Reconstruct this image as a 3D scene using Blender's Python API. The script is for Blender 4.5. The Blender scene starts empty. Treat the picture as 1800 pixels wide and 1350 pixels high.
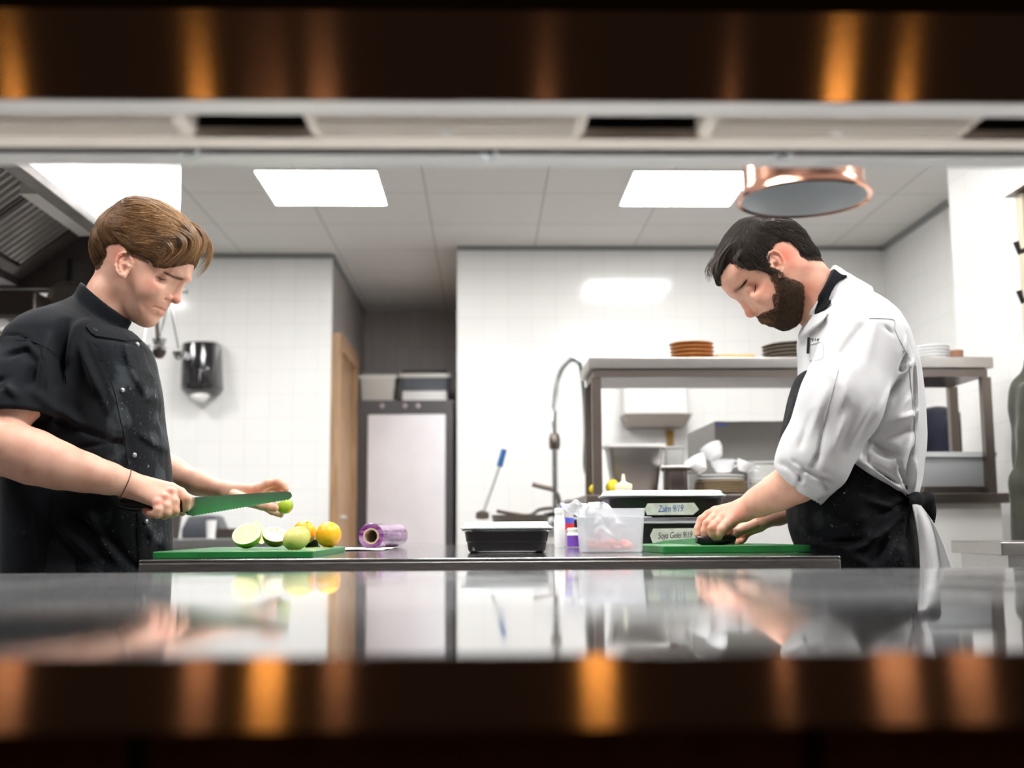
import bpy, math, random
import numpy as np
from mathutils import Vector, Matrix
random.seed(7); rng = np.random.default_rng(7)
S = bpy.context.scene
COL = S.collection
PI = math.pi

# ------------------------------------------------------------------ camera, world, exposure, big lights
ZC = 0.967
FPX = 2000.0
YAW, PITCH, ROLL = math.radians(1.43), math.radians(7.125), math.radians(0.3)
F = Vector((math.sin(YAW)*math.cos(PITCH), math.cos(YAW)*math.cos(PITCH), math.sin(PITCH)))
R0 = Vector((math.cos(YAW), -math.sin(YAW), 0)); U0 = R0.cross(F)
RR = R0*math.cos(ROLL) - U0*math.sin(ROLL); UU = U0*math.cos(ROLL) + R0*math.sin(ROLL)
CAMP = Vector((0, 0, ZC))
cam = bpy.data.cameras.new('camera'); camo = bpy.data.objects.new('camera', cam); COL.objects.link(camo)
M4 = Matrix.Identity(4)
for i in range(3):
    M4[i][0] = RR[i]; M4[i][1] = UU[i]; M4[i][2] = -F[i]; M4[i][3] = CAMP[i]
camo.matrix_world = M4
cam.sensor_width = 36; cam.lens = 40; cam.clip_start = 0.02; cam.clip_end = 60
cam.dof.use_dof = True; cam.dof.focus_distance = 2.42; cam.dof.aperture_fstop = 2.8
S.camera = camo
S.view_settings.view_transform = 'Standard'; S.view_settings.look = 'None'
S.view_settings.exposure = 0.0; S.view_settings.gamma = 1.0; S.view_settings.use_curve_mapping = False
W = bpy.data.worlds.new('world'); S.world = W; W.use_nodes = True
W.node_tree.nodes['Background'].inputs[0].default_value = (0.020, 0.010, 0.006, 1)
W.node_tree.nodes['Background'].inputs[1].default_value = 1.0
S.cycles.max_bounces = 8; S.cycles.transparent_max_bounces = 12
PANEL_E = 32.5        # ceiling light panels
PANELS = [(-1.12, 5.40), (0.74, 5.40), (-1.12, 2.92), (0.74, 2.92), (-2.9, 5.4), (-0.19, 0.98+0.45), (1.67, 1.43), (-2.05, 1.43), (-.08, 7.28)]  # last panel is added in an unseen side room to brighten the fridge
CELL = 0.60
CEIL = ZC + 1.735

def area_light(name, loc, rot, size, size_y, energy, color):
    L = bpy.data.lights.new(name, 'AREA'); L.shape = 'RECTANGLE'; L.size = size; L.size_y = size_y
    L.energy = energy; L.color = color
    o = bpy.data.objects.new(name, L); COL.objects.link(o); o.location = loc; o.rotation_euler = rot
    return o

def rayd(px, py):
    return (F*FPX + RR*(px-900.0) + UU*(675.0-py))
def at(px, py, Y):
    d = rayd(px, py); return CAMP + d*(Y/d.y)
def atz(px, py, Z):
    d = rayd(px, py); return CAMP + d*((Z-ZC)/d.z)
def proj(p):
    v = Vector(p)-CAMP; k = FPX/v.dot(F); return (900+v.dot(RR)*k, 675-v.dot(UU)*k)

# ------------------------------------------------------------------ materials
def mat(name, color=(.8,.8,.8), rough=.5, metal=0., spec=.5, alpha=None, trans=0., emit=None, es=0., coat=0., sheen=0., sss=0., aniso=0.):
    m = bpy.data.materials.new(name); m.use_nodes = True
    b = m.node_tree.nodes['Principled BSDF']
    b.inputs['Base Color'].default_value = (*color, 1); b.inputs['Roughness'].default_value = rough
    b.inputs['Metallic'].default_value = metal; b.inputs['Specular IOR Level'].default_value = spec
    if trans: b.inputs['Transmission Weight'].default_value = trans
    if alpha is not None: b.inputs['Alpha'].default_value = alpha
    if coat: b.inputs['Coat Weight'].default_value = coat; b.inputs['Coat Roughness'].default_value = .08
    if sheen: b.inputs['Sheen Weight'].default_value = sheen; b.inputs['Sheen Roughness'].default_value = .4
    if sss:
        b.inputs['Subsurface Weight'].default_value = sss; b.inputs['Subsurface Scale'].default_value = .008
        b.inputs['Subsurface Radius'].default_value = (1, .35, .2)
    if emit: b.inputs['Emission Color'].default_value = (*emit, 1); b.inputs['Emission Strength'].default_value = es
    if aniso: b.inputs['Anisotropic'].default_value = aniso
    return m
def nd(m, t, **kw):
    n = m.node_tree.nodes.new(t)
    for k, v in kw.items(): setattr(n, k, v)
    return n
def ln(m, a, b): m.node_tree.links.new(a, b)
def P(m): return m.node_tree.nodes['Principled BSDF']
def noise_color(m, c1, c2, scale=5., detail=4., stretch=(1,1,1), lo=.35, hi=.65, coord='Object'):
    tc = nd(m, 'ShaderNodeTexCoord'); mp = nd(m, 'ShaderNodeMapping'); mp.inputs['Scale'].default_value = stretch
    n = nd(m, 'ShaderNodeTexNoise'); n.inputs['Scale'].default_value = scale; n.inputs['Detail'].default_value = detail
    r = nd(m, 'ShaderNodeValToRGB'); r.color_ramp.elements[0].position = lo; r.color_ramp.elements[1].position = hi
    r.color_ramp.elements[0].color = (*c1, 1); r.color_ramp.elements[1].color = (*c2, 1)
    ln(m, tc.outputs[coord], mp.inputs[0]); ln(m, mp.outputs[0], n.inputs['Vector']); ln(m, n.outputs['Fac'], r.inputs[0])
    ln(m, r.outputs[0], P(m).inputs['Base Color']); return n, r, mp
def bump(m, scale=200., strength=.2, dist=.001, stretch=(1,1,1), detail=3.):
    tc = nd(m, 'ShaderNodeTexCoord'); mp = nd(m, 'ShaderNodeMapping'); mp.inputs['Scale'].default_value = stretch
    n = nd(m, 'ShaderNodeTexNoise'); n.inputs['Scale'].default_value = scale; n.inputs['Detail'].default_value = detail
    b = nd(m, 'ShaderNodeBump'); b.inputs['Strength'].default_value = strength; b.inputs['Distance'].default_value = dist
    ln(m, tc.outputs['Object'], mp.inputs[0]); ln(m, mp.outputs[0], n.inputs['Vector'])
    ln(m, n.outputs['Fac'], b.inputs['Height']); ln(m, b.outputs[0], P(m).inputs['Normal']); return b
def tile_mat(name, c1, c2, grout, sx, sy, rough=.12, swap=False):
    """glossy wall tiles in world units: brick texture laid with no offset"""
    m = mat(name, c1, rough); tc = nd(m, 'ShaderNodeTexCoord'); g = nd(m, 'ShaderNodeSeparateXYZ'); c = nd(m, 'ShaderNodeCombineXYZ')
    ln(m, tc.outputs['Object'], g.inputs[0]); ln(m, g.outputs[1 if swap else 0], c.inputs[0]); ln(m, g.outputs[2], c.inputs[1])
    b = nd(m, 'ShaderNodeTexBrick'); b.offset = 0; b.squash = 1
    b.inputs['Color1'].default_value = (*c1, 1); b.inputs['Color2'].default_value = (*c2, 1); b.inputs['Mortar'].default_value = (*grout, 1)
    b.inputs['Scale'].default_value = 1; b.inputs['Mortar Size'].default_value = .0022; b.inputs['Mortar Smooth'].default_value = .3
    b.inputs['Brick Width'].default_value = sx; b.inputs['Row Height'].default_value = sy
    ln(m, c.outputs[0], b.inputs['Vector']); ln(m, b.outputs['Color'], P(m).inputs['Base Color'])
    bp = nd(m, 'ShaderNodeBump'); bp.inputs['Strength'].default_value = .4; bp.inputs['Distance'].default_value = .002; bp.invert = True
    ln(m, b.outputs['Fac'], bp.inputs['Height']); ln(m, bp.outputs[0], P(m).inputs['Normal']); return m
def steel(name, color=(.62,.61,.60), rough=.28, brush=(1,1,60), bstr=.06):
    m = mat(name, color, rough, 1.0)
    n, r, mp = noise_color(m, tuple(c*.88 for c in color), tuple(min(1, c*1.08) for c in color), 40, 3, brush)
    bump(m, 60, bstr, .0006, brush)
    return m

# ------------------------------------------------------------------ mesh helpers
class MB:
    def __init__(s): s.v = []; s.f = []; s.sm = []
    def add(s, vs, fs, smooth=False):
        o = len(s.v); s.v += [tuple(v) for v in vs]; s.f += [tuple(i+o for i in f) for f in fs]; s.sm += [smooth]*len(fs); return s
    def box(s, x0, x1, y0, y1, z0, z1, M=None):
        vs = [Vector((x, y, z)) for z in (z0, z1) for y in (y0, y1) for x in (x0, x1)]
        if M is not None: vs = [M @ v for v in vs]
        return s.add(vs, [(0,2,3,1),(4,5,7,6),(0,1,5,4),(2,6,7,3),(0,4,6,2),(1,3,7,5)])
    def lathe(s, prof, c=(0,0,0), n=32, M=None, cap0=True, cap1=True, sx=1, sy=1, phase=0.):
        vs = []
        for (r, z) in prof:
            for k in range(n):
                a = 2*PI*k/n+phase; v = Vector((r*math.cos(a)*sx, r*math.sin(a)*sy, z))
                if M is not None: v = M @ v
                vs.append(v + Vector(c))
        fs = [(i*n+k, i*n+(k+1) % n, (i+1)*n+(k+1) % n, (i+1)*n+k) for i in range(len(prof)-1) for k in range(n)]
        if cap0: fs.append(tuple(range(n-1, -1, -1)))
        if cap1: fs.append(tuple(range((len(prof)-1)*n, len(prof)*n)))
        return s.add(vs, fs, True)
    def rbox(s, prof, sx, sy, rr, c=(0,0,0), M=None, n=5, cap0=True, cap1=True):
        """stack of rounded rectangles; prof = list of (inset, z)"""
        base = []
        for q, (cx, cy) in enumerate([(1,1),(-1,1),(-1,-1),(1,-1)]):
            for k in range(n+1): base.append((cx, cy, PI/2*q + PI/2*k/n))
        m = len(base); vs = []
        for (ins, z) in prof:
            hx, hy = sx/2-ins, sy/2-ins; r = min(max(rr-ins*.5, .0005), hx-1e-5, hy-1e-5)
            for cx, cy, a in base:
                v = Vector((cx*(hx-r)+r*math.cos(a), cy*(hy-r)+r*math.sin(a), z))
                if M is not None: v = M @ v
                vs.append(v+Vector(c))
        fs = [(i*m+k, i*m+(k+1) % m, (i+1)*m+(k+1) % m, (i+1)*m+k) for i in range(len(prof)-1) for k in range(m)]
        if cap0: fs.append(tuple(range(m-1, -1, -1)))
        if cap1: fs.append(tuple(range((len(prof)-1)*m, len(prof)*m)))
        return s.add(vs, fs, True)
    def tube(s, pts, r, n=10, flat=1.0):
        pts = [Vector(p) for p in pts]; rs = r if isinstance(r, (list, tuple)) else [r]*len(pts)
        vs = []; up = None
        for i, p in enumerate(pts):
            t = (pts[min(i+1, len(pts)-1)]-pts[max(i-1, 0)]).normalized()
            if up is None:
                a = Vector((0,0,1)) if abs(t.z) < .9 else Vector((0,1,0)); up = (a - t*a.dot(t)).normalized()
            else: up = (up - t*up.dot(t)).normalized()
            b = t.cross(up)
            for k in range(n):
                a = 2*PI*k/n; vs.append(p + (up*math.cos(a)*flat + b*math.sin(a))*rs[i])
        fs = [(i*n+k, i*n+(k+1) % n, (i+1)*n+(k+1) % n, (i+1)*n+k) for i in range(len(pts)-1) for k in range(n)]
        fs += [tuple(range(n-1, -1, -1)), tuple(range((len(pts)-1)*n, len(pts)*n))]
        return s.add(vs, fs, True)
    def prism(s, poly, y0, y1):
        """polygon in x,z extruded along y"""
        n = len(poly); vs = [(x, y0, z) for x, z in poly] + [(x, y1, z) for x, z in poly]
        return s.add(vs, [tuple(range(n)), tuple(range(2*n-1, n-1, -1))] + [(i, i+n, (i+1) % n+n, (i+1) % n) for i in range(n)])
    def build(s, name, m, parent=None, bevel=0., sub=0, angle=40, smooth=None, segs=2):
        me = bpy.data.meshes.new(name); me.from_pydata([tuple(v) for v in s.v], [], s.f); me.update()
        o = bpy.data.objects.new(name, me); COL.objects.link(o)
        if m: me.materials.append(m)
        if s.sm: me.polygons.foreach_set('use_smooth', [bool(x) if smooth is None else smooth for x in s.sm])
        if parent is not None: o.parent = parent
        if bevel:
            b = o.modifiers.new('bevel', 'BEVEL'); b.width = bevel; b.segments = segs; b.limit_method = 'ANGLE'; b.angle_limit = math.radians(angle)
            me.polygons.foreach_set('use_smooth', [True]*len(me.polygons)); wn = o.modifiers.new('wn', 'WEIGHTED_NORMAL'); wn.keep_sharp = True
        elif any(s.sm) and smooth is None:
            me.set_sharp_from_angle(angle=math.radians(angle))
        if sub:
            q = o.modifiers.new('sub', 'SUBSURF'); q.levels = sub; q.render_levels = sub
        return o
def rebase(o, base):
    """put the origin of a parent-less mesh at a point"""
    b = Vector(base); o.data.transform(Matrix.Translation(-b)); o.location = b; return o
def tag(o, label=None, cat=None, group=None, kind=None):
    if label: o['label'] = label
    if cat: o['category'] = cat
    if group: o['group'] = group
    if kind: o['kind'] = kind
    return o
def struct(o): o['kind'] = 'structure'; return o
def thing(name, label, cat, loc=(0,0,0), rz=0., group=None):
    o = bpy.data.objects.new(name, None); COL.objects.link(o); o.location = loc; o.rotation_euler = (0, 0, rz)
    o.empty_display_size = .05
    return tag(o, label, cat, group)
def kids(o): return [c for c in bpy.data.objects if c.parent is o]
def dup(src, loc, rz=None, label=None):
    def cp(o, par):
        c = o.copy(); COL.objects.link(c)
        if par is not None: c.parent = par
        for ch in kids(o): cp(ch, c)
        return c
    r = cp(src, None); r.location = loc
    if rz is not None: r.rotation_euler = (0, 0, rz)
    if label: r['label'] = label
    return r

# ------------------------------------------------------------------ implicit-surface sculpting
def smin(a, b, k):
    h = np.maximum(k-np.abs(a-b), 0.)/k; return np.minimum(a, b) - h*h*k*.25
def smax(a, b, k): return -smin(-a, -b, k)
class Fld:
    """list of blended primitives; each is (mode, k, fn, centre, radius)"""
    def __init__(s): s.ops = []
    def add(s, fn, c, r, k=.01, mode='u'): s.ops.append((mode, k, fn, np.array(c, float), r)); return s
    def cone(s, a, b, ra, rb, k=.01, mode='u', sq=1.):
        a = np.array(a, float); b = np.array(b, float); ab = b-a; L = float(ab @ ab)+1e-12
        def fn(p):
            q = p-a; t = np.clip(q @ ab/L, 0, 1); w = q - t[:, None]*ab
            return np.sqrt((w*w).sum(1)) - (ra+(rb-ra)*t)
        return s.add(fn, (a+b)/2, math.sqrt(L)/2+max(ra, rb), k, mode)
    def chain(s, pts, k=.01, mode='u'):
        for p, q in zip(pts[:-1], pts[1:]): s.cone(p[:3], q[:3], p[3], q[3], k, mode)
        return s
    def ell(s, c, r, k=.01, mode='u', rot=None, sym=None):
        c = np.array(c, float); r = np.array(r, float); Mx = None if rot is None else np.array(rot)
        def fn(p):
            q = p-c if sym is None else np.stack([p[:, 0]-c[0], np.abs(p[:, 1]-sym)-c[1], p[:, 2]-c[2]], 1)
            if Mx is not None: q = q @ Mx
            k0 = np.sqrt(((q/r)**2).sum(1)); k1 = np.sqrt(((q/(r*r))**2).sum(1))+1e-9
            return k0*(k0-1)/k1
        cc = c.copy(); rad = r.max()
        if sym is not None: cc[1] = sym; rad = rad+abs(c[1])
        return s.add(fn, cc, rad, k, mode)
    def symcone(s, a, b, ra, rb, Y, k=.004, mode='u'):
        """cone mirrored about the plane y = Y (a, b given with y as the distance from it)"""
        a = np.array(a, float); b = np.array(b, float); ab = b-a; L = float(ab @ ab)+1e-12
        def fn(p):
            q = np.stack([p[:, 0], np.abs(p[:, 1]-Y), p[:, 2]], 1)-a; t = np.clip(q @ ab/L, 0, 1); w = q-t[:, None]*ab
            return np.sqrt((w*w).sum(1))-(ra+(rb-ra)*t)
        c = (a+b)/2; rad = math.sqrt(L)/2+max(ra, rb)+abs(c[1]); c[1] = Y
        return s.add(fn, c, rad, k, mode)
    def __call__(s, p, bc=None, br=0.):
        f = np.full(len(p), 1.)
        for mode, k, fn, c, r in s.ops:
            if bc is not None and mode in 'us' and np.linalg.norm(bc-c)-r-br > k+.006:
                if mode == 'u': f = np.minimum(f, np.linalg.norm(p-c, axis=1)-r)
                continue
            d = fn(p)
            if mode == 'u': f = smin(f, d, k)
            elif mode == 's': f = smax(f, -d, k)
            elif mode == 'i': f = smax(f, d, k)
            elif mode == 'd': f = f + d
        return f
def nets(f, xs, ys, zs, B=14, slack=1.25, margin=.006):
    xs, ys, zs = [np.asarray(a, float) for a in (xs, ys, zs)]
    nx, ny, nz = len(xs), len(ys), len(zs); V = np.ones((nx, ny, nz), np.float32)
    for i in range(0, nx-1, B):
        X = xs[i:i+B+1]
        for j in range(0, ny-1, B):
            Y = ys[j:j+B+1]
            for k in range(0, nz-1, B):
                Z = zs[k:k+B+1]
                c = np.array([(X[0]+X[-1])/2, (Y[0]+Y[-1])/2, (Z[0]+Z[-1])/2])
                r = math.sqrt((X[-1]-X[0])**2+(Y[-1]-Y[0])**2+(Z[-1]-Z[0])**2)/2
                fc = float(f(c[None], c, .0)[0])
                if abs(fc) > r*slack+margin: V[i:i+B+1, j:j+B+1, k:k+B+1] = 1. if fc > 0 else -1.; continue
                g = np.stack(np.meshgrid(X, Y, Z, indexing='ij'), -1).reshape(-1, 3)
                V[i:i+B+1, j:j+B+1, k:k+B+1] = f(g, c, r).reshape(len(X), len(Y), len(Z))
    V[V == 0] = 1e-6
    ins = V < 0; c8 = np.zeros((nx-1, ny-1, nz-1), np.int8)
    for a in (0, 1):
        for b in (0, 1):
            for c in (0, 1): c8 += ins[a:nx-1+a, b:ny-1+b, c:nz-1+c]
    act = np.argwhere((c8 > 0) & (c8 < 8)); idx = -np.ones(c8.shape, np.int32); idx[tuple(act.T)] = np.arange(len(act))
    acc = np.zeros((len(act), 3)); cnt = np.zeros(len(act)); I, J, K = act.T
    cs = [(0,0,0),(1,0,0),(0,1,0),(1,1,0),(0,0,1),(1,0,1),(0,1,1),(1,1,1)]
    co = [np.stack([xs[I+a], ys[J+b], zs[K+c]], 1) for a, b, c in cs]; va = [V[I+a, J+b, K+c] for a, b, c in cs]
    for p, q in [(0,1),(2,3),(4,5),(6,7),(0,2),(1,3),(4,6),(5,7),(0,4),(1,5),(2,6),(3,7)]:
        m = (va[p] < 0) != (va[q] < 0); t = np.where(m, va[p]/(va[p]-va[q]+1e-20), 0.)
        acc[m] += (co[p]+(co[q]-co[p])*t[:, None])[m]; cnt[m] += 1
    verts = acc/np.maximum(cnt, 1)[:, None]; faces = []
    for ax in range(3):
        sl0 = [slice(None)]*3; sl1 = [slice(None)]*3; sl0[ax] = slice(0, -1); sl1[ax] = slice(1, None)
        A = ins[tuple(sl0)]; Bm = ins[tuple(sl1)]; e = np.argwhere(A != Bm)
        o1, o2 = [(1, 2), (2, 0), (0, 1)][ax]
        ok = (e[:, o1] > 0) & (e[:, o2] > 0) & (e[:, o1] < [nx, ny, nz][o1]-1) & (e[:, o2] < [nx, ny, nz][o2]-1); e = e[ok]
        def g(d1, d2):
            q = e.copy(); q[:, o1] -= d1; q[:, o2] -= d2; return idx[tuple(q.T)]
        quad = np.stack([g(1, 1), g(0, 1), g(0, 0), g(1, 0)], 1); fl = ~A[tuple(e.T)]
        quad[fl] = quad[fl][:, ::-1]; faces.append(quad)
    return verts, np.concatenate(faces)
def sculpt(name, f, bx, h, m, parent=None, zf=None, slack=1.25, smooth_iter=0, color=None):
    """bx = x0,x1,y0,y1,z0,z1; zf = [(z, step), ...] optional uneven heights"""
    xs = np.arange(bx[0], bx[1]+h, h); ys = np.arange(bx[2], bx[3]+h, h)
    if zf is None: zs = np.arange(bx[4], bx[5]+h, h)
    else:
        zs = [bx[4]]
        while zs[-1] < bx[5]:
            st = h
            for z0, z1, q in zf:
                if z0 <= zs[-1] < z1: st = q
            zs.append(zs[-1]+st)
    v, q = nets(f, xs, ys, zs, slack=slack)
    for _ in range(smooth_iter):
        a = np.zeros_like(v); n = np.zeros(len(v))
        for i in range(4):
            for j in ((i+1) % 4, (i+3) % 4): np.add.at(a, q[:, i], v[q[:, j]]); np.add.at(n, q[:, i], 1)
        v = v*.5+.5*a/np.maximum(n, 1)[:, None]
    me = bpy.data.meshes.new(name); me.vertices.add(len(v)); me.vertices.foreach_set('co', v.astype(np.float32).ravel())
    me.loops.add(len(q)*4); me.loops.foreach_set('vertex_index', q.astype(np.int32).ravel())
    me.polygons.add(len(q)); me.polygons.foreach_set('loop_start', np.arange(0, len(q)*4, 4, dtype=np.int32))
    me.update(calc_edges=True); me.validate(); me.polygons.foreach_set('use_smooth', [True]*len(me.polygons))
    o = bpy.data.objects.new(name, me); COL.objects.link(o)
    if m: me.materials.append(m)
    if color is not None:
        c = me.color_attributes.new('tint', 'FLOAT_COLOR', 'POINT'); cc = np.ones((len(v), 4), np.float32); cc[:, :3] = color(v)
        c.data.foreach_set('color', cc.ravel())
    if parent is not None:
        o.parent = parent; o.matrix_parent_inverse = Matrix.Translation(-Vector(parent.location))
    return o
class Prof:
    """a side silhouette (pixels on the plane y = Y) turned into a rounded solid of half-width Wd"""
    def __init__(s, px, Y, blur=.003, h=.0015, pad=.10, world=False):
        s.Y = Y; pts = np.array(px if world else [(at(a, b, Y).x, at(a, b, Y).z) for a, b in px])
        s.pts = pts; lo = pts.min(0)-pad; hi = pts.max(0)+pad; s.lo = lo; s.h = h
        nx, nz = int((hi[0]-lo[0])/h)+1, int((hi[1]-lo[1])/h)+1
        gx, gz = np.meshgrid(lo[0]+h*np.arange(nx), lo[1]+h*np.arange(nz), indexing='ij')
        D = np.full(gx.shape, 1e9); inside = np.zeros(gx.shape, bool); n = len(pts)
        for i in range(n):
            a = pts[i]; b = pts[(i+1) % n]; e = b-a; t = np.clip(((gx-a[0])*e[0]+(gz-a[1])*e[1])/(e@e+1e-12), 0, 1)
            D = np.minimum(D, (gx-a[0]-t*e[0])**2+(gz-a[1]-t*e[1])**2)
            cr = ((a[1] > gz) != (b[1] > gz)) & (gx < (b[0]-a[0])*(gz-a[1])/(b[1]-a[1]+1e-15)+a[0]); inside ^= cr
        D = np.sqrt(D)*np.where(inside, 1, -1)
        sg = blur/h; r = int(3*sg)+1; kx = np.exp(-.5*(np.arange(-r, r+1)/sg)**2); kx /= kx.sum()
        for ax in (0, 1): D = np.apply_along_axis(lambda v: np.convolve(np.pad(v, r, mode='edge'), kx, 'valid'), ax, D)
        s.D = D
    def d(s, p):
        u = np.clip((p[:, 0]-s.lo[0])/s.h, 0, s.D.shape[0]-1.001); v = np.clip((p[:, 2]-s.lo[1])/s.h, 0, s.D.shape[1]-1.001)
        i = u.astype(int); j = v.astype(int); a = u-i; b = v-j; D = s.D
        return (D[i, j]*(1-a)+D[i+1, j]*a)*(1-b)+(D[i, j+1]*(1-a)+D[i+1, j+1]*a)*b
    def solid(s, R, Wf, yc=None):
        yc = s.Y if yc is None else yc
        def fn(p):
            Wd = Wf(p) if callable(Wf) else Wf
            return np.sqrt(np.maximum(R-s.d(p), 0)**2+(np.abs(p[:, 1]-yc)*R/Wd)**2)-R
        return fn
    def mask(s): return lambda p: -s.d(p)
def lerp(x, pts):
    return np.interp(x, [a for a, b in pts], [b for a, b in pts])
def X(px, Y): return at(px, 700, Y).x
def Zp(py, Y, px=900): return at(px, py, Y).z
# ------------------------------------------------------------------ surfaces
m_tile = tile_mat('white_wall_tile', (.86,.86,.85), (.845,.845,.835), (.76,.76,.75), .15, .15)
m_tile_y = tile_mat('white_wall_tile_side', (.84,.84,.83), (.825,.825,.815), (.74,.74,.73), .15, .15, .45, swap=True)
m_hall = tile_mat('hall_wall_tile', (.40,.36,.345), (.37,.335,.32), (.28,.25,.24), .1, .6, .35)
m_hall_y = tile_mat('hall_wall_tile_side', (.40,.36,.345), (.37,.335,.32), (.28,.25,.24), .1, .6, .35, swap=True)
m_floor = mat('kitchen_floor', (.22,.20,.19), .45); noise_color(m_floor, (.17,.155,.15), (.27,.25,.235), 9, 5)
m_gap = mat('shadow_gap_grey', (.26,.27,.27), .5)
m_white = mat('white_paint', (.82,.82,.80), .45)
m_dark = mat('dark_paint', (.02,.018,.017), .6)
m_brown = mat('brown_wood', (.16,.075,.03), .55); noise_color(m_brown, (.12,.05,.018), (.22,.10,.04), 6, 6, (8,1,.6))
m_oak = mat('door_frame_oak', (.40,.24,.13), .5); noise_color(m_oak, (.33,.19,.10), (.46,.29,.165), 8, 5, (6,6,.5))
m_panel = mat('ceiling_light_diffuser', (1,1,1), .5, emit=(1,.985,.96), es=PANEL_E)
m_ceil = mat('ceiling_tile', (.72,.70,.68), .8)
def ceiling_nodes(m):
    tc = nd(m, 'ShaderNodeTexCoord'); mp = nd(m, 'ShaderNodeMapping'); mp.inputs['Location'].default_value = (1.12+6, -5.40+12, 0)
    b = nd(m, 'ShaderNodeTexBrick'); b.offset = 0; b.inputs['Scale'].default_value = 1
    b.inputs['Color1'].default_value = (.73,.715,.69,1); b.inputs['Color2'].default_value = (.70,.685,.66,1); b.inputs['Mortar'].default_value = (.50,.49,.47,1)
    b.inputs['Mortar Size'].default_value = .006; b.inputs['Mortar Smooth'].default_value = .2; b.inputs['Brick Width'].default_value = .62; b.inputs['Row Height'].default_value = .62
    ln(m, tc.outputs['Object'], mp.inputs[0]); ln(m, mp.outputs[0], b.inputs['Vector']); ln(m, b.outputs['Color'], P(m).inputs['Base Color'])
ceiling_nodes(m_ceil)
YL, YR, YH, XR, XH0, XH1 = 7.15, 6.95, 9.1, 2.52, -.972, -.165
PASS_Y0, PASS_Y1 = .61, 1.75
def wall(name, *b, m=m_tile): return struct(MB().box(*b).build(name, m))
wall('floor', -4.2, 4.2, -4.5, 9.3, -.05, 0, m=m_floor)
wall('ceiling', -4.2, 4.2, 1.10, 9.3, CEIL, CEIL+.06, m=m_ceil)
wall('wall_back_left', -4.2, XH0, YL, YL+.10, 0, CEIL)
wall('wall_hall_left', XH0-.08, XH0, YL+.10, YH, 0, CEIL, m=m_hall_y)
wall('wall_hall_back', XH0-.08, XH1+.12, YH, YH+.1, 0, CEIL, m=m_hall)
wall('wall_hall_right', XH1, XH1+.08, 8.15, YH, 0, CEIL, m=m_hall_y)  # stops short: doorway added so the side room panel lights the fridge
wall('wall_hall_right_upper', XH1, XH1+.08, YR+.1, 8.15, 2.32, CEIL, m=m_hall_y)
wall('wall_added_room_back', XH1+.08, 1.3, 8.15, 8.25, 0, CEIL)  # unseen side room, added to hold that panel
wall('wall_added_room_right', 1.2, 1.3, YR+.1, 8.15, 0, CEIL, m=m_tile_y)
wall('wall_back_right', XH1, XR, YR, YR+.10, 0, CEIL)
wall('wall_right', XR, XR+.12, 4.66, YR+.1, 0, CEIL, m=m_tile_y)
wall('wall_right_pillar', 1.98, XR+.12, 3.35, 4.66, 0, CEIL, m=m_tile_y)
wall('wall_right_front', XR, XR+.12, 1.1, 3.35, 0, CEIL, m=m_tile_y)
wall('wall_left', -4.2, -4.1, 1.1, YL, 0, CEIL, m=m_tile_y)
wall('wall_front', -4.2, 4.2, 1.00, 1.10, 1.418, CEIL+.06, m=m_dark)
# grey strips where walls meet the ceiling, painting in the thin shadow gap
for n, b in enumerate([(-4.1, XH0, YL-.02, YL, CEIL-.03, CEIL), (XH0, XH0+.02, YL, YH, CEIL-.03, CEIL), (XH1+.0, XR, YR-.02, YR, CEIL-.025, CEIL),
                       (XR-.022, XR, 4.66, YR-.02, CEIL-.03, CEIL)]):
    wall('trim_%d' % (n+1), *b, m=m_gap)
m_wt = mat('white_bead', (.8,.8,.79), .4)
wall('trim_5', XH0-.002, XH0+.008, YL-.006, YL+.002, 0, CEIL-.03, m=m_wt)
# oak door in the hall's left wall
d1 = struct(MB().box(XH0, XH0+.03, 7.30, 8.15, 0, 2.10).build('door_1', m_oak, bevel=.004))
fr = MB()
for b in ((XH0, XH0+.06, 7.20, 7.30, 0, 2.20), (XH0, XH0+.06, 8.15, 8.25, 0, 2.20), (XH0, XH0+.06, 7.30, 8.15, 2.10, 2.20)): fr.box(*b)
fr.build('door_frame', m_oak, d1, bevel=.004)
MB().tube([(XH0+.03, 7.40, 1.03), (XH0+.07, 7.40, 1.03), (XH0+.07, 7.52, 1.03)], .01).build('door_handle', steel('handle_steel'), d1)

# ------------------------------------------------------------------ ceiling light panels
for i, (x, y) in enumerate(PANELS):
    lab = ['square ceiling light panel left of the centre of the ceiling, beside the extractor canopy', 'square ceiling light panel partly hidden by the copper lamp'][i] if i < 2 else \
        'square ceiling light panel out of view, above the work area or in the added side room'
    t = thing('ceiling_light', lab, 'ceiling light', (x+.3, y+.3, CEIL), group='ceiling light panels' if i < 2 else 'ceiling light panels out of view')
    MB().box(-.295, .295, -.295, .295, -.006, .01).build('diffuser', m_panel, t)
    f = MB()
    for b in ((-.31, .31, -.31, -.295, -.01, .01), (-.31, .31, .295, .31, -.01, .01), (-.31, -.295, -.295, .295, -.01, .01), (.295, .31, -.295, .295, -.01, .01)): f.box(*b)
    f.build('frame', m_white, t)

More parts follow.
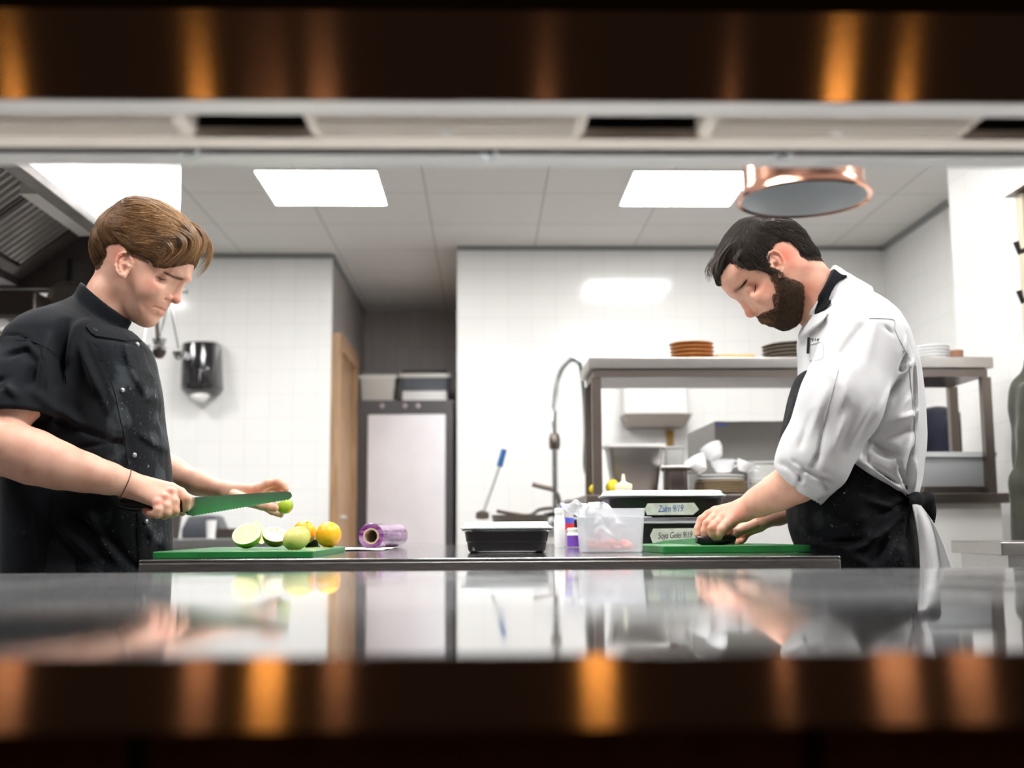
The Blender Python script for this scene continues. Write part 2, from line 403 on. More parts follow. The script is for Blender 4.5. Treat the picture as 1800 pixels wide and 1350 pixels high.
# ------------------------------------------------------------------ the pass: counter, gantry, copper heat lamp
m_ct = mat('pass_counter_steel', (.70,.71,.73), .06, .66)
n_, r_, _ = noise_color(m_ct, (.64,.65,.67), (.74,.75,.77), 3, 5)
def rough_noise(m, lo, hi, scale, stretch=(1,1,1)):
    tc = nd(m, 'ShaderNodeTexCoord'); mp = nd(m, 'ShaderNodeMapping'); mp.inputs['Scale'].default_value = stretch
    n = nd(m, 'ShaderNodeTexNoise'); n.inputs['Scale'].default_value = scale; n.inputs['Detail'].default_value = 5
    r = nd(m, 'ShaderNodeMapRange'); r.inputs['From Min'].default_value = .35; r.inputs['From Max'].default_value = .65
    r.inputs['To Min'].default_value = lo; r.inputs['To Max'].default_value = hi
    ln(m, tc.outputs['Object'], mp.inputs[0]); ln(m, mp.outputs[0], n.inputs['Vector']); ln(m, n.outputs['Fac'], r.inputs['Value']); ln(m, r.outputs[0], P(m).inputs['Roughness'])
rough_noise(m_ct, .03, .11, 5)
def tangent_u(m, an):
    t = nd(m, 'ShaderNodeTangent'); t.direction_type = 'UV_MAP'; t.uv_map = 'uv'
    P(m).inputs['Anisotropic'].default_value = an; ln(m, t.outputs[0], P(m).inputs['Tangent'])
def uv_x(o):
    me = o.data; uv = me.uv_layers.new(name='uv')
    for l in me.loops:
        c = me.vertices[l.vertex_index].co; uv.data[l.index].uv = (c.z+c.y, c.x)
m_fas = mat('brushed_dark_steel', (.50,.44,.40), .115, 1.0); tangent_u(m_fas, .99); bump(m_fas, 500, .10, .0004, (0, 0, 1), 1)
t = thing('pass_counter', 'long polished steel pass counter across the front of the picture', 'counter', (0, .61, 0))
MB().box(-3.2, 2.5, .004, 1.14, .895, .90).build('worktop', m_ct, t)
o = MB().box(-3.2, 2.5, 0, .006, .862, .8995).box(-3.2, 2.5, .006, .03, .862, .866).build('front_edge', m_fas, t); uv_x(o)
MB().box(-3.2, 2.5, 1.134, 1.14, .855, .895).build('rear_edge', m_ct, t)
MB().box(-3.2, 2.5, .06, 1.05, .0, .895).build('carcass', m_dark, t)
m_pn = mat('dark_wood_panel', (.10,.045,.018), .6); noise_color(m_pn, (.08,.034,.013), (.12,.055,.025), 5, 6, (9,1,.7))
px0 = -3.2
for k in range(15):
    MB().box(px0+k*.376+.006, px0+(k+1)*.376-.006, .045, .062, .10, .855).build('front_panel', m_pn, t, bevel=.002)

t = thing('pass_gantry', 'overhead steel pass gantry with dark fascia and three cream light housings beneath', 'gantry', (0, .95, 1.334))
o = MB().box(-2.2, 2.2, 0, .004, 0, .082).build('fascia', m_fas, t); uv_x(o)
m_lip = mat('gantry_lip', (.80,.78,.75), .35, .35); m_cream = mat('cream_enamel', (.80,.72,.62), .5)
MB().box(-2.2, 2.2, .004, .036, 0, .004).build('front_lip', m_lip, t)
MB().box(-2.2, 2.2, .0045, .19, .022, .028).build('underside', mat('gantry_underside', (.045,.035,.03), .5), t)
MB().box(-2.2, 2.2, .004, .19, .076, .081).build('top_shelf', m_fas, t)
MB().box(-2.2, 2.2, .098, .126, .0, .010).build('rear_rail', m_cream, t)
MB().box(-2.2, 2.2, .128, .148, .003, .02).build('dark_channel', m_dark, t)
MB().box(-2.2, 2.2, .150, .186, .0, .020).build('rear_lip', mat('gantry_rear_lip', (.62,.62,.60), .35, .4), t, bevel=.003)
for a, b in ((-620, 322), (530, 1038), (1243, 1738)):
    x0, x1 = X(a, 1.02), X(b, 1.02); h = MB()
    h.rbox([(.006, .0), (.001, .004), (0, .010), (0, .022)], x1-x0, .058, .006, c=((x0+x1)/2, .068, -.001))
    ho = h.build('light_housing', m_cream, t)
    g = MB()
    for k in range(4): g.box(x0+.012, x1-.012, .046+k*.012, .050+k*.012, -.004, .0)
    g.build('louvre', mat('louvre_cream', (.86,.80,.72), .4), ho)
    MB().lathe([(.0, -.007), (.005, -.006), (.007, -.003), (.007, .0)], c=((x0+x1)/2 + .0, .066, 0), n=16).build('screw_cap', m_lip, ho)
for a in (320, 861, 1392):
    MB().lathe([(.0, -.010), (.006, -.008), (.009, -.003), (.009, .004), (.004, .008)], c=(X(a, 1.085), .137, .002), n=18).build('hanging_knob', mat('glass_knob', (.5,.55,.56), .1, .6), t)
for x in (-1.7, 1.7):
    MB().box(x-.025, x+.025, .10, .15, -.434, 0).build('support_post', steel('post_steel'), t)

m_cop = mat('polished_copper', (.93,.48,.34), .16, 1.0)
lc = at(1413, 353, 1.5); t = thing('copper_heat_lamp', 'round copper heat lamp hanging above the bearded chef\'s head', 'lamp', lc)
Rl = .0895
MB().lathe([(Rl-.006, .002), (Rl, .0), (Rl+.001, .003), (Rl-.004, .010), (Rl-.0085, .018), (Rl-.0085, .165), (Rl-.013, .178), (.03, .192), (.018, .20), (.018, .235), (.012, .24)], n=64, cap0=False).build('lamp_shade', m_cop, t)
MB().lathe([(Rl-.006, .002), (Rl-.010, .012), (Rl-.0135, .03), (Rl-.02, .10), (.045, .155), (.001, .165)], n=64, cap0=False, cap1=False).build('inner_reflector', mat('lamp_inside_white', (.50,.53,.54), .35, .2), t)
MB().lathe([(.001, .052), (.022, .056), (.034, .072), (.03, .10), (.015, .13), (.014, .16)], n=32, cap0=False).build('bulb', mat('frosted_bulb', (.55,.55,.54), .25), t)
MB().tube([(0, 0, .235), (0, 0, CEIL-lc.z-.03)], .004).build('cord', m_dark, t)
MB().lathe([(.05, -.03), (.05, 0)], c=(0, 0, CEIL-lc.z), n=32).build('ceiling_rose', m_cop, t)

# ------------------------------------------------------------------ dining room side: warm pendant lamps behind the viewpoint (they streak the steel)
m_glow = mat('warm_bulb', (1,.5,.15), .4, emit=(1,.40,.08), es=12.)
m_glow2 = mat('warm_bulb_dim', (1,.5,.2), .4, emit=(1,.42,.18), es=4.5)
for px, Bk, dim, r in ((10, 2.0, 0, .04), (345, 2.1, 0, .045), (450, 3.0, 1, .05), (484, 2.6, 1, .05), (565, 2.3, 1, .06), (962, 2.4, 1, .045), (1297, 2.2, 1, .03), (1500, 1.8, 0, .05), (1618, 2.0, 0, .035)):
    xx = (px-850)/2000.*(1.9+Bk); t = thing('pendant_lamp', 'warm pendant lamp in the dining room behind the viewpoint', 'lamp', (xx, -Bk, 2.35), group='dining room pendant lamps')
    MB().lathe([(.001, -r), (r*.7, -r*.7), (r, 0), (r*.7, r*.7), (.015, r)], n=20).build('bulb', m_glow2 if dim else m_glow, t)
    MB().lathe([(.03, r), (.03, r+.04), (.004, r+.05), (.004, .75)], n=12).build('cord', m_dark, t)
for px, Bk, dim, r in ((40, 1.8, 1, .05), (365, 2.2, 1, .05), (480, 1.9, 0, .05), (600, 2.6, 1, .05), (1045, 1.9, 0, .05), (1365, 2.2, 1, .03), (1560, 1.9, 1, .06), (1690, 2.2, 1, .06)):  # low lanterns added out of sight to streak the counter's front edge
    xx = (px-850)/2000.*(1.22+Bk); t = thing('added_lantern', 'warm low lantern added unseen behind the viewpoint to streak the counter edge', 'lantern', (xx, -Bk, 0), group='added unseen lanterns')
    MB().lathe([(.001, .66-r), (r*.7, .66-r*.7), (r, .66), (r*.7, .66+r*.7), (.001, .66+r)], n=20).build('globe', m_glow2 if dim else m_glow, t)
    MB().lathe([(.09, 0), (.09, .012), (.01, .02), (.01, .66-r+.002)], n=16).build('stand', m_dark, t)
# ------------------------------------------------------------------ prep table
m_tt = mat('prep_table_steel', (.55,.55,.56), .12, 1.0); noise_color(m_tt, (.50,.50,.51), (.60,.60,.61), 6, 4); bump(m_tt, 60, .03, .0004, (40, 1, 1))
m_te = mat('prep_table_edge_steel', (.42,.40,.385), .30, 1.0); noise_color(m_te, (.36,.34,.33), (.46,.44,.425), 25, 3, (1, 1, 10))
TZ = .91
t = thing('prep_table', 'long stainless steel prep table between the two chefs', 'table', (0, 2.10, 0))
MB().box(-.625, .655, .0, 1.60, TZ-.006, TZ).build('tabletop', m_tt, t, bevel=.002)
MB().box(-.625, .655, 0, .02, TZ-.05, TZ-.0065).box(-.625, -.61, .021, 1.6, TZ-.05, TZ-.0065).box(.64, .655, .021, 1.6, TZ-.05, TZ-.0065).box(-.609, .639, 1.58, 1.6, TZ-.05, TZ-.0065).build('table_edge', m_te, t, bevel=.002)
for x in (-.57, .60):
    for y in (.06, 1.53): MB().box(x-.02, x+.02, y-.02, y+.02, 0, TZ-.008).build('leg', m_te, t)
MB().box(-.59, .62, .05, 1.55, .20, .225).build('lower_shelf', m_tt, t)

# ------------------------------------------------------------------ cutting boards
def green(name):
    m = mat(name, (.008,.16,.03), .38); noise_color(m, (.005,.12,.02), (.009,.18,.035), 14, 6, (1, 6, 1)); bump(m, 120, .25, .0005, (1, 8, 1)); return m
m_gr = green('green_board_plastic')
a, b = atz(272, 981, TZ), atz(546, 981, TZ); cx = (a.x+b.x)/2
BD = .50; bw = .302
bl = MB().rbox([(.0012, .0002), (0, .0015), (0, .0112), (.0012, .0125)], bw, BD, .006).build('cutting_board', m_gr, smooth=True)
bl.location = (cx+.004, 2.178+BD/2, TZ); tag(bl, 'green cutting board with the cut limes and oranges on it', 'cutting board')
bl.data.set_sharp_from_angle(angle=math.radians(35))
c1, c2 = atz(1162, 972, TZ), atz(1415, 967, TZ); an = math.atan2(c2.y-c1.y, c2.x-c1.x)
L = (Vector(c2)-Vector(c1)).length; c1.y = 2.36; an = math.radians(8); L = .325; c2 = Vector((c1.x+L*math.cos(an), 2.36+L*math.sin(an), TZ))
dx = (c2-c1).normalized(); dy = Vector((-dx.y, dx.x, 0)); cc = c1+dx*(L/2)+dy*.18
br = MB().rbox([(.0012, .0002), (0, .0015), (0, .0132), (.0012, .0145)], L, .36, .006).build('cutting_board', m_gr)
br.data.set_sharp_from_angle(angle=math.radians(35)); br.location = cc; br.rotation_euler = (0, 0, math.atan2(dx.y, dx.x))
tag(br, 'green cutting board under the bearded chef\'s hands', 'cutting board')
BZ1, BZ2 = TZ+.0125, TZ+.0145
# paper sheet behind the left board
pp = MB(); g = 16
v = [(x/g*.33-.165, y/g*.30-.15, .0012+.0010*math.sin(x*1.1)*math.cos(y*.8)) for y in range(g+1) for x in range(g+1)]
pp.add(v, [(j*(g+1)+i, j*(g+1)+i+1, (j+1)*(g+1)+i+1, (j+1)*(g+1)+i) for j in range(g) for i in range(g)], True)
o = pp.build('white_paper_sheet', mat('white_paper', (.80,.80,.79), .6)); o.location = (-.40, 2.92, TZ+.002); o.rotation_euler = (0, 0, -.05)
md = o.modifiers.new('thick', 'SOLIDIFY'); md.thickness = .0006
tag(o, 'white sheet of paper lying behind the left green cutting board', 'paper')

# ------------------------------------------------------------------ citrus fruit
def peel_mat(name, c1, c2, c3=None, scale=18, rough=.35):
    m = mat(name, c1, rough, spec=.5, sss=.0); n, r, mp = noise_color(m, c1, c2, scale, 4, lo=.38, hi=.62)
    if c3: e = r.color_ramp.elements.new(.62); e.color = (*c3, 1); r.color_ramp.elements[-1].position = .75; 
    bump(m, 420, .35, .0008); return m
m_lime = peel_mat('lime_peel', (.16,.36,.010), (.42,.55,.04), scale=22)
m_olive = peel_mat('brownish_lime_peel', (.17,.125,.012), (.40,.26,.03), scale=30)
m_lem = peel_mat('yellow_green_peel', (.36,.44,.03), (.78,.72,.22), scale=16)
m_orange = peel_mat('orange_peel', (.93,.36,.006), (.98,.50,.012), scale=20)
m_pale = peel_mat('pale_lemon_peel', (.85,.72,.22), (.9,.8,.35), scale=20)
def flesh_mat(name, flesh, pith=(.88,.86,.62), center=(.85,.84,.66), squeezed=False):
    """cut face: object-space radial segments round the local z axis, radius 1 in 'uv' coords"""
    m = mat(name, flesh, .25, sss=0.); tc = nd(m, 'ShaderNodeTexCoord'); g = nd(m, 'ShaderNodeSeparateXYZ'); ln(m, tc.outputs['UV'], g.inputs[0])
    def mth(op, a, b=None, c=None):
        n = nd(m, 'ShaderNodeMath', operation=op)
        for i, q in enumerate((a, b, c)):
            if q is None: continue
            if isinstance(q, (int, float)): n.inputs[i].default_value = q
            else: ln(m, q, n.inputs[i])
        return n.outputs[0]
    r = mth('SQRT', mth('ADD', mth('MULTIPLY', g.outputs[0], g.outputs[0]), mth('MULTIPLY', g.outputs[1], g.outputs[1])))
    ang = mth('ARCTAN2', g.outputs[1], g.outputs[0]); sec = mth('ABSOLUTE', mth('SINE', mth('MULTIPLY', ang, 5.0)))
    wid = mth('DIVIDE', .045, mth('MAXIMUM', r, .12)); line = mth('LESS_THAN', sec, wid)
    rim = mth('GREATER_THAN', r, .86); cen = mth('LESS_THAN', r, .10)
    nz = nd(m, 'ShaderNodeTexNoise'); nz.inputs['Scale'].default_value = 9; mpp = nd(m, 'ShaderNodeMapping'); ln(m, tc.outputs['UV'], mpp.inputs[0]); ln(m, mpp.outputs[0], nz.inputs['Vector'])
    mx = nd(m, 'ShaderNodeMixRGB'); mx.inputs[1].default_value = (*flesh, 1); mx.inputs[2].default_value = (*[min(1, c*1.25+.04) for c in flesh], 1); ln(m, nz.outputs['Fac'], mx.inputs[0])
    tot = mth('MINIMUM', mth('ADD', mth('ADD', line, rim), cen), 1.0)
    if squeezed:
        n2 = nd(m, 'ShaderNodeTexNoise'); n2.inputs['Scale'].default_value = 7; ln(m, tc.outputs['UV'], n2.inputs['Vector'])
        tot = mth('MAXIMUM', tot, mth('GREATER_THAN', mth('ADD', n2.outputs['Fac'], mth('MULTIPLY', mth('LESS_THAN', r, .6), .2)), .52))
    m2 = nd(m, 'ShaderNodeMixRGB'); ln(m, tot, m2.inputs[0]); ln(m, mx.outputs[0], m2.inputs[1]); m2.inputs[2].default_value = (*pith, 1)
    ln(m, m2.outputs[0], P(m).inputs['Base Color'])
    bp = nd(m, 'ShaderNodeBump'); bp.inputs['Strength'].default_value = .5; bp.inputs['Distance'].default_value = .001; ln(m, tot, bp.inputs['Height']); ln(m, bp.outputs[0], P(m).inputs['Normal'])
    return m
m_fl = flesh_mat('lime_flesh', (.84,.74,.32)); m_fl2 = flesh_mat('squeezed_flesh', (.72,.50,.12), pith=(.88,.85,.74), squeezed=True); m_fl3 = flesh_mat('lemon_flesh', (.85,.75,.35))
def half_fruit(name, label, peel, flesh, c, r, face, squash=.86, cup=0., tip=0.):
    """half a citrus fruit, cut face looking along `face`; c = centre of the cut face"""
    t = thing(name, label, 'fruit', c); M = Vector((0,0,1)).rotation_difference(Vector(face).normalized()).to_matrix().to_4x4()
    pr = [(.0005, -r*squash*(1.0+tip))]+[(r*math.sin(a)**.95, -r*squash*math.cos(a)) for a in [PI/2*k/14 for k in range(1, 15)]]+[(r*.965, .0006)]
    MB().lathe(pr, n=40, M=M, cap1=False).build('peel', peel, t)
    n = 40; vs = []; uv = []
    for i in range(9):
        q = i/8; d = -cup*(1-q*q)*r
        for k in range(n):
            a = 2*PI*k/n; vs.append(M @ Vector((r*.968*q*math.cos(a), r*.968*q*math.sin(a), .0006+d+(.0008*math.sin(k*5.1+i) if cup and 0 < i < 8 else 0)))); uv.append((q*math.cos(a), q*math.sin(a)))
    f = MB().add(vs, [(i*n+k, i*n+(k+1) % n, (i+1)*n+(k+1) % n, (i+1)*n+k) for i in range(8) for k in range(n)], True).build('cut_face', flesh, t)
    ul = f.data.uv_layers.new(name='UVMap')
    for l in f.data.loops: ul.data[l.index].uv = uv[l.vertex_index]
    return t
def whole_fruit(name, label, m, c, r, sq=.95, tilt=(0, 0, 0)):
    pr = [(.0008, -r*sq)]+[(r*math.sin(a), -r*sq*math.cos(a)) for a in [PI*k/28 for k in range(1, 28)]]+[(.004, r*sq*.985), (.0008, r*sq*.965)]
    t = thing(name, label, 'fruit', c); t.rotation_euler = tilt
    MB().lathe(pr, n=44).build('peel', m, t); MB().lathe([(.0005, r*sq*.95), (.0028, r*sq*.955), (.0025, r*sq*1.0), (.0005, r*sq*1.01)], n=8).build('stem_button', mat('stem_button_green', (.12,.14,.03), .7), t)
    return t
c = at(433.5, 938, 2.33); half_fruit('lime_half', 'green lime half nearest the knife blade, cut face up toward the viewer', m_lime, m_fl, c, .0298, (-.10, -.70, .68), squash=1.0)
c = at(455, 936, 2.47); half_fruit('lemon_half', 'pale yellow lemon half standing behind the green lime half', m_pale, m_fl3, c, .026, (.85, -.25, .25), squash=.9)
c = at(484, 939, 2.37); half_fruit('squeezed_lime_half', 'squeezed brownish lime half, pulp up, second from the left on the board', m_olive, m_fl2, c, .0265, (.18, -.55, .80), squash=1.0, cup=.25)
c = at(521.5, 946.5, 2.32); whole_fruit('peeled_lime', 'peeled yellow-green lime lying on its side in front of the oranges', m_lem, c, .0232, 1.25, (0, math.radians(66), .5))
c = at(535, 936, 2.60); whole_fruit('orange', 'whole orange behind the yellow-green lime half', m_orange, c, .0268, .97, (.4, .3, 0))
c = at(577.5, 936, 2.57); c.z = BZ1+.0285*.99; whole_fruit('orange', 'whole orange at the right end of the row of fruit', m_orange, c, .0288, .99, (.2, -.5, 0))
m_blk = mat('black_plastic', (.012,.011,.012), .28)
# small black thing between the oranges: a knife-guard like block
o = MB().rbox([(.001, 0), (0, .002), (0, .016), (.002, .018)], .03, .05, .004).build('black_disc', m_blk); o.location = (at(552, 950, 2.66).x, 2.645, BZ1); tag(o, 'small black plastic block wedged between the two whole oranges', 'block')
# juice and pulp bits on the left board
m_pulp = mat('pulp_bits', (.85,.50,.06), .3)
pm = MB()
for k in range(46):
    q = 1 if k < 30 else 0; cx_, cy_ = ((at(585, 958, 2.55).x-.02, 2.55) if q else (at(540, 968, 2.3).x, 2.27))
    x, y = random.gauss(cx_, .02), random.gauss(cy_, .03 if q else .012); x = min(x, bl.location.x+.14); pm.lathe([(.0004, 0), (.0016, .0003), (.001, .0009), (.0002, .0011)], c=(x, y, BZ1), n=6)
o = pm.build('orange_pulp_bits', m_pulp); tag(o, 'wet orange pulp bits on the left green board', 'pulp', kind='stuff')

# ------------------------------------------------------------------ cling film roll
m_purple = mat('purple_film', (.19,.025,.20), .12, coat=.6); noise_color(m_purple, (.13,.012,.14), (.42,.22,.44), 9, 2, (2, 2, 9), .40, .72)
m_card = mat('cardboard_core', (.55,.42,.30), .7); Y0 = 2.98
c0 = at(652, 942, Y0); rr_ = .0330; c0.z = TZ+rr_+.0005; ax = Vector((.16, 1, 0)).normalized(); M = Vector((0,0,1)).rotation_difference(ax).to_matrix().to_4x4()
t = thing('cling_film_roll', 'purple cling film roll lying on the prep table, open core facing the viewer', 'roll', c0)
MB().lathe([(.0205, .002), (rr_-.001, .002), (rr_, .003), (rr_, .28), (.0205, .28)], n=48, M=M, cap0=False, cap1=False).build('film', m_purple, t)
MB().lathe([(.0170, .29), (.0170, 0), (.0205, 0), (.0205, .29), (.0170, .29)], n=40, M=M, cap0=False, cap1=False).build('core', m_card, t)

# ------------------------------------------------------------------ takeaway containers
m_lidw = mat('translucent_white_lid', (.86,.88,.88), .22, spec=.6); m_lidc = mat('clear_lid_rim', (.60,.66,.68), .15, alpha=.75)
def container(name, label, c, w, dpt, h, rz, lidm, body=m_blk, dome=.007):
    t = thing(name, label, 'container', c, rz)
    pr = [(.022, 0), (.018, .001), (.0145, .006), (.012, h*.45), (.0105, h*.47), (.007, h-.006), (.004, h-.004), (.0015, h-.003), (0, h-.001), (0, h)]
    MB().rbox([(a, b) for a, b in pr], w, dpt, .030).build('tray', body, t)
    lid = MB().rbox([(.001, h+.0005), (-.002, h+.001), (-.0035, h+.0025), (-.001, h+.0048)], w, dpt, .031).build('lid_rim', m_lidc, t)
    MB().rbox([(.0, h+.0050), (.002, h+.0062), (.006, h+.0075), (.0085, h+.0075+dome), (.012, h+.009+dome)], w, dpt, .028).build('lid', lidm, t)
    return t
Y1 = 2.47; c = at(892, 972, Y1); wdt = X(971, Y1)-X(812, Y1)
container('takeaway_container', 'black takeaway container with a white lid standing alone at the middle of the prep table', (c.x, Y1+.07, TZ), wdt, .14, .051, -.02, m_lidw)
Y2 = 2.86
xa, xb = X(1062, Y2), X(1272, Y2); hl, hu = .062, .052
cl = container('takeaway_container', 'lower black container of the stack, its tape reads Soya', ((xa+xb)/2-.012, Y2+.09, TZ), xb-xa, .19, hl, .07, mat('grey_clear_lid', (.22,.22,.25), .15), dome=.004)
zc2 = TZ+hl+.0145
cu = container('takeaway_container', 'upper black container of the stack, its tape has blue writing', ((xa+xb)/2, Y2+.09, zc2+.0005), xb-xa, .19, hu, .03, m_lidw)
def label_tape(par, x0, x1, z0, z1, text, ink, size, yy, lab):
    """masking tape with pen writing, on a container's front wall (local coordinates)"""
    m = mat('masking_tape', (.60,.66,.57), .7); noise_color(m, (.52,.58,.49), (.66,.72,.63), 60, 4)
    pts = [(x0+.006, z0), (x1-.016, z0), (x1, (z0+z1)/2-.002), (x1-.012, z1), (x0+.008, z1-.001), (x0, (z0+z1)/2)]
    o = MB().prism(pts, yy-.0012, yy+.0004).build('label_tape', m, par); o['label'] = lab
    cu_ = bpy.data.curves.new('handwriting', 'FONT'); cu_.body = text; cu_.size = size; cu_.shear = .25; cu_.extrude = .0002; cu_.space_character = .9
    cu_.align_x = 'CENTER'; cu_.align_y = 'CENTER'; w = bpy.data.objects.new('handwriting', cu_); COL.objects.link(w); w.parent = o
    cu_.materials.append(mat('pen_ink', ink, .6)); w.location = ((x0+x1)/2-.004, yy-.0016, (z0+z1)/2); w.rotation_euler = (PI/2, -.03, 0); w.scale = (.82, 1.15, 1); bpy.context.view_layer.update(); me_ = bpy.data.meshes.new_from_object(w); w2 = bpy.data.objects.new('handwriting', me_); COL.objects.link(w2); w2.parent = o; w2.location = w.location; w2.rotation_euler = w.rotation_euler; w2.scale = w.scale; bpy.data.objects.remove(w)
def taper_y(dpt, h, z): return -dpt/2+.004
def lx(t, px): return X(px, Y2)-t.location.x
label_tape(cu, lx(cu, 1127), lx(cu, 1222), .006, .036, 'Zalm 9/19', (.03,.10,.42), .021, -.095+.0035, 'pale tape with blue handwriting')
label_tape(cl, lx(cl, 1133), lx(cl, 1225), .014, .050, 'Soya Gelei 9/19', (.02,.03,.03), .019, -.095+.0035, 'pale tape with black handwriting')

# ------------------------------------------------------------------ open plastic tub with pink fish, crumpled film in it
m_tub = mat('cloudy_plastic', (.88,.91,.96), .25, alpha=.36); Y3 = 2.42; w0 = X(1137, Y3)-X(1018, Y3); c = at(1078, 972, Y3)
t = thing('plastic_tub', 'open translucent plastic tub with pink fish in the bottom', 'tub', (c.x, Y3+.055, TZ), .0)
H = .094
MB().rbox([(.012, .0), (.010, .001), (.008, .005), (.0035, H*.78), (-.004, H*.79), (-.004, H*.81), (.003, H*.815), (.001, H), (.0025, H), (.0050, H*.80), (.0105, .004), (.0125, .0025)], w0, .11, .016, cap1=True).build('tub_wall', m_tub, t)
for s_ in (-1, 1): MB().rbox([(.001, -.0012), (0, 0), (.001, .0012)], .022, .03, .006, c=(s_*(w0/2+.006), 0, H*.80)).build('rim_tab', m_tub, t)
m_fish = mat('pink_fish', (.80,.16,.10), .3); noise_color(m_fish, (.85,.10,.05), (.92,.36,.25), 40, 3)
fo = Fld()
for k in range(26):
    x, y = random.uniform(-.044, .044), random.uniform(-.036, .036); fo.ell((x, y, .010+random.uniform(0, .011)), (random.uniform(.010, .018), random.uniform(.008, .014), random.uniform(.004, .008)), k=.004)
fo.add(lambda p: np.maximum(np.maximum(np.abs(p[:, 0])-.0478, np.abs(p[:, 1])-.0435), .0045-p[:, 2]), (0, 0, 0), 9, mode='i', k=.002)
fs = sculpt('fish_pieces', fo, (-.055, .055, -.05, .05, 0, .04), .0022, m_fish); fs.location = t.location; tag(fs, 'pink fish pieces lying in the bottom of the open plastic tub', 'fish', kind='stuff')
fm = MB(); n1, n2 = 26, 18; vs = []
for j in range(n2+1):
    for i in range(n1+1):
        u, v = i/n1, j/n2; x = -.045+.075*u-.012*v; z = .030+.085*v-.05*max(0, v-.75)+.0; y = -.01+.05*(v-.5)*.4
        q = .009*math.sin(9*u+5*v)+.007*math.sin(17*u-11*v+1)+.006*math.sin(23*v+4*u); z2 = z+.010*math.sin(11*u+3)+.006*math.sin(21*u+9*v)
        x += -.055*v*v+.004*math.sin(14*v+9*u); vs.append((x, y+q*1.4, z2))
fm.add(vs, [(j*(n1+1)+i, j*(n1+1)+i+1, (j+1)*(n1+1)+i+1, (j+1)*(n1+1)+i) for j in range(n2) for i in range(n1)], True)
o = fm.build('crumpled_plastic_film', mat('white_plastic_film', (.93,.94,.95), .15, alpha=.6)); o.location = t.location; o.modifiers.new('s', 'SOLIDIFY').thickness = .0005
tag(o, 'crumpled clear plastic film spilling over the left rim of the tub', 'plastic film')

# ------------------------------------------------------------------ small bottles and dark tub behind the middle container
def bottle(name, label, px, pyb, Y, r, h, body, cap, band=None, neck=.4):
    c = at(px, pyb, Y); t = thing(name, label, 'bottle', (c.x, Y, TZ))
    MB().lathe([(r*.9, 0), (r, .003), (r, h*.70), (r*.85, h*.78), (r*neck, h*.84), (r*neck, h*.88)], n=28).build('body', body, t)
    MB().lathe([(r*(neck+.12), h*.86), (r*(neck+.12), h*.97), (r*neck*.9, h)], n=24).build('cap', cap, t)
    if band:
        for z0, z1, m in band: MB().lathe([(r+.0006, h*z0), (r+.0006, h*z1)], n=28, cap0=False, cap1=False).build('label_band', m, t)
    return t
m_wp = mat('white_plastic', (.86,.86,.84), .3); m_red = mat('red_label', (.60,.02,.03), .4); m_blu = mat('blue_label', (.08,.10,.55), .4); m_pur = mat('violet_label', (.16,.05,.40), .4)
m_grp = mat('grey_plastic', (.40,.38,.38), .35)
bottle('spice_bottle', 'slim white bottle just right of the black container', 984, 970, 3.10, .0150, .105, m_wp, m_wp, neck=.8)
bottle('spice_bottle', 'grey bottle with red and blue bands behind the white bottle', 996, 968, 3.25, .0215, .115, m_grp, m_blu, [(.40, .56, m_red), (.56, .70, m_blu)], neck=.7)
bottle('spice_bottle', 'low white jar with a violet label beside the plastic tub', 1010, 968, 3.05, .020, .052, m_wp, m_wp, [(.05, .62, m_pur)], neck=.85)
cD = at(1022, 960, 3.35); o = container('takeaway_container', 'small black container partly hidden behind the plastic tub', (cD.x+.02, 3.38, TZ), .12, .10, .075, 0, m_blk)
# squeeze bottle behind the stack
cS = at(1096, 858, 3.35); t = thing('squeeze_bottle', 'cream squeeze bottle with a pointed nozzle behind the stacked containers', 'bottle', (cS.x, 3.35, TZ))
m_cr = mat('cream_plastic', (.83,.81,.60), .35); zt = at(1096, 833, 3.35).z-TZ
MB().lathe([(.030, 0), (.031, .004), (.031, zt-.062), (.026, zt-.050), (.024, zt-.044)], n=28).build('body', m_cr, t)
MB().lathe([(.026, zt-.044), (.026, zt-.030), (.012, zt-.026), (.0065, zt-.022), (.0038, zt)], n=28).build('nozzle_cap', m_cr, t)

# ------------------------------------------------------------------ dish area at the back right
m_st = steel('shelf_steel', (.52,.50,.48), .30); m_std = steel('dark_shelf_steel', (.21,.18,.165), .34); m_stb = steel('back_bench_steel', (.60,.59,.58), .35)
BH = 1.075; YB0, YB1 = 4.0, 4.60
t = thing('dish_bench', 'steel dish bench with dishes on it beneath the wall shelf', 'bench', (0, YB0, 0))
MB().box(.36, 1.86, 0, .62, BH-.035, BH).build('worktop', m_std, t, bevel=.003)
MB().box(.40, 1.84, .03, .60, 0, BH-.036).build('cabinet', mat('pale_bench_panel', (.62,.61,.60), .4), t)
t = thing('dish_shelf', 'tall steel shelf on four posts with stacked plates on it', 'shelf', (0, YB0, BH))
zs = Zp(639, YB0)-BH
MB().box(X(1036, YB0), X(1748, YB0), -.01, .34, zs-.020, zs+.020).build('shelf_board', m_st, t, bevel=.003)
MB().box(X(1045, YB0), X(1738, YB0), 0, .33, zs-.05, zs-.0225).build('under_frame', m_std, t)
for x in (X(1049, YB0), X(1737, YB0)):
    for y in (.02, .31): MB().box(x-.016, x+.016, y-.016, y+.016, 0, zs-.051).build('post', m_std, t)
SZ = BH+zs+.0205
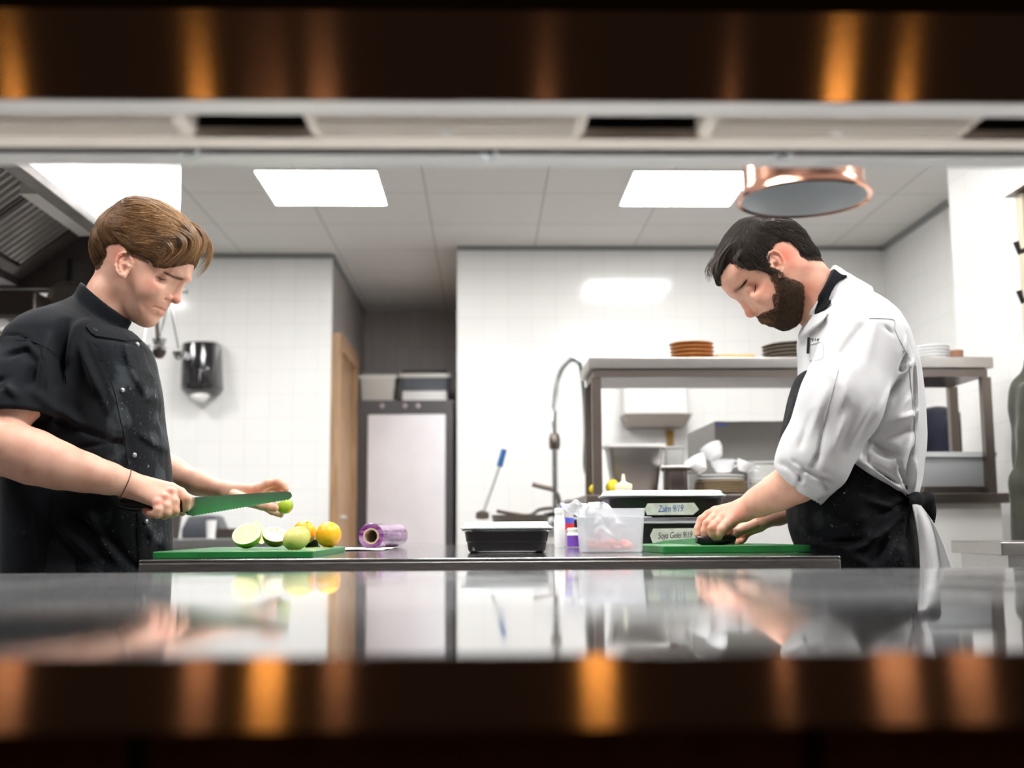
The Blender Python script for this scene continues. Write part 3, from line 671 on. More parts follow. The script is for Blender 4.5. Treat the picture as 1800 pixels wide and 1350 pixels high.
def plates(name, labels, grp, px, Y, z, r, n, dz, m, rim=.004, cat='plate'):
    c = Vector((X(px, Y), Y, z)); base = None
    for k in range(n):
        lab = labels if isinstance(labels, str) else labels[k]
        if base is None:
            base = MB().lathe([(r*.45, 0), (r*.55, .001), (r*.97, rim*2.2), (r, rim*3), (r*.985, rim*3.4), (r*.94, rim*2.9), (r*.55, .0035), (.001, .003)], n=40, cap1=False).build(name, m)
            tag(base, lab, cat, grp); o = base
        else: o = dup(base, c, label=lab)
        o.location = c+Vector((random.uniform(-.002, .002), random.uniform(-.002, .002), k*dz))
m_brp = mat('orange_brown_glaze', (.42,.17,.05), .35); m_gyp = mat('grey_brown_glaze', (.17,.145,.12), .4); m_wh = mat('white_china', (.85,.86,.87), .15)
m_tan = mat('tan_rim_china', (.33,.25,.15), .4); m_lw = mat('light_wood', (.62,.34,.14), .5)
plates('brown_plate', ['brown glazed plate, bottom of the stack at the left of the shelf']+['brown glazed plate inside the stack at the left of the shelf']*3+['brown glazed plate, topmost at the left of the shelf'], 'brown plates on the shelf', 1218, 4.14, SZ, .082, 5, .0145, m_brp)
o = MB().rbox([(.001, 0), (0, .001), (0, .016), (.001, .017)], .145, .11, .01).build('wooden_board', m_lw, smooth=None); o.location = (X(1288, 4.1)+.004, 4.09, SZ); tag(o, 'thin light wooden board on the shelf behind the brown plates', 'board')
plates('grey_plate', ['large grey-brown plate, bottom of the stack on the shelf']+['large grey-brown plate in the middle of the stack on the shelf']*3+['large grey-brown plate, topmost of its stack on the shelf'], 'large grey plates on the shelf', 1402, 4.16, SZ, .125, 5, .0135, m_gyp)
plates('white_plate', ['white plate, bottom of the stack at the right end of the shelf']+['white plate inside the stack at the right end of the shelf']*3+['white plate, topmost at the right end of the shelf'], 'white plates on the shelf', 1644, 4.13, SZ, .060, 5, .0115, m_wh)
o = MB().lathe([(.018, 0), (.022, .003), (.024, .036), (.021, .036), (.019, .005)], n=20, cap1=True).build('brown_pot', mat('brown_clay', (.25,.12,.07), .6)); o.location = (X(1686, 4.08), 4.08, SZ); tag(o, 'small brown clay pot beside the white plates on the shelf', 'pot')
o = MB().lathe([(.03, 0), (.045, .02), (.05, .055), (.047, .055), (.03, .006)], n=24).build('white_bowl', m_wh); o.location = (X(1606, 4.2), 4.2, SZ); tag(o, 'white bowl with a dark lid on the shelf behind the bearded chef\'s back', 'bowl'); wb_ = o
o = MB().lathe([(.012, 0), (.022, .006), (.02, .014), (.004, .022)], n=16).build('dark_lid', m_blk); o.name = 'lid'; o.parent = wb_; o.location = (0, 0, .0555)
# things on the bench
def rimmed_bin(name, label, cat, px0, px1, pyt, Y, z, dpt, m, taper=.012, rimm=None, rimh=.008):
    x0, x1 = X(px0, Y), X(px1, Y); h = Zp(pyt, Y)-z; t = thing(name, label, cat, ((x0+x1)/2, Y+dpt/2, z))
    MB().rbox([(taper, 0), (taper-.002, .003), (.002, h-rimh), (0, h-rimh), (.003, h-rimh), (taper+.003, .006)], x1-x0, dpt, .02).build('body', m, t)
    MB().rbox([(.0, h-rimh-.004), (-.008, h-rimh), (-.009, h-.001), (-.002, h), (.004, h-.002), (.004, h-rimh)], x1-x0, dpt, .022, cap0=False, cap1=False).build('rim', rimm or m, t)
    return t
m_bin = steel('pan_steel', (.45,.43,.42), .3)
rimmed_bin('steel_food_pan', 'deep tapered steel food pan behind the shelf\'s left post', 'pan', 1068, 1166, 780, 4.14, BH, .16, m_bin, .028, m_wp, .012)
t = rimmed_bin('steel_pot', 'small dark steel pot with a white lid beside the deep steel pan', 'pot', 1168, 1208, 823, 4.06, BH, .09, m_std, .003)
h_ = Zp(823, 4.06)-BH; MB().lathe([(.052, h_), (.055, h_+.003), (.050, h_+.008), (.01, h_+.010)], n=28).build('lid', m_wp, t)
rimmed_bin('white_food_tub', 'white tub standing behind the small steel pot', 'tub', 1165, 1200, 785, 4.30, BH, .08, m_wp, .004)
plates('tan_plate', ['tan-rimmed plate, bottom of the stack under the white cups']+['tan-rimmed plate inside the stack under the white cups']*3+['tan-rimmed plate, topmost of the stack under the white cups'], 'tan plates on the dish bench', 1262, 4.16, BH, .098, 5, .009, m_tan)
plates('white_dish', ['white dish, lower of the two on the tan plates', 'white dish, upper of the two on the tan plates'], 'white dishes on the tan plates', 1260, 4.16, BH+.047, .092, 2, .012, m_wh)
def cup(px, py, Y, z, r, h, rot, lab, cat='cup', name='white_cup'):
    t = thing(name, lab, cat, (X(px, Y), Y, z)); t.rotation_euler = rot
    MB().lathe([(r*.55, 0), (r*.62, .002), (r*.95, h*.6), (r, h), (r*.93, h), (r*.86, h*.6), (r*.5, .006)], n=28).build('bowl', m_wh, t)
    MB().tube([(r*.9*1.0, 0, h*.8), (r*1.45, 0, h*.78), (r*1.5, 0, h*.45), (r*.9, 0, h*.3)], .004).build('handle', m_wh, t)
cup(1229, 0, 4.11, BH+.085, .040, .055, (.0, .5, 2.6), 'white cup tilted on the left of the dish pile')
cup(1268, 0, 4.17, BH+.085, .045, .045, (.1, -.1, .4), 'white cup in the middle of the dish pile')
cup(1303, 0, 4.13, BH+.085, .036, .040, (.2, .3, .2), 'white cup at the right edge of the dish pile')
cup(1256, 0, 4.15, BH+.136, .042, .050, (.25, .45, 2.9), 'white cup topmost on the dish pile')
plates('white_saucer', ['white saucer, bottom of the stack behind the bearded chef\'s forearm']+['white saucer inside the stack behind the bearded chef\'s forearm']*4+['white saucer, topmost behind the bearded chef\'s forearm'], 'white saucers on the dish bench', 1340, 4.14, BH, .055, 6, .009, m_wh, cat='saucer')
rimmed_bin('white_food_tub', 'white tub standing between the dish pile and the bearded chef', 'tub', 1316, 1365, 812, 4.26, BH, .09, m_wp, .004)
# dishwasher hood
Yd = 4.42; x0, x1, z1, z0 = X(1255, Yd), X(1480, Yd), Zp(741, Yd), BH
t = thing('dishwasher_hood', 'square steel dishwasher hood behind the white cups', 'dishwasher', ((x0+x1)/2, Yd, BH)); w = (x1-x0)/2
MB().add([(-w, 0, 0), (w, 0, 0), (w, 0, z1-z0), (-w, 0, z1-z0), (-w-.08, .17, 0), (w, .17, 0), (w, .17, z1-z0+.0), (-w-.08, .17, z1-z0-.035)],
    [(0,1,2,3), (1,5,6,2), (5,4,7,6), (4,0,3,7), (3,2,6,7), (0,4,5,1)]).build('hood', steel('hood_steel', (.40,.385,.37), .38), t, bevel=.004)
MB().box(-w+.006, -w+.046, -.001, 0, z1-z0-.022, z1-z0-.006).build('blue_sticker', mat('blue_sticker', (.25,.30,.70), .5), t)
# grey crate at the right end
t = rimmed_bin('grey_crate', 'grey plastic crate at the right end of the dish bench', 'crate', 1610, 1746, 797, 4.05, BH+.025, .225, mat('grey_crate_plastic', (.34,.355,.37), .4), .01, mat('light_grey_rim', (.52,.54,.55), .4), .018)
MB().box(-.13, .13, -.12, .12, -.0245, -.0005).build('base_rail', m_std, t)
# wall box with sloping steel tray, brown strap
Yw = YR; x0, x1 = X(1092, Yw), X(1200, Yw); t = thing('wall_dispenser', 'white wall dispenser box with a steel drip tray', 'dispenser', ((x0+x1)/2, Yw, 1.5))
w = (x1-x0)/2; MB().box(-w, w, -.16, -.001, Zp(733, Yw)-1.5, Zp(660, Yw)-1.5).build('box', m_white, t, bevel=.012)
MB().prism([(-w-.01, Zp(733, Yw)-1.503), (w+.02, Zp(733, Yw)-1.503), (w-.02, Zp(755, Yw)-1.5), (-w+.02, Zp(755, Yw)-1.5)], -.20, -.001).build('drip_tray', m_std, t)
o = MB().box(X(1170, Yw), X(1182, Yw), Yw-.012, Yw-.001, Zp(800, Yw), Zp(757, Yw)).build('brown_tape_strip', mat('ochre_tape', (.42,.24,.05), .5)); tag(o, 'ochre strip hanging on the wall under the white dispenser', 'strip')
o = MB().rbox([(.001, 0), (0, .001), (0, .006)], .07, .01, .004).build('yellow_note', mat('pale_orange_note', (.85,.62,.35), .6)); o.location = (X(1135, Yw), Yw-.168, Zp(676, Yw)); tag(o, 'small pale orange note on the white wall dispenser', 'note')

# lower sink unit at the left of the bench, with pre-rinse tap
t = thing('sink_unit', 'low steel sink unit along the back wall left of the dish bench', 'sink', (0, 4.9, 0))
SH = .965; m_snk = mat('white_sink_front', (.80,.80,.79), .3)
MB().box(-.06, .52, 0, .70, 0, SH-.03).build('cabinet', m_snk, t); MB().box(-.08, .54, -.02, .72, SH-.03, SH).build('worktop', m_stb, t, bevel=.004)
t = thing('pre_rinse_tap', 'tall spring-hose rinse tap rising from the sink', 'tap', (X(974, 5.2), 5.2, SH)); m_chr = mat('chrome', (.60,.62,.63), .15, 1.0)
def q(px, py, Y=5.2): v = at(px, py, Y); return v-Vector(t.location)
MB().lathe([(.03, 0), (.03, .02), (.013, .03), (.013, q(974, 775).z)], n=16).build('riser', m_chr, t)
MB().lathe([(.022, q(974, 790).z), (.026, q(974, 782).z), (.026, q(974, 770).z), (.018, q(974, 762).z)], n=16).build('collar', m_std, t)
crv = [q(974, 770), q(974, 730), q(976, 700), q(980, 670), q(988, 648), q(1000, 634), q(1010, 632), q(1020, 640)]
def cr(pts, n):
    out = []; P_ = [pts[0]]+list(pts)+[pts[-1]]
    for i in range(1, len(P_)-2):
        for k in range(n):
            u = k/n; a, b, c, d = P_[i-1], P_[i], P_[i+1], P_[i+2]
            out.append(.5*((2*b)+(c-a)*u+(2*a-5*b+4*c-d)*u*u+(3*b-3*c+d-a)*u**3))
    return out+[pts[-1]]
path = cr([Vector(p) for p in crv], 14)
MB().tube(path, [.010+.004*(i % 2) for i in range(len(path))], n=10).build('spring_hose', m_chr, t)
hs = cr([q(1020, 640), q(1026, 690), q(1029, 760), q(1028, 815), q(1033, 838), q(1042, 842), q(1046, 830), q(1047, 770)], 10)
MB().tube(hs, .008, n=10).build('supply_hose', mat('dark_green_hose', (.03,.07,.05), .5), t)
sp = cr([q(936, 851), q(955, 856), q(972, 861), q(980, 872), q(983, 886)], 8); MB().tube(sp, [.012]*len(sp), n=10).build('spout', m_std, t)
# blue handled dish brush leaning in the sink, dark utensils
a, b, c = at(886, 790, 5.0), at(878, 820, 5.0), at(848, 905, 5.0); t = thing('long_dish_brush', 'long dish brush with a blue grip leaning over the sink', 'brush', c)
MB().tube([a-c, b-c], [.012, .013], n=12).build('blue_grip', mat('blue_plastic', (.03,.15,.42), .4), t); MB().tube([b-c, Vector((0,0,0))], .007, n=10).build('shaft', mat('pale_grey_shaft', (.55,.56,.55), .4), t)
MB().lathe([(.012, -.02), (.03, -.015), (.028, .01), (.008, .02)], n=18).build('brush_head', mat('dark_bristle', (.10,.08,.06), .8), t)
m_dk = mat('dark_steel', (.12,.10,.09), .35, .8)
o = MB().tube(cr([at(873, 898, 4.95), at(900, 903, 4.95), at(930, 906, 4.95), at(948, 896, 4.95), at(972, 893, 4.95)], 6), .008, n=8).build('steel_ladle', m_dk); tag(o, 'dark steel ladle lying on the sink edge', 'ladle')
t = thing('black_pan', 'black pan with a sloping handle on the sink edge', 'pan', at(915, 914, 4.93)+Vector((0, 0, .0)))
t.location.z = SH; MB().lathe([(.10, 0), (.115, .004), (.125, .05), (.121, .05), (.11, .006)], n=32).build('bowl', mat('dark_pan', (.13,.11,.09), .5), t)
MB().tube([(.10, -.03, .045), (.16, -.05, .06), (.22, -.08, .09)], [.011, .010, .008], n=10).build('handle', m_blk, t)
o = MB().lathe([(.05, 0), (.055, .01), (.055, .10), (.02, .12)], n=24).build('grey_jug', m_bin); o.location = (X(1001, 5.12), 5.12, SH); tag(o, 'grey steel jug on the sink edge beside the black pan', 'jug')
# yellow gloves / sponges between the posts
m_yel = mat('yellow_sponge', (.75,.60,.02), .7)
for px, py, r, lab in ((1046, 851, .022, 'yellow sponge, the smaller, left of the shelf post'), (1076, 848, .028, 'yellow cloth ball, the larger, right of the shelf post')):
    g = Fld(); [g.ell((random.uniform(-.4, .4)*r, random.uniform(-.3, .3)*r, r*1.0+random.uniform(-.45, .45)*r), (r*.62, r*.5, r*.6), k=.01) for _ in range(7)]
    o = sculpt('yellow_sponge', g, (-.06, .06, -.06, .06, -.01, .10), .004, m_yel); o.location = (X(px, 4.02), 4.035, BH-.003+.0); tag(o, lab, 'sponge', 'yellow sponges on the dish bench')

# ------------------------------------------------------------------ hall: fridge, shelf above it, crates
Yf = 8.2; x0, x1, z1 = X(622, Yf), X(800, Yf)-.015, Zp(703, Yf)
t = thing('tall_fridge', 'tall fridge with a pale door in a dark frame at the end of the hall', 'fridge', ((x0+x1)/2, Yf, 0)); w = (x1-x0)/2
m_fr = mat('fridge_frame_dark', (.055,.05,.055), .4); m_fd = mat('fridge_door_pale', (.74,.72,.76), .35); noise_color(m_fd, (.70,.685,.73), (.78,.76,.80), 2.5, 3)
MB().box(-w, w, .06, .70, 0, z1).build('body', m_fr, t)
MB().box(-w, X(646, Yf)-t.location.x, 0, .06, 0, z1).box(X(784, Yf)-t.location.x, w, 0, .06, 0, z1).box(X(646, Yf)-t.location.x, X(784, Yf)-t.location.x, 0, .06, Zp(726, Yf), z1).build('frame', m_fr, t)
MB().box(X(647, Yf)-t.location.x, X(783, Yf)-t.location.x, -.012, .055, .12, Zp(728, Yf)).build('door', m_fd, t, bevel=.006)
for px in (672, 712, 735): MB().lathe([(.016, 0), (.016, .012), (.012, .014)], n=16, M=Matrix.Rotation(PI/2, 4, 'X')).build('control_knob', mat('pinkish_knob', (.45,.38,.42), .4), t).location = (X(px, Yf)-t.location.x, -.001, Zp(713, Yf))
def crate(name, label, px0, px1, py0, py1, m, rimm, Y=Yf+.15, dp=.32):
    x0, x1 = X(px0, Y), X(px1, Y); t = thing(name, label, 'crate', ((x0+x1)/2, Y+dp/2, z1+.002)); h = Zp(py0, Y)-Zp(py1, Y)
    MB().rbox([(.02, 0), (.004, h-.02), (.008, h-.02), (.024, .005)], x1-x0, dp, .02).build('body', m, t)
    MB().rbox([(0, h-.03), (-.008, h-.028), (-.008, h), (.003, h), (.003, h-.03)], x1-x0, dp, .022, cap0=False, cap1=False).build('rim', rimm, t)
    return t
m_cw = mat('offwhite_crate', (.72,.68,.64), .5); m_cd = mat('slate_crate', (.10,.115,.14), .5)
ta = crate('storage_crate', 'off-white storage crate with a pale lid on top of the fridge', 630, 695, 652, 700, m_cw, m_white)
tb = crate('storage_crate', 'dark slate crate with white packs below its rim on top of the fridge', 702, 790, 650, 700, m_cd, m_white)
xx0, xx1 = X(704, Yf+.1)-tb.location.x, X(788, Yf+.1)-tb.location.x
hh = Zp(682, Yf+.15)-Zp(701, Yf+.15)
MB().box(xx0+.01, xx1-.01, -.19, -.165, .0, hh).build('white_packs', m_white, tb, bevel=.01)
o = MB().rbox([(.002, 0), (0, .003), (0, .024), (.004, .028)], X(786, Yf+.2)-X(706, Yf+.2), .30, .02).build('dark_lid', m_blk); o.name = 'lid'; o.parent = tb; o.location = ((X(706, Yf+.2)+X(786, Yf+.2))/2-tb.location.x, .03, Zp(650, Yf+.15)-Zp(700, Yf+.15)+.002)
t = thing('light_switch', 'white switch plate on the hall wall beside the oak door frame', 'switch', (XH0+.001, 8.45, Zp(686, 8.45)))
MB().box(0, .012, -.045, .045, -.07, .07).build('plate', m_white, t, bevel=.003); MB().box(.012, .016, -.02, .02, -.03, .03).build('rocker', m_wp, t)

# ------------------------------------------------------------------ left back wall: soap dispenser, ladles, counter clutter
Yd = YL-.001; t = thing('paper_dispenser', 'black wall-mounted paper roll dispenser with a white paper end sticking out', 'dispenser', at(358, 652, Yd))
t.rotation_euler = (0, -.045, 0); k_ = Yd/2000.
bx = MB(); n = 14; hw = 33*k_
prof = [(-hw*.96, -.22), (-hw, -.02)]
secs = []
for (z, s_, dd) in ((46*k_, .93, .16), (44*k_, .95, .19), (0, 1.0, .22), (-30*k_, 1.03, .22), (-36*k_, 1.03, .20), (-46*k_, .80, .15)):
    secs.append([(-hw*s_*math.cos(PI*i/n)*(1 if 0 < i < n else 1), -dd*math.sin(PI*i/n)**.55, z) for i in range(n+1)])
vs = [v for s_ in secs for v in s_]; m_ = n+1
bx.add(vs, [(i*m_+j, i*m_+j+1, (i+1)*m_+j+1, (i+1)*m_+j) for i in range(len(secs)-1) for j in range(n)]+[tuple(range(m_-1, -1, -1)), tuple(range((len(secs)-1)*m_, len(secs)*m_))]+[(i*m_, (i+1)*m_, (i+1)*m_+n, i*m_+n) for i in range(len(secs)-1)], True)
bx.build('cover', mat('glossy_black', (.012,.012,.014), .12, coat=.5), t)
MB().lathe([(.001, -.052), (.03, -.045), (.055, -.02), (.06, .0), (.05, .02)], n=24, c=(0, -.11, -46*k_), sy=.8).build('paper_end', m_white, t)
MB().lathe([(.001, -.003), (.02, -.002), (.022, 0)], n=20, M=Matrix.Rotation(PI/2, 4, 'X'), c=(-12*k_, -.215, 18*k_)).build('badge', mat('grey_badge', (.35,.33,.38), .4), t)
# extractor canopy
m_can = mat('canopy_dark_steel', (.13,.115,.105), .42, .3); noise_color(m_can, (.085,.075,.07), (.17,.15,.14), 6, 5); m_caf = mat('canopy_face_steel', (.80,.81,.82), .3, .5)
cx1 = -1.335; y0_, y1_ = 2.35, 4.9; zb = ZC+1.03
t = thing('extractor_canopy', 'dark steel extractor canopy with slatted grease filters, upper left of the picture', 'extractor canopy', (-2.3, 3.6, zb))
def rel(p): return Vector(p)-Vector(t.location)
def rb(mb, *b): a = rel((b[0], b[2], b[4])); c = rel((b[1], b[3], b[5])); return mb.box(a.x, c.x, a.y, c.y, a.z, c.z)
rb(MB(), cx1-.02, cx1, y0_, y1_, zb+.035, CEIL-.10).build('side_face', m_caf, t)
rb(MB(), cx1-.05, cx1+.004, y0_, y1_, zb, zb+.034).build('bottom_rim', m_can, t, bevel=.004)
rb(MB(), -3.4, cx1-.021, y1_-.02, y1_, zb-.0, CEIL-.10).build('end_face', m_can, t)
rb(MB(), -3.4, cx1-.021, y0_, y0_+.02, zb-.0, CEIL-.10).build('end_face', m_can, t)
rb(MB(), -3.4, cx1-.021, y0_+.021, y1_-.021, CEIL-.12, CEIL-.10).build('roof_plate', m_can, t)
# sloping inner face carrying the filters
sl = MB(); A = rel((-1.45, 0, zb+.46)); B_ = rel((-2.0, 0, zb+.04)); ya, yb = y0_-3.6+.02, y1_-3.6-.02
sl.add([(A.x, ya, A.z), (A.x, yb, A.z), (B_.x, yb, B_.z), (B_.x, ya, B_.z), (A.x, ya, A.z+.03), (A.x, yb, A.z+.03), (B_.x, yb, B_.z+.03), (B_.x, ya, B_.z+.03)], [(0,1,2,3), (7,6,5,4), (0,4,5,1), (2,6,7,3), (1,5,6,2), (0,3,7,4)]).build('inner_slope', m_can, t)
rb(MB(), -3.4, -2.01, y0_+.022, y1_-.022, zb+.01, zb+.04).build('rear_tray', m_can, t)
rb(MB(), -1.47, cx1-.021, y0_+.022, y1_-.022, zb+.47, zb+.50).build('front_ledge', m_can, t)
dirv = (B_-A); Ls = dirv.length; dirv.normalize(); nrm = Vector((dirv.z, 0, -dirv.x)); 
if nrm.z > 0: nrm = -nrm
m_fl_ = mat('filter_steel', (.42,.40,.38), .3, .55)
for fi in range(4):
    fy0 = -.86+fi*.50; fb = MB()
    for k in range(9):
        yy = fy0+.03+k*.05; p = []
        for (s_, o_) in ((.06, .004), (.62, .004)):
            base = Vector((A.x, 0, A.z))+dirv*s_+nrm*.004
            p += [base+Vector((0, yy, 0)), base+Vector((0, yy+.030, 0)), base+Vector((0, yy+.024, 0))+nrm*.018, base+Vector((0, yy+.006, 0))+nrm*.018]
        fb.add(p, [(0,1,2,3), (7,6,5,4), (0,4,5,1), (1,5,6,2), (2,6,7,3), (3,7,4,0)])
    fo_ = fb.build('grease_filter', m_fl_, t)
    gb = MB()
    for yo in (0, .47):
        b0 = Vector((A.x, 0, A.z))+dirv*.02+nrm*.004+Vector((0, fy0+yo, 0)); b1 = b0+dirv*.645; w_ = Vector((0, .010, 0)); gb.add([b0, b0+w_, b1+w_, b1, b0+nrm*.02, b0+w_+nrm*.02, b1+w_+nrm*.02, b1+nrm*.02], [(0,1,2,3), (7,6,5,4), (0,4,5,1), (1,5,6,2), (2,6,7,3), (3,7,4,0)])
    for s_ in (.02, .635):
        base = Vector((A.x, 0, A.z))+dirv*s_+nrm*.004
        gb.add([base+Vector((0, fy0+.0, 0)), base+Vector((0, fy0+.48, 0)), base+dirv*.03+Vector((0, fy0+.48, 0)), base+dirv*.03+Vector((0, fy0, 0)), base+nrm*.02+Vector((0, fy0, 0)), base+nrm*.02+Vector((0, fy0+.48, 0)), base+dirv*.03+nrm*.02+Vector((0, fy0+.48, 0)), base+dirv*.03+nrm*.02+Vector((0, fy0, 0))], [(0,1,2,3), (7,6,5,4), (0,4,5,1), (1,5,6,2), (2,6,7,3), (3,7,4,0)])
    gb.build('filter_frame', m_can, fo_)
rb(MB(), -2.0, -1.96, 4.5, 4.54, CEIL-.10, CEIL).build('hanger_rod', m_can, t)
rb(MB(), -2.0, -1.96, 2.7, 2.74, CEIL-.10, CEIL).build('hanger_rod', m_can, t)
rb(MB(), -1.66, -1.48, 4.0, 4.6, zb+.16, zb+.20).build('canopy_lamp', mat('canopy_lamp_glass', (.75,.73,.68), .3), t)
# hanging ladles from a rail behind the young chef's head
Yl = 4.75; rail_z = Zp(512, Yl); t = thing('utensil_rail', 'steel utensil rail under the canopy behind the young chef', 'rail', (-2.2, Yl, rail_z))
MB().tube([(-.6, 0, 0), (.95, 0, 0)], .008).build('bar', m_chr, t); 
for x in (-.5, .85): MB().tube([(x, 0, 0), (x, 0, zb-rail_z+.01)], .006).build('bracket', m_chr, t)
for i, (xt, xb, py, kind) in enumerate(((263, 258, 612, 0), (268, 272, 606, 0), (272, 279, 618, 1), (300, 288, 602, 0), (296, 311, 618, 0))):
    a = at(xt, 512, Yl); a.z = rail_z-.009; b = at(xb, py, Yl); b.y += (-.05, .075, .005, -.065, .04)[i]; t = thing('hanging_ladle', ('steel ladle farthest left under the young chef\'s chin', 'steel ladle second from the left under the young chef\'s chin', 'dark broad-handled spoon hanging among the steel ladles', 'steel ladle just right of the dark spoon', 'rightmost steel ladle, nearest the black dispenser')[i], 'ladle', b, group='ladles on the utensil rail')
    v = a-b; r_ = .0085 if kind else .0045
    MB().tube([v+Vector((0, 0, .004)), v*.6, v*.08], [r_*.8, r_, r_]).build('handle', m_dk if kind else m_chr, t)
    MB().lathe([(.001, -.030), (.015, -.027), (.026, -.014), (.030, .004), (.027, .004), (.022, -.012), (.001, -.025)], n=24, cap0=False, cap1=False).build('ladle_bowl', m_dk if kind else m_chr, t)
# left wall equipment: shelf with round pan, range behind the young chef
Ys = 4.5; zz = lambda py, Y=Ys: Zp(py, Y)
t = thing('wall_shelf', 'steel shelf behind the young chef\'s shoulder', 'shelf', (X(60, Ys), Ys, zz(552)))
MB().box(-1.0, .22, 0, .34, -.018, 0).build('board', m_stb, t, bevel=.003); MB().box(-1.0, .22, .325, .34, .0, .03).build('back_lip', m_stb, t)
MB().box(-1.0, .22, .02, .33, zz(580)-zz(552)-.012, zz(580)-zz(552)).build('lower_board', m_stb, t)
for x in (-.95, .2): MB().box(x-.012, x+.012, .30, .32, -zz(552)+.0, -.019).build('support_post', m_std, t)
t = thing('round_pan', 'round steel pan standing upright on the shelf behind the young chef', 'pan', (X(78, Ys), Ys+.22, zz(552)+.001)); r_ = 38*Ys/2000.
Mx_ = Matrix.Rotation(PI/2, 4, 'X')
MB().lathe([(.001, .0), (r_*.9, 0), (r_, .03), (r_*1.02, .03), (r_*.92, -.006), (.001, -.006)], n=48, M=Mx_, c=(0, 0, r_*1.02), cap0=False, cap1=False).build('pan_body', mat('worn_pan_steel', (.36,.33,.30), .35, .9), t)
MB().tube([(0, -.01, r_*2.0), (0, -.01, r_*2.0+.10)], [.012, .012]).build('handle', m_blk, t)
o = MB().rbox([(.004, 0), (0, .004), (0, .10), (.006, .105)], .36, .26, .01).build('metal_box', m_std); o.location = (X(10, Ys)-.10, Ys+.17, zz(552)); tag(o, 'dark metal box on the shelf left of the round pan', 'box')
o = MB().lathe([(.05, 0), (.06, .004), (.06, .03), (.03, .05)], n=24).build('steel_dish', mat('bright_steel', (.8,.8,.8), .15, .9)); o.location = (X(10, Ys), Ys+.12, zz(580)); tag(o, 'bright round steel dish on the lower board of the shelf', 'dish')
t = thing('kitchen_range', 'steel kitchen range at the left edge behind the young chef', 'range', (-2.35, 3.9, 0))
MB().box(-.8, .72, 0, .9, .0, .90).build('body', m_stb, t); MB().box(-.8, .74, -.02, .9, .905, .93).build('worktop', m_st, t, bevel=.003)
MB().box(-.8, .73, .3, .9, .9305, 1.06).build('back_unit', m_stb, t)
MB().box(X(0, 3.88)+2.35-.01, X(17, 3.88)+2.35, -.025, -.019, Zp(882, 3.88), Zp(875, 3.88)).build('yellow_sticker', mat('yellow_sticker', (.85,.6,.02), .5), t)
for k in range(2): MB().box(-.78, .70, -.012, -.001, .10+k*.38, .44+k*.38).build('door', m_st, t, bevel=.004)
# counter along the back-left wall with clutter
t = thing('back_counter', 'grey steel counter along the back wall behind the citrus fruit', 'counter', (-1.6, 6.2, 0))
zt_ = Zp(944, 6.2); MB().box(-.9, .60, 0, .85, zt_-.05, zt_).build('worktop', steel('dull_steel', (.42,.42,.42), .4), t, bevel=.004); MB().box(-.88, .58, .03, .84, 0, zt_-.051).build('cabinet', mat('grey_cabinet', (.40,.40,.41), .4), t)
t = thing('herb_pot', 'green herbs in a dark pot on the back counter', 'potted herb', (X(311, 6.4), 6.33, zt_)); MB().lathe([(.05, 0), (.065, .13), (.06, .13), (.05, .02)], n=20).build('pot', m_dk, t)
hb = MB()
for k in range(60):
    a, r_ = random.uniform(0, 2*PI), random.uniform(0, .06); c = Vector((r_*math.cos(a), r_*math.sin(a), .13+random.uniform(0, .07))); d = Vector((random.uniform(-1, 1), random.uniform(-1, 1), random.uniform(-.2, .6))).normalized()*.022; e = d.cross(Vector((.3,.2,1))).normalized()*.010
    hb.add([c-d, c+e, c+d, c-e], [(0,1,2,3)])
hb.build('leaves', mat('herb_green', (.16,.26,.05), .6), t)
o = MB().rbox([(.006, 0), (0, .006), (0, .05), (.03, .12), (.05, .13)], .22, .26, .03).build('dark_appliance', mat('dark_blue_grey', (.055,.06,.075), .4)); o.location = (X(352, 6.45), 6.66, zt_); tag(o, 'dark low appliance on the back counter', 'appliance')
o = MB().lathe([(.022, 0), (.028, .10), (.026, .10), (.02, .008)], n=20).build('white_cup', m_wp); o.location = (X(379, 6.4), 6.38, zt_); tag(o, 'white cup on the back counter right of the dark appliance', 'cup')
o = MB().rbox([(.004, 0), (0, .004), (0, .05), (.005, .054)], .16, .20, .01).build('dark_tray', m_dk); o.location = (X(412, 6.5)+.02, 6.5, zt_); tag(o, 'dark tray on the back counter behind the lime half', 'tray')

# ------------------------------------------------------------------ right edge: coat rack with green jacket, steel unit
t = thing('coat_rack', 'cream wooden coat rack with black hooks at the right edge', 'coat rack', (1.955, 3.66, 0)); Yc = 3.9
m_cream2 = mat('cream_wood', (.62,.54,.40), .5)
MB().box(-.03, .0, -.10, -.05, 0, Zp(338, Yc, 1790)).build('post', m_cream2, t); MB().box(-.03, .0, .25, .30, 0, Zp(338, Yc, 1790)).build('post', m_cream2, t)
MB().box(-.06, .01, -.14, .33, Zp(335, Yc, 1790), Zp(328, Yc, 1790)).build('top_board', m_std, t)
for py in (440, 525):
    MB().box(-.028, .0, -.05, .25, Zp(py+12, Yc, 1790), Zp(py-12, Yc, 1790)).build('hook_board', m_cream2, t)
    for yy in (-.02, .1, .2): MB().tube([(-.028, yy, Zp(py, Yc, 1790)), (-.075, yy, Zp(py+8, Yc, 1790)), (-.085, yy, Zp(py-10, Yc, 1790))], .011).build('hook', m_blk, t)
gj = Fld(); Yj = 3.62
def gp(px, py, dy=0.): v = at(px, py, Yj+dy); return (v.x, v.y, v.z)
gj.chain([(*gp(1822, 640), .035), (*gp(1838, 705), .10), (*gp(1842, 800), .09), (*gp(1842, 955), .085)], k=.05); gj.chain([(*gp(1800, 690, -.02), .026), (*gp(1806, 760, -.03), .034), (*gp(1800, 850, -.03), .036), (*gp(1806, 950, -.03), .040)], k=.03)
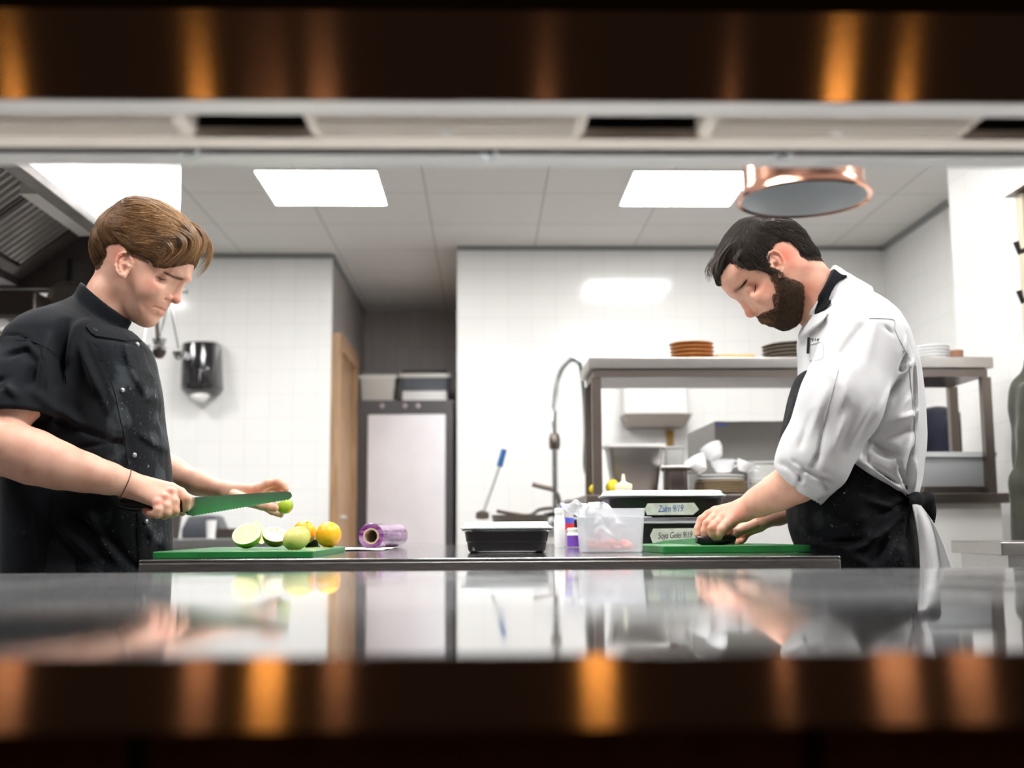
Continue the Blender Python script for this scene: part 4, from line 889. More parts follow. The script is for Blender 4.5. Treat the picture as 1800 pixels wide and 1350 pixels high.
gj.add(lambda p: .007*np.sin(p[:, 1]*75+p[:, 2]*6)+.005*np.sin(p[:, 0]*90+p[:, 2]*5), (0,0,0), 9, mode='d')
cj = gp(1800, 800); o = sculpt('hanging_green_jacket', gj, (cj[0]-.22, cj[0]+.24, Yj-.16, Yj+.16, cj[2]-.38, cj[2]+.36), .008, mat('olive_cloth', (.036,.036,.025), .85, sheen=.3)); tag(o, 'olive green jacket hanging at the right edge of the picture', 'jacket')
t = thing('low_steel_unit', 'low steel unit with a thick top at the lower right edge', 'steel unit', (1.75, 3.0, 0)); z_ = Zp(953, 3.0, 1770); x_ = X(1745, 3.0)-1.75
MB().box(x_, .20, 0, .33, z_-.035, z_).build('worktop', m_st, t, bevel=.003); MB().box(x_+.03, .19, .03, .33, 0, z_-.036).build('cabinet', m_stb, t)
# ------------------------------------------------------------------ people
def tint_mat(name, rough=.48, sss=.12, spot=(.50,.17,.10), sc=9.):
    m = mat(name, (.7,.4,.3), rough, spec=.4, sss=sss); a = nd(m, 'ShaderNodeAttribute'); a.attribute_name = 'tint'
    tc = nd(m, 'ShaderNodeTexCoord'); n = nd(m, 'ShaderNodeTexNoise'); n.inputs['Scale'].default_value = 28; n.inputs['Detail'].default_value = 6; ln(m, tc.outputs['Object'], n.inputs['Vector'])
    r = nd(m, 'ShaderNodeMapRange'); r.inputs['From Min'].default_value = .42; r.inputs['From Max'].default_value = .75; r.inputs['To Min'].default_value = 0; r.inputs['To Max'].default_value = .45; ln(m, n.outputs['Fac'], r.inputs['Value'])
    mx = nd(m, 'ShaderNodeMixRGB'); mx.blend_type = 'MIX'; mx.inputs[2].default_value = (*spot, 1); ln(m, r.outputs[0], mx.inputs[0]); ln(m, a.outputs['Color'], mx.inputs[1]); ln(m, mx.outputs[0], P(m).inputs['Base Color'])
    n2 = nd(m, 'ShaderNodeTexNoise'); n2.inputs['Scale'].default_value = 900; n2.inputs['Detail'].default_value = 3; ln(m, tc.outputs['Object'], n2.inputs['Vector'])
    b = nd(m, 'ShaderNodeBump'); b.inputs['Strength'].default_value = .22; b.inputs['Distance'].default_value = .0006; ln(m, n2.outputs['Fac'], b.inputs['Height']); ln(m, b.outputs[0], P(m).inputs['Normal'])
    return m
def cloth_mat(name, c, c2, rough=.8, stain=None, sheen=.15, weave=.3):
    m = mat(name, c, rough, spec=.16, sheen=sheen); tc = nd(m, 'ShaderNodeTexCoord'); n = nd(m, 'ShaderNodeTexNoise'); n.inputs['Scale'].default_value = 7; n.inputs['Detail'].default_value = 5; ln(m, tc.outputs['Object'], n.inputs['Vector'])
    r = nd(m, 'ShaderNodeValToRGB'); r.color_ramp.elements[0].position = .35; r.color_ramp.elements[1].position = .68; r.color_ramp.elements[0].color = (*c, 1); r.color_ramp.elements[1].color = (*c2, 1)
    ln(m, n.outputs['Fac'], r.inputs[0]); out = r.outputs[0]
    if stain:
        a = nd(m, 'ShaderNodeAttribute'); a.attribute_name = 'tint'; g = nd(m, 'ShaderNodeSeparateColor'); ln(m, a.outputs['Color'], g.inputs[0])
        for scale, th, amt in ((230, .66, .55), (70, .70, .75), (14, .56, .10)):
            n3 = nd(m, 'ShaderNodeTexNoise'); n3.inputs['Scale'].default_value = scale; n3.inputs['Detail'].default_value = 3; ln(m, tc.outputs['Object'], n3.inputs['Vector'])
            k = nd(m, 'ShaderNodeMapRange'); k.inputs['From Min'].default_value = th; k.inputs['From Max'].default_value = th+.08; k.inputs['To Max'].default_value = amt; ln(m, n3.outputs['Fac'], k.inputs['Value'])
            mu = nd(m, 'ShaderNodeMath', operation='MULTIPLY'); ln(m, k.outputs[0], mu.inputs[0]); ln(m, g.outputs[0], mu.inputs[1])
            mx = nd(m, 'ShaderNodeMixRGB'); mx.inputs[2].default_value = (*stain, 1); ln(m, mu.outputs[0], mx.inputs[0]); ln(m, out, mx.inputs[1]); out = mx.outputs[0]
    ln(m, out, P(m).inputs['Base Color'])
    w = nd(m, 'ShaderNodeTexNoise'); w.inputs['Scale'].default_value = 700; w.inputs['Detail'].default_value = 2; ln(m, tc.outputs['Object'], w.inputs['Vector'])
    b = nd(m, 'ShaderNodeBump'); b.inputs['Strength'].default_value = weave; b.inputs['Distance'].default_value = .0006; ln(m, w.outputs['Fac'], b.inputs['Height']); ln(m, b.outputs[0], P(m).inputs['Normal'])
    return m
def hair_mat(name, root, mid, light, rough=.42):
    m = mat(name, mid, rough, spec=.5); a = nd(m, 'ShaderNodeAttribute'); a.attribute_name = 'tint'; g = nd(m, 'ShaderNodeSeparateColor'); ln(m, a.outputs['Color'], g.inputs[0])
    r = nd(m, 'ShaderNodeValToRGB'); r.color_ramp.elements[0].color = (*root, 1); r.color_ramp.elements[1].color = (*light, 1); e = r.color_ramp.elements.new(.5); e.color = (*mid, 1)
    ln(m, g.outputs[0], r.inputs[0]); ln(m, r.outputs[0], P(m).inputs['Base Color']); return m
def P3(px, py, Y, r=None):
    v = at(px, py, Y); return (v.x, v.y, v.z) if r is None else (v.x, v.y, v.z, r)
def folds(lst, Y, side=-1, k=1., Yp=2.36):
    """cloth folds: segments in pixels on the plane Y, each (x1,y1,x2,y2,width px,height m); negative = groove; near side only"""
    A = []
    for x1, y1, x2, y2, w, a in lst:
        p = at(x1, y1, Yp); q = at(x2, y2, Yp); A.append((p.x, p.z, q.x, q.z, w*Yp/2000., a*k))
    def fn(p):
        s = np.zeros(len(p)); near = 1/(1+np.exp((p[:, 1]-(Y+.02))*60*(-side)))
        for x1, z1, x2, z2, w, a in A:
            ex, ez = x2-x1, z2-z1; L2 = ex*ex+ez*ez; u = (p[:, 0]-x1)*ex+(p[:, 2]-z1)*ez; t = np.clip(u/L2, 0, 1)
            d2 = (p[:, 0]-x1-t*ex)**2+(p[:, 2]-z1-t*ez)**2; m = d2 < (3*w)**2
            if m.any(): s[m] -= a*np.exp(-d2[m]/(w*w))*(.35+.65*np.sin(PI*np.clip(t[m], .0, 1))**.6)
        return s*near
    return fn
def fbm(p, s, seed=0):
    v = np.zeros(len(p)); r = np.random.default_rng(seed)
    for i in range(6):
        k = r.normal(size=3); k = k/np.linalg.norm(k)*s*(1.35**i); v += np.sin(p @ k+r.uniform(0, 6.28))/(1.25**i)
    return v/4.
def grad(f, p, e=.0015):
    g = np.zeros_like(p)
    for i in range(3):
        d = np.zeros(3); d[i] = e; g[:, i] = f(p+d)-f(p-d)
    return g/(np.linalg.norm(g, axis=1)[:, None]+1e-9)
def strands(name, m, f, roots, flow, parent, n=9, step=.006, rad=.0005, lift=(.0004, .003), lens=(.6, 1.2), wob=.10, clump=.0, tone=None, sides=3, seed=1, endlift=0.):
    """fine hair strands that follow a combing direction over an implicit surface, one mesh"""
    r = np.random.default_rng(seed); P_ = roots.copy(); N = len(P_); L = r.uniform(lens[0], lens[1], N)*step
    for _ in range(3): P_ -= grad(f, P_)*f(P_)[:, None]
    lf = r.uniform(lift[0], lift[1], N); tw = r.normal(0, wob, (N, 3)); path = []; rd = None
    key = np.floor(P_/.007).astype(int); hsh = (np.sin(key @ np.array([12.98, 78.2, 37.7]))*43758.5) % 1.0
    for k in range(n):
        g = grad(f, P_); path.append(P_+g*(lf*(1+endlift*k/n))[:, None])
        d = flow(P_)+tw+fbm(P_, 60, 3)[:, None]*np.array([[.12, .3, .12]])+(hsh[:, None]-.5)*clump*np.array([[1., .6, 1.]])
        d -= (d*g).sum(1)[:, None]*g; d /= np.linalg.norm(d, axis=1)[:, None]+1e-9
        P_ = P_+d*L[:, None]; 
        for _ in range(2): P_ = P_-grad(f, P_)*(f(P_))[:, None]*.9
    A = np.stack(path, 1); T = np.gradient(A, axis=1); T /= np.linalg.norm(T, axis=2)[..., None]+1e-9
    u = np.cross(T, r.normal(size=(N, 1, 3))); u /= np.linalg.norm(u, axis=2)[..., None]+1e-9; w = np.cross(T, u)
    taper = np.interp(np.arange(n), [0, n*.6, n-1], [1, .9, .15])[None, :, None]*rad*r.uniform(.7, 1.3, (N, 1, 1))
    V = np.stack([A+(u*math.cos(2*PI*s/sides)+w*math.sin(2*PI*s/sides))*taper for s in range(sides)], 2)  # N,n,s,3
    idx = np.arange(N*n*sides).reshape(N, n, sides); a = idx[:, :-1, :]; b = idx[:, 1:, :]
    q = np.stack([a, np.roll(a, -1, 2), np.roll(b, -1, 2), b], -1).reshape(-1, 4); v = V.reshape(-1, 3)
    me = bpy.data.meshes.new(name); me.vertices.add(len(v)); me.vertices.foreach_set('co', v.astype(np.float32).ravel())
    me.loops.add(len(q)*4); me.loops.foreach_set('vertex_index', q.astype(np.int32).ravel()); me.polygons.add(len(q)); me.polygons.foreach_set('loop_start', np.arange(0, len(q)*4, 4, dtype=np.int32))
    me.update(calc_edges=True); me.polygons.foreach_set('use_smooth', [True]*len(q))
    tn = (.55*hsh+.45*r.uniform(0, 1, N)) if tone is None else tone(roots, hsh, r)
    c = np.ones((N, n*sides, 4), np.float32); c[:, :, :3] = tn[:, None, None]; ca = me.color_attributes.new('tint', 'FLOAT_COLOR', 'POINT'); ca.data.foreach_set('color', c.ravel())
    o = bpy.data.objects.new(name, me); COL.objects.link(o); me.materials.append(m); o.parent = parent; o.matrix_parent_inverse = Matrix.Translation(-Vector(parent.location)); return o
def surf_points(obj, n, keep=None, seed=2):
    me = obj.data; N = len(me.vertices); co = np.zeros(N*3, np.float32); me.vertices.foreach_get('co', co); co = co.reshape(-1, 3).astype(float)
    r = np.random.default_rng(seed); i = r.integers(0, N, n*3); p = co[i]+r.normal(0, .0012, (n*3, 3))
    if keep is not None: p = p[keep(p)]
    return p[:n]
def flowfield(ctrl, Y, ylat=None):
    C = np.array([[at(x, y, Y).x, at(x, y, Y).z] for x, y, _, _ in ctrl]); D = np.array([[dx, -dy] for _, _, dx, dy in ctrl], float); D /= np.linalg.norm(D, axis=1)[:, None]
    def fn(p):
        w = 1/((p[:, None, 0]-C[None, :, 0])**2+(p[:, None, 2]-C[None, :, 1])**2+1e-5)**1.3; w /= w.sum(1)[:, None]; d = w @ D
        return np.stack([d[:, 0], np.zeros(len(p)), d[:, 1]], 1)
    return fn
def blob(p, c, r): return np.exp(-(((p-np.array(c))/r)**2).sum(1))
def mixc(base, w, c): return base*(1-w[:, None])+np.array(c)[None]*w[:, None]

def ear(h, Y, lat, pts):
    """pts: pixel outlines of the near ear on plane Y-lat; built mirrored for both ears"""
    def q(px, py, dl): v = at(px, py, Y-lat); return (v.x, lat+dl, v.z)
    c = q(*pts['c'], .001); a, b = pts['r']; an = pts['rot']; ca, sa = math.cos(an), math.sin(an)
    Rm = np.array([[ca, 0, -sa], [0, 1, 0], [sa, 0, ca]])
    h.ell(c, (a, .0050, b), k=.005, rot=Rm, sym=Y)
    h.ell(q(*pts['concha'], .0075), (a*.46, .0085, b*.34), k=.003, mode='s', rot=Rm, sym=Y)
    h.ell(q(*pts['fossa'], .0085), (a*.48, .0055, b*.26), k=.003, mode='s', rot=Rm, sym=Y)
    H = [q(x, y, d) for x, y, d in pts['helix']]
    for p, s in zip(H[:-1], H[1:]): h.symcone(p, s, .0026, .0026, Y, k=.0025)
    AH = [q(x, y, d) for x, y, d in pts['anti']]
    for p, s in zip(AH[:-1], AH[1:]): h.symcone(p, s, .0020, .0022, Y, k=.003)
    h.symcone(q(*pts['tragus'], .002), q(*pts['tragus'], .004), .0032, .0028, Y, k=.003)
    h.symcone(q(*pts['lobe'], .003), q(*pts['lobe'], .004), .0062, .0055, Y, k=.004)

# ================================================================== YOUNG CHEF (left, black jacket)
YY = 2.50
def g_(px, py): v = at(px, py, YY); return v.x, v.z
yprof = Prof([(165,436),(172,405),(190,380),(215,362),(245,356),(280,362),(310,378),(331,402),(340,430),(341,462),(337.5,476),(334.5,487),(328,495.5),(318.5,499),(312.5,507),(307,517),(301,527),
              (298.5,534),(295,540),(293,543),(289.5,547),(287,551),(284,556),(277.5,561),(273,566),(266,571.5),(256,574.5),(244,572),(231,565),(220,556),(208,540),(196,515),(182,492),(170,465)], YY, blur=.0022, h=.0013)
def ywid(p):
    z = p[:, 2]; x = p[:, 0]; a = g_(250, 430); b = g_(262, 560)
    t = np.clip(((x-a[0])*(b[0]-a[0])+(z-a[1])*(b[1]-a[1]))/((b[0]-a[0])**2+(b[1]-a[1])**2), -.3, 1.1)
    return np.interp(t, [-.3, 0, .35, .6, .85, 1.1], [.078, .077, .072, .064, .054, .046])
yh = Fld(); yh.add(yprof.solid(.085, ywid), (g_(250,460)[0], YY, g_(250,460)[1]), .165, k=.001)
def yq(px, py, l): v = at(px, py, YY); return (v.x, l, v.z)
# cheekbone, brow ridge, jaw muscle, sockets, lids
yh.ell(yq(274, 513, .046), (.026, .012, .020), k=.026, sym=YY)
yh.ell(yq(301, 498, .053), (.0190, .0125, .0125), k=.010, mode='s', sym=YY)
yh.symcone(yq(329, 489, .010), yq(309, 484, .038), .0068, .0058, YY, k=.008)
yh.ell(yq(297.5, 494.2, .0345), (.0140, .0130, .0120), k=.0030, sym=YY)
# nose
yh.symcone(yq(320, 497, 0), yq(309, 524, 0), .0062, .0090, YY, k=.009)
yh.ell(yq(310.0, 526.8, .0), (.0105, .0092, .0098), k=.006, sym=YY)
yh.ell(yq(299.0, 525.0, .0135), (.0082, .0066, .0070), k=.0030, sym=YY)
yh.symcone(yq(291.5, 520, .0215), yq(293.5, 530, .0205), .0016, .0014, YY, k=.004, mode='s')
yh.ell(yq(301.5, 532.0, .0125), (.0052, .0040, .0032), k=.002, mode='s', sym=YY)
# lips
for (x1, y1, l1), (x2, y2, l2), r1, r2 in (((277.5, 542.8, .0225), (285.8, 541.8, .0125), .0026, .0046), ((285.8, 541.8, .0125), (289.8, 541.4, .0), .0046, .0048),
                                           ((277, 546.0, .0225), (281.8, 549.2, .0135), .0026, .0054), ((281.8, 549.2, .0135), (283.0, 551.0, .0), .0054, .0058)):
    yh.symcone(yq(x1, y1, l1), yq(x2, y2, l2), r1, r2, YY, k=.003)
MOUTH_Y = 1
yh.ell(yq(262, 563, .0), (.016, .016, .0125), k=.014, sym=YY)
ear(yh, YY, .073, dict(c=(217.5, 467), r=(.0165, .0285), rot=math.radians(-8), concha=(219.5, 473), fossa=(221, 459),
    helix=[(231,463,.003),(232,455,.0055),(228,447.5,.007),(219.5,445,.008),(210.5,449.5,.008),(205.5,458,.0075),(204.2,468,.007),(207,477.5,.006),(211.5,484,.005)],
    anti=[(220,454,.003),(213.5,461,.005),(211.5,469,.006),(213.5,477,.005),(218,481.5,.004)], tragus=(228.5, 469), lobe=(218, 485.5)))
# lashline groove and eyelid crease
yh.symcone(yq(286.5, 495.0, .0475), yq(303.5, 501.0, .034), .0011, .0011, YY, k=.002, mode='s')
# neck and trunk
yh.chain([P3(212, 480, YY, .049), P3(192, 522, YY, .0485), P3(178, 550, YY, .0495), P3(160, 600, YY, .055), P3(150, 660, YY, .09)], k=.015)
yh.ell(P3(140, 700, YY), (.115, .155, .17), k=.04); yh.ell(P3(155, 830, YY), (.115, .145, .20), k=.05)
# near (right) arm, far (left) arm, hands
yh.chain([P3(100, 615, 2.39, .055), P3(40, 692, 2.30, .050), P3(-20, 770, 2.222, .048)], k=.02)
yh.chain([P3(-30, 776, 2.212, .049), P3(10, 786, 2.216, .051), P3(60, 804, 2.232, .0495), P3(105, 819, 2.25, .0425), P3(150, 831, 2.27, .0352), P3(190, 841, 2.287, .0285), P3(220, 848, 2.305, .0245)], k=.02)
for d_, rr_ in (((P3(225, 844, 2.307), P3(299, 858, 2.338)), (.0170, .0118)), ((P3(226, 850, 2.307), P3(297, 868, 2.325)), (.0175, .0120)), ((P3(224, 855, 2.305), P3(289, 876, 2.314)), (.0175, .0115)), ((P3(222, 859, 2.305), P3(277, 884, 2.306)), (.0150, .0110))):
    yh.cone(d_[0], d_[1], rr_[0], rr_[1], k=.012)
yh.cone(P3(240, 862, 2.33), P3(285, 874, 2.345), .016, .014, k=.012)
fing = lambda h, pts, k=.0035: h.chain([P3(a, b, c, r) for a, b, c, r in pts], k=k)
fing(yh, [(302,858,2.336,.0112),(318,866,2.330,.0100),(328.5,877,2.324,.0094),(328,891,2.330,.0086),(320,901,2.342,.0078)])
fing(yh, [(300,868,2.322,.0112),(307,882,2.313,.0100),(307.5,898,2.310,.0094),(301,903,2.328,.0085),(296,897,2.345,.008)])
fing(yh, [(289,877,2.311,.0110),(293,890,2.303,.0099),(294,901.5,2.302,.0093),(289,906,2.320,.0084),(284,899,2.340,.008)])
fing(yh, [(276,885,2.303,.0102),(278.5,896,2.295,.0092),(277.5,904,2.296,.0087),(266,903,2.308,.0080),(256,898.5,2.318,.0072)])
fing(yh, [(246,862,2.340,.014),(276,872,2.362,.0115),(303,880,2.368,.0100),(321,885,2.362,.0088)])
for a, b, c in ((301.5,863.5,2.316),(290.5,873.5,2.305),(277.5,883,2.297)): yh.ell(P3(a, b, c), (.0075, .0065, .0065), k=.006)
yh.chain([P3(185, 610, 2.63, .060), P3(215, 720, 2.70, .052), P3(235, 800, 2.70, .045), P3(300, 829, 2.69, .034), P3(350, 849, 2.665, .026), P3(398, 864, 2.64, .0205)], k=.02)
for d_ in (((398, 862, 2.64, .0185), (455, 860, 2.615, .0115)), ((398, 864, 2.64, .0185), (455, 868, 2.625, .0115)), ((400, 868, 2.64, .0165), (452, 878, 2.63, .0105))):
    yh.cone(P3(*d_[0][:3]), P3(*d_[1][:3]), d_[0][3], d_[1][3], k=.014)
fing(yh, [(455,858,2.612,.0112),(472,850,2.606,.0100),(488.5,847.5,2.60,.0092),(499,854,2.595,.0084),(502.5,859.5,2.592,.0078)])
fing(yh, [(454,864,2.625,.0108),(470,858.5,2.625,.0098),(483,857,2.618,.0088),(493,860.5,2.61,.0078)])
fing(yh, [(452,872,2.630,.0105),(470,881,2.632,.0094),(484,889,2.630,.0082),(493,899,2.622,.0074)])
fing(yh, [(446,880,2.630,.0100),(463,890,2.630,.0088),(478,899,2.625,.0078),(494,905,2.612,.0068)])
fing(yh, [(412,872,2.615,.0145),(440,882,2.590,.0125),(460,888,2.578,.0112),(473,890.5,2.572,.0106),(482.5,892.5,2.573,.0096)])
# hips and legs (hidden behind the table)
yh.ell(P3(155, 960, YY), (.125, .165, .16), k=.05)
for s_ in (-1, 1): yh.chain([(g_(155,980)[0], YY+s_*.09, .90, .085), (g_(155,980)[0]+.02, YY+s_*.11, .48, .058), (g_(155,980)[0], YY+s_*.12, .09, .042)], k=.03)
SK1 = np.array([.80, .47, .35])
BROW_Y = []
def brow_path(h, Y, f, pts):
    for k in range(13):
        px, py = f(k/12); v = at(px, py, Y); l = lat_on(h, v.x, Y, v.z); pts.append((v.x, l, v.z))
    return pts
def lat_on(f, x, Y, z):
    l = .075
    for _ in range(90):
        d = f(np.array([[x, Y-l, z]]))[0]
        if d < .0003 or l < 0: break
        l -= max(d*.5, .0003)
    return max(l, .0)
MOUTH_Y = brow_path(yh, YY, lambda t: (275.8+13.2*t, 543.9+2.2*t-.6*math.sin(PI*t)), [])
MOUTH_Y.append((yq(290, 546.3, 0)[0], 0., yq(290, 546.3, 0)[2]))
for a_, b_ in zip(MOUTH_Y[:-1], MOUTH_Y[1:]): yh.symcone(a_, b_, .0015, .0015, YY, k=.0022, mode='s')
brow_path(yh, YY, lambda t: (325.5-25*t, 494.6-8*t+2.2*math.sin(t*3)), BROW_Y)
def ytint(p):
    c = np.repeat(SK1[None], len(p), 0)
    red = np.zeros(len(p))
    for px, py, lat, r, a in ((309, 528, .0, .014, .75), (299, 525, .012, .010, .5), (282, 512, .06, .022, .45), (270, 540, .05, .018, .35), (222, 462, .08, .020, .65), (255, 500, .07, .02, .2)):
        v = at(px, py, YY); q = np.stack([p[:, 0], np.abs(p[:, 1]-YY), p[:, 2]], 1); red = np.maximum(red, a*blob(q, (v.x, lat, v.z), r))
    for px, py, Y, r, a in ((302,863,2.31,.009,.8),(291,874,2.30,.009,.8),(278,883,2.29,.010,.85),(330,878,2.32,.008,.4),(256,898,2.31,.010,.7),(310,903,2.31,.010,.35),(498,853,2.6,.016,.8),(480,850,2.6,.018,.6),(487,858,2.61,.012,.6),(478,892,2.57,.012,.6),(447,866,2.6,.02,.3)):
        v = at(px, py, Y); red = np.maximum(red, a*blob(p, (v.x, v.y, v.z), r))
    c = mixc(c, red, (.80, .27, .21))
    q = np.stack([p[:, 0], np.abs(p[:, 1]-YY), p[:, 2]], 1)
    lip = np.zeros(len(p))
    for px, py, lat, r in ((287.5,544.5,.0,.0045),(284,544.5,.013,.004),(280,544.6,.019,.0035),(283,551,.0,.006),(282,549.5,.009,.0058),(280,548,.016,.005)):
        v = at(px, py, YY); lip = np.maximum(lip, blob(q, (v.x, lat, v.z), r))
    c = mixc(c, np.clip(lip*1.3, 0, .9), (.62, .17, .15))
    mo = np.zeros(len(p))
    for a_, b_ in zip(MOUTH_Y[:-1], MOUTH_Y[1:]):
        for t_ in (0, .5): mo = np.maximum(mo, blob(q, np.array(a_)*(1-t_)+np.array(b_)*t_, .0017))
    c = mixc(c, np.clip(mo*1.3, 0, .9), (.16, .03, .03))
    br = np.zeros(len(p))
    for k, v in enumerate(BROW_Y): br = np.maximum(br, blob(q, v, .0048-.0018*k/12))
    c = mixc(c, np.clip(br*.9, 0, .72), (.17, .085, .045))
    return c
m_sk1 = tint_mat('fair_skin')
y_base = Vector((g_(150, 900)[0], YY, 0))
ychef = thing('person', 'young chef with swept auburn hair in a black jacket, holding a long serrated knife', 'person', y_base)
xs_ = g_(150, 700)[0]
def zf_for(lo, hi, lo2, hi2): return [(-1, lo-.03, .016), (lo-.03, hi, .0022), (hi, lo2, .009), (lo2, hi2, .0019)]
za = at(310, 915, 2.31).z; zb_ = at(0, 720, 2.2).z; zc_ = g_(200, 585)[1]; zd_ = g_(240, 340)[1]
body = sculpt('body', yh, (at(-70, 800, 2.2).x, at(512, 870, 2.6).x, 2.14, 2.80, .03, zd_), .0022, m_sk1, ychef, zf=zf_for(za, zb_, zc_, zd_), color=ytint, smooth_iter=1)
# eyes: a sliver of eyeball under each lowered lid, lashes
m_eye = mat('eye_white_dark', (.10,.08,.07), .1)
for s_ in (-1, 1):
    c = yq(297.5, 495.4, 0); MB().lathe([(.0005, -.0118)]+[(.0118*math.sin(a), -.0118*math.cos(a)) for a in [PI*k/16 for k in range(1, 16)]]+[(.0005, .0118)], n=24, c=(c[0]-y_base.x+.0004, s_*.0312, c[2]-.0006)).build('eye', m_eye, ychef)
    pts = []
    for k in range(9):
        t = k/8; px, py, l = 286.3+16.5*t, 494.6+5.2*t+1.7*math.sin(PI*t), .055; v = yq(px, py, l); v = (v[0], lat_on(yh, v[0], YY, v[2])+.0006, v[2]); pts.append((v[0]-y_base.x, s_*v[1], v[2]))
    MB().tube(pts, [.0003, .0006, .0009, .0010, .0010, .0009, .0008, .0006, .0003], n=6).build('eyelashes', mat('lash_brown', (.035,.02,.012), .6), ychef)
    q_ = MB()
    for k in range(150):
        t = random.random()*11.99; a_, b_ = np.array(BROW_Y[int(t)]), np.array(BROW_Y[int(t)+1]); v = a_+(b_-a_)*(t % 1); x_, z_ = v[0]+random.uniform(-.001, .001), v[2]+random.uniform(-.0022, .0022)*(1-.05*t); l_ = lat_on(yh, x_, YY, z_)
        a = Vector((x_-y_base.x, s_*(l_+.0003), z_)); q_.tube([a, a+Vector((-.0042, s_*.0016, .0004+random.uniform(-.001, .001)))], [.00032, .00012], n=3)
    q_.build('eyebrow', mat('brow_brown', (.14,.075,.035), .6), ychef)
# hair
hout = Prof([(162.7,436),(164.7,422.7),(168.7,412),(175.3,397),(182,386),(194,376),(210,364),(224.7,353),(243,348.5),(270,351),(290,357),(310,371),(330,385),(350,399),(362,415),(368,436),(366,450),(352,472),(335,486),(315,520),(260,560),(215,545),(178,500),(167,470),(164,452)], YY, blur=.003)
hmask = Prof([(150,436),(155,400),(180,370),(220,335),(280,335),(340,370),(385,420),(380,450),(357,472),(341,484),(337,480),(344,462),(334,468),(323,474),(303,481.5),(286,479),(278,470),(263,465),(249,458.5),(240,452),(236,447),(229,441),(219,439),(209,441),(202,448),(199,456),(192,463),(184,473),(172,470),(160,468)], YY, blur=.0012)
yhf = Fld(); yhf.add(hout.solid(.068, .0865), (g_(260,440)[0], YY, g_(260,440)[1]), .18, k=.001)
yhf.add(hmask.mask(), (g_(260,440)[0], YY, g_(260,440)[1]), 9, mode='i', k=.004)
yhf.add(lambda p: yprof.solid(.085, ywid)(p)-(.0012+.42*np.clip(hmask.d(p), 0, .05)), (g_(260,440)[0], YY, g_(260,440)[1]), 9, mode='i', k=.003)
yhf.add(lambda p: .0016*fbm(p*np.array([1, 2.2, 1]), 95, 5)+.0010*fbm(p, 210, 8), (0,0,0), 9, mode='d')
m_h1 = hair_mat('auburn_hair', (.030,.014,.006), (.21,.098,.035), (.60,.36,.16), .42)
hb_ = g_(160, 490); he = g_(378, 340)
ycap = sculpt('hair', yhf, (hb_[0]-.02, he[0]+.01, YY-.10, YY+.10, hb_[1]-.01, he[1]), .003, m_h1, ychef, color=lambda p: np.repeat((.18+.15*fbm(p, 40, 2))[:, None], 3, 1))
yflow = flowfield([(170,455,.15,1),(172,430,.15,1),(185,455,.3,1),(178,405,.0,1),(195,430,.35,.9),(200,400,-.4,.9),(215,375,-.9,.7),(225,410,.9,-.05),(215,435,.2,.9),(245,355,1,.0),(250,385,1,.12),(255,410,1,.15),(250,435,.9,.45),(262,450,.95,.15),
    (290,375,1,.35),(290,400,1,.2),(300,420,1,.0),(290,445,1,.05),(280,460,.8,.3),(320,395,1,.6),(330,410,1,.4),(340,425,.9,.35),(350,420,.7,.9),(360,435,.1,1),(355,455,-.4,.9),(345,470,-.6,.7),(330,455,-.75,.6),(315,468,-.9,.35),(325,440,1,-.2),(305,475,-1,.1)], YY)
pts = surf_points(ycap, 24000, keep=lambda p: (yhf(p) < .004) & (np.abs(p[:, 1]-YY) > .0) & ((-hmask.d(p)) < -.0045))
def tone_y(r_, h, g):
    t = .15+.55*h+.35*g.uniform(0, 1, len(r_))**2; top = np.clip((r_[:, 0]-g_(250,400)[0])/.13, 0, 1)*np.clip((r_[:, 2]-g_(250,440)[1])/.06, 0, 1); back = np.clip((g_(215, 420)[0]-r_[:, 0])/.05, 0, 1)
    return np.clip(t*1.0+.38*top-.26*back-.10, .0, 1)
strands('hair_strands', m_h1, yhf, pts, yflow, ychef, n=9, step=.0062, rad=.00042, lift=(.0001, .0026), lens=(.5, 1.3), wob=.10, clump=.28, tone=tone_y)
pts = surf_points(body, 400000, keep=lambda p: (p[:, 2] > g_(200, 500)[1]) & (hmask.d(p) > -.007) & (hmask.d(p) < .004) & (p[:, 0] < g_(275, 470)[0]) & (hout.d(p) > -.002) & ~((np.abs(p[:, 1]-YY) > .066) & (np.hypot(p[:, 0]-g_(217, 467)[0], p[:, 2]-g_(217, 467)[1]) < .033)), seed=3)[:5000]
strands('short_hairline', m_h1, yh, pts, yflow, ychef, n=4, step=.0022, rad=.00022, lift=(.0001, .0008), lens=(.4, 1.), wob=.2, tone=lambda r_, h, g: .1+.3*g.uniform(0, 1, len(r_)))
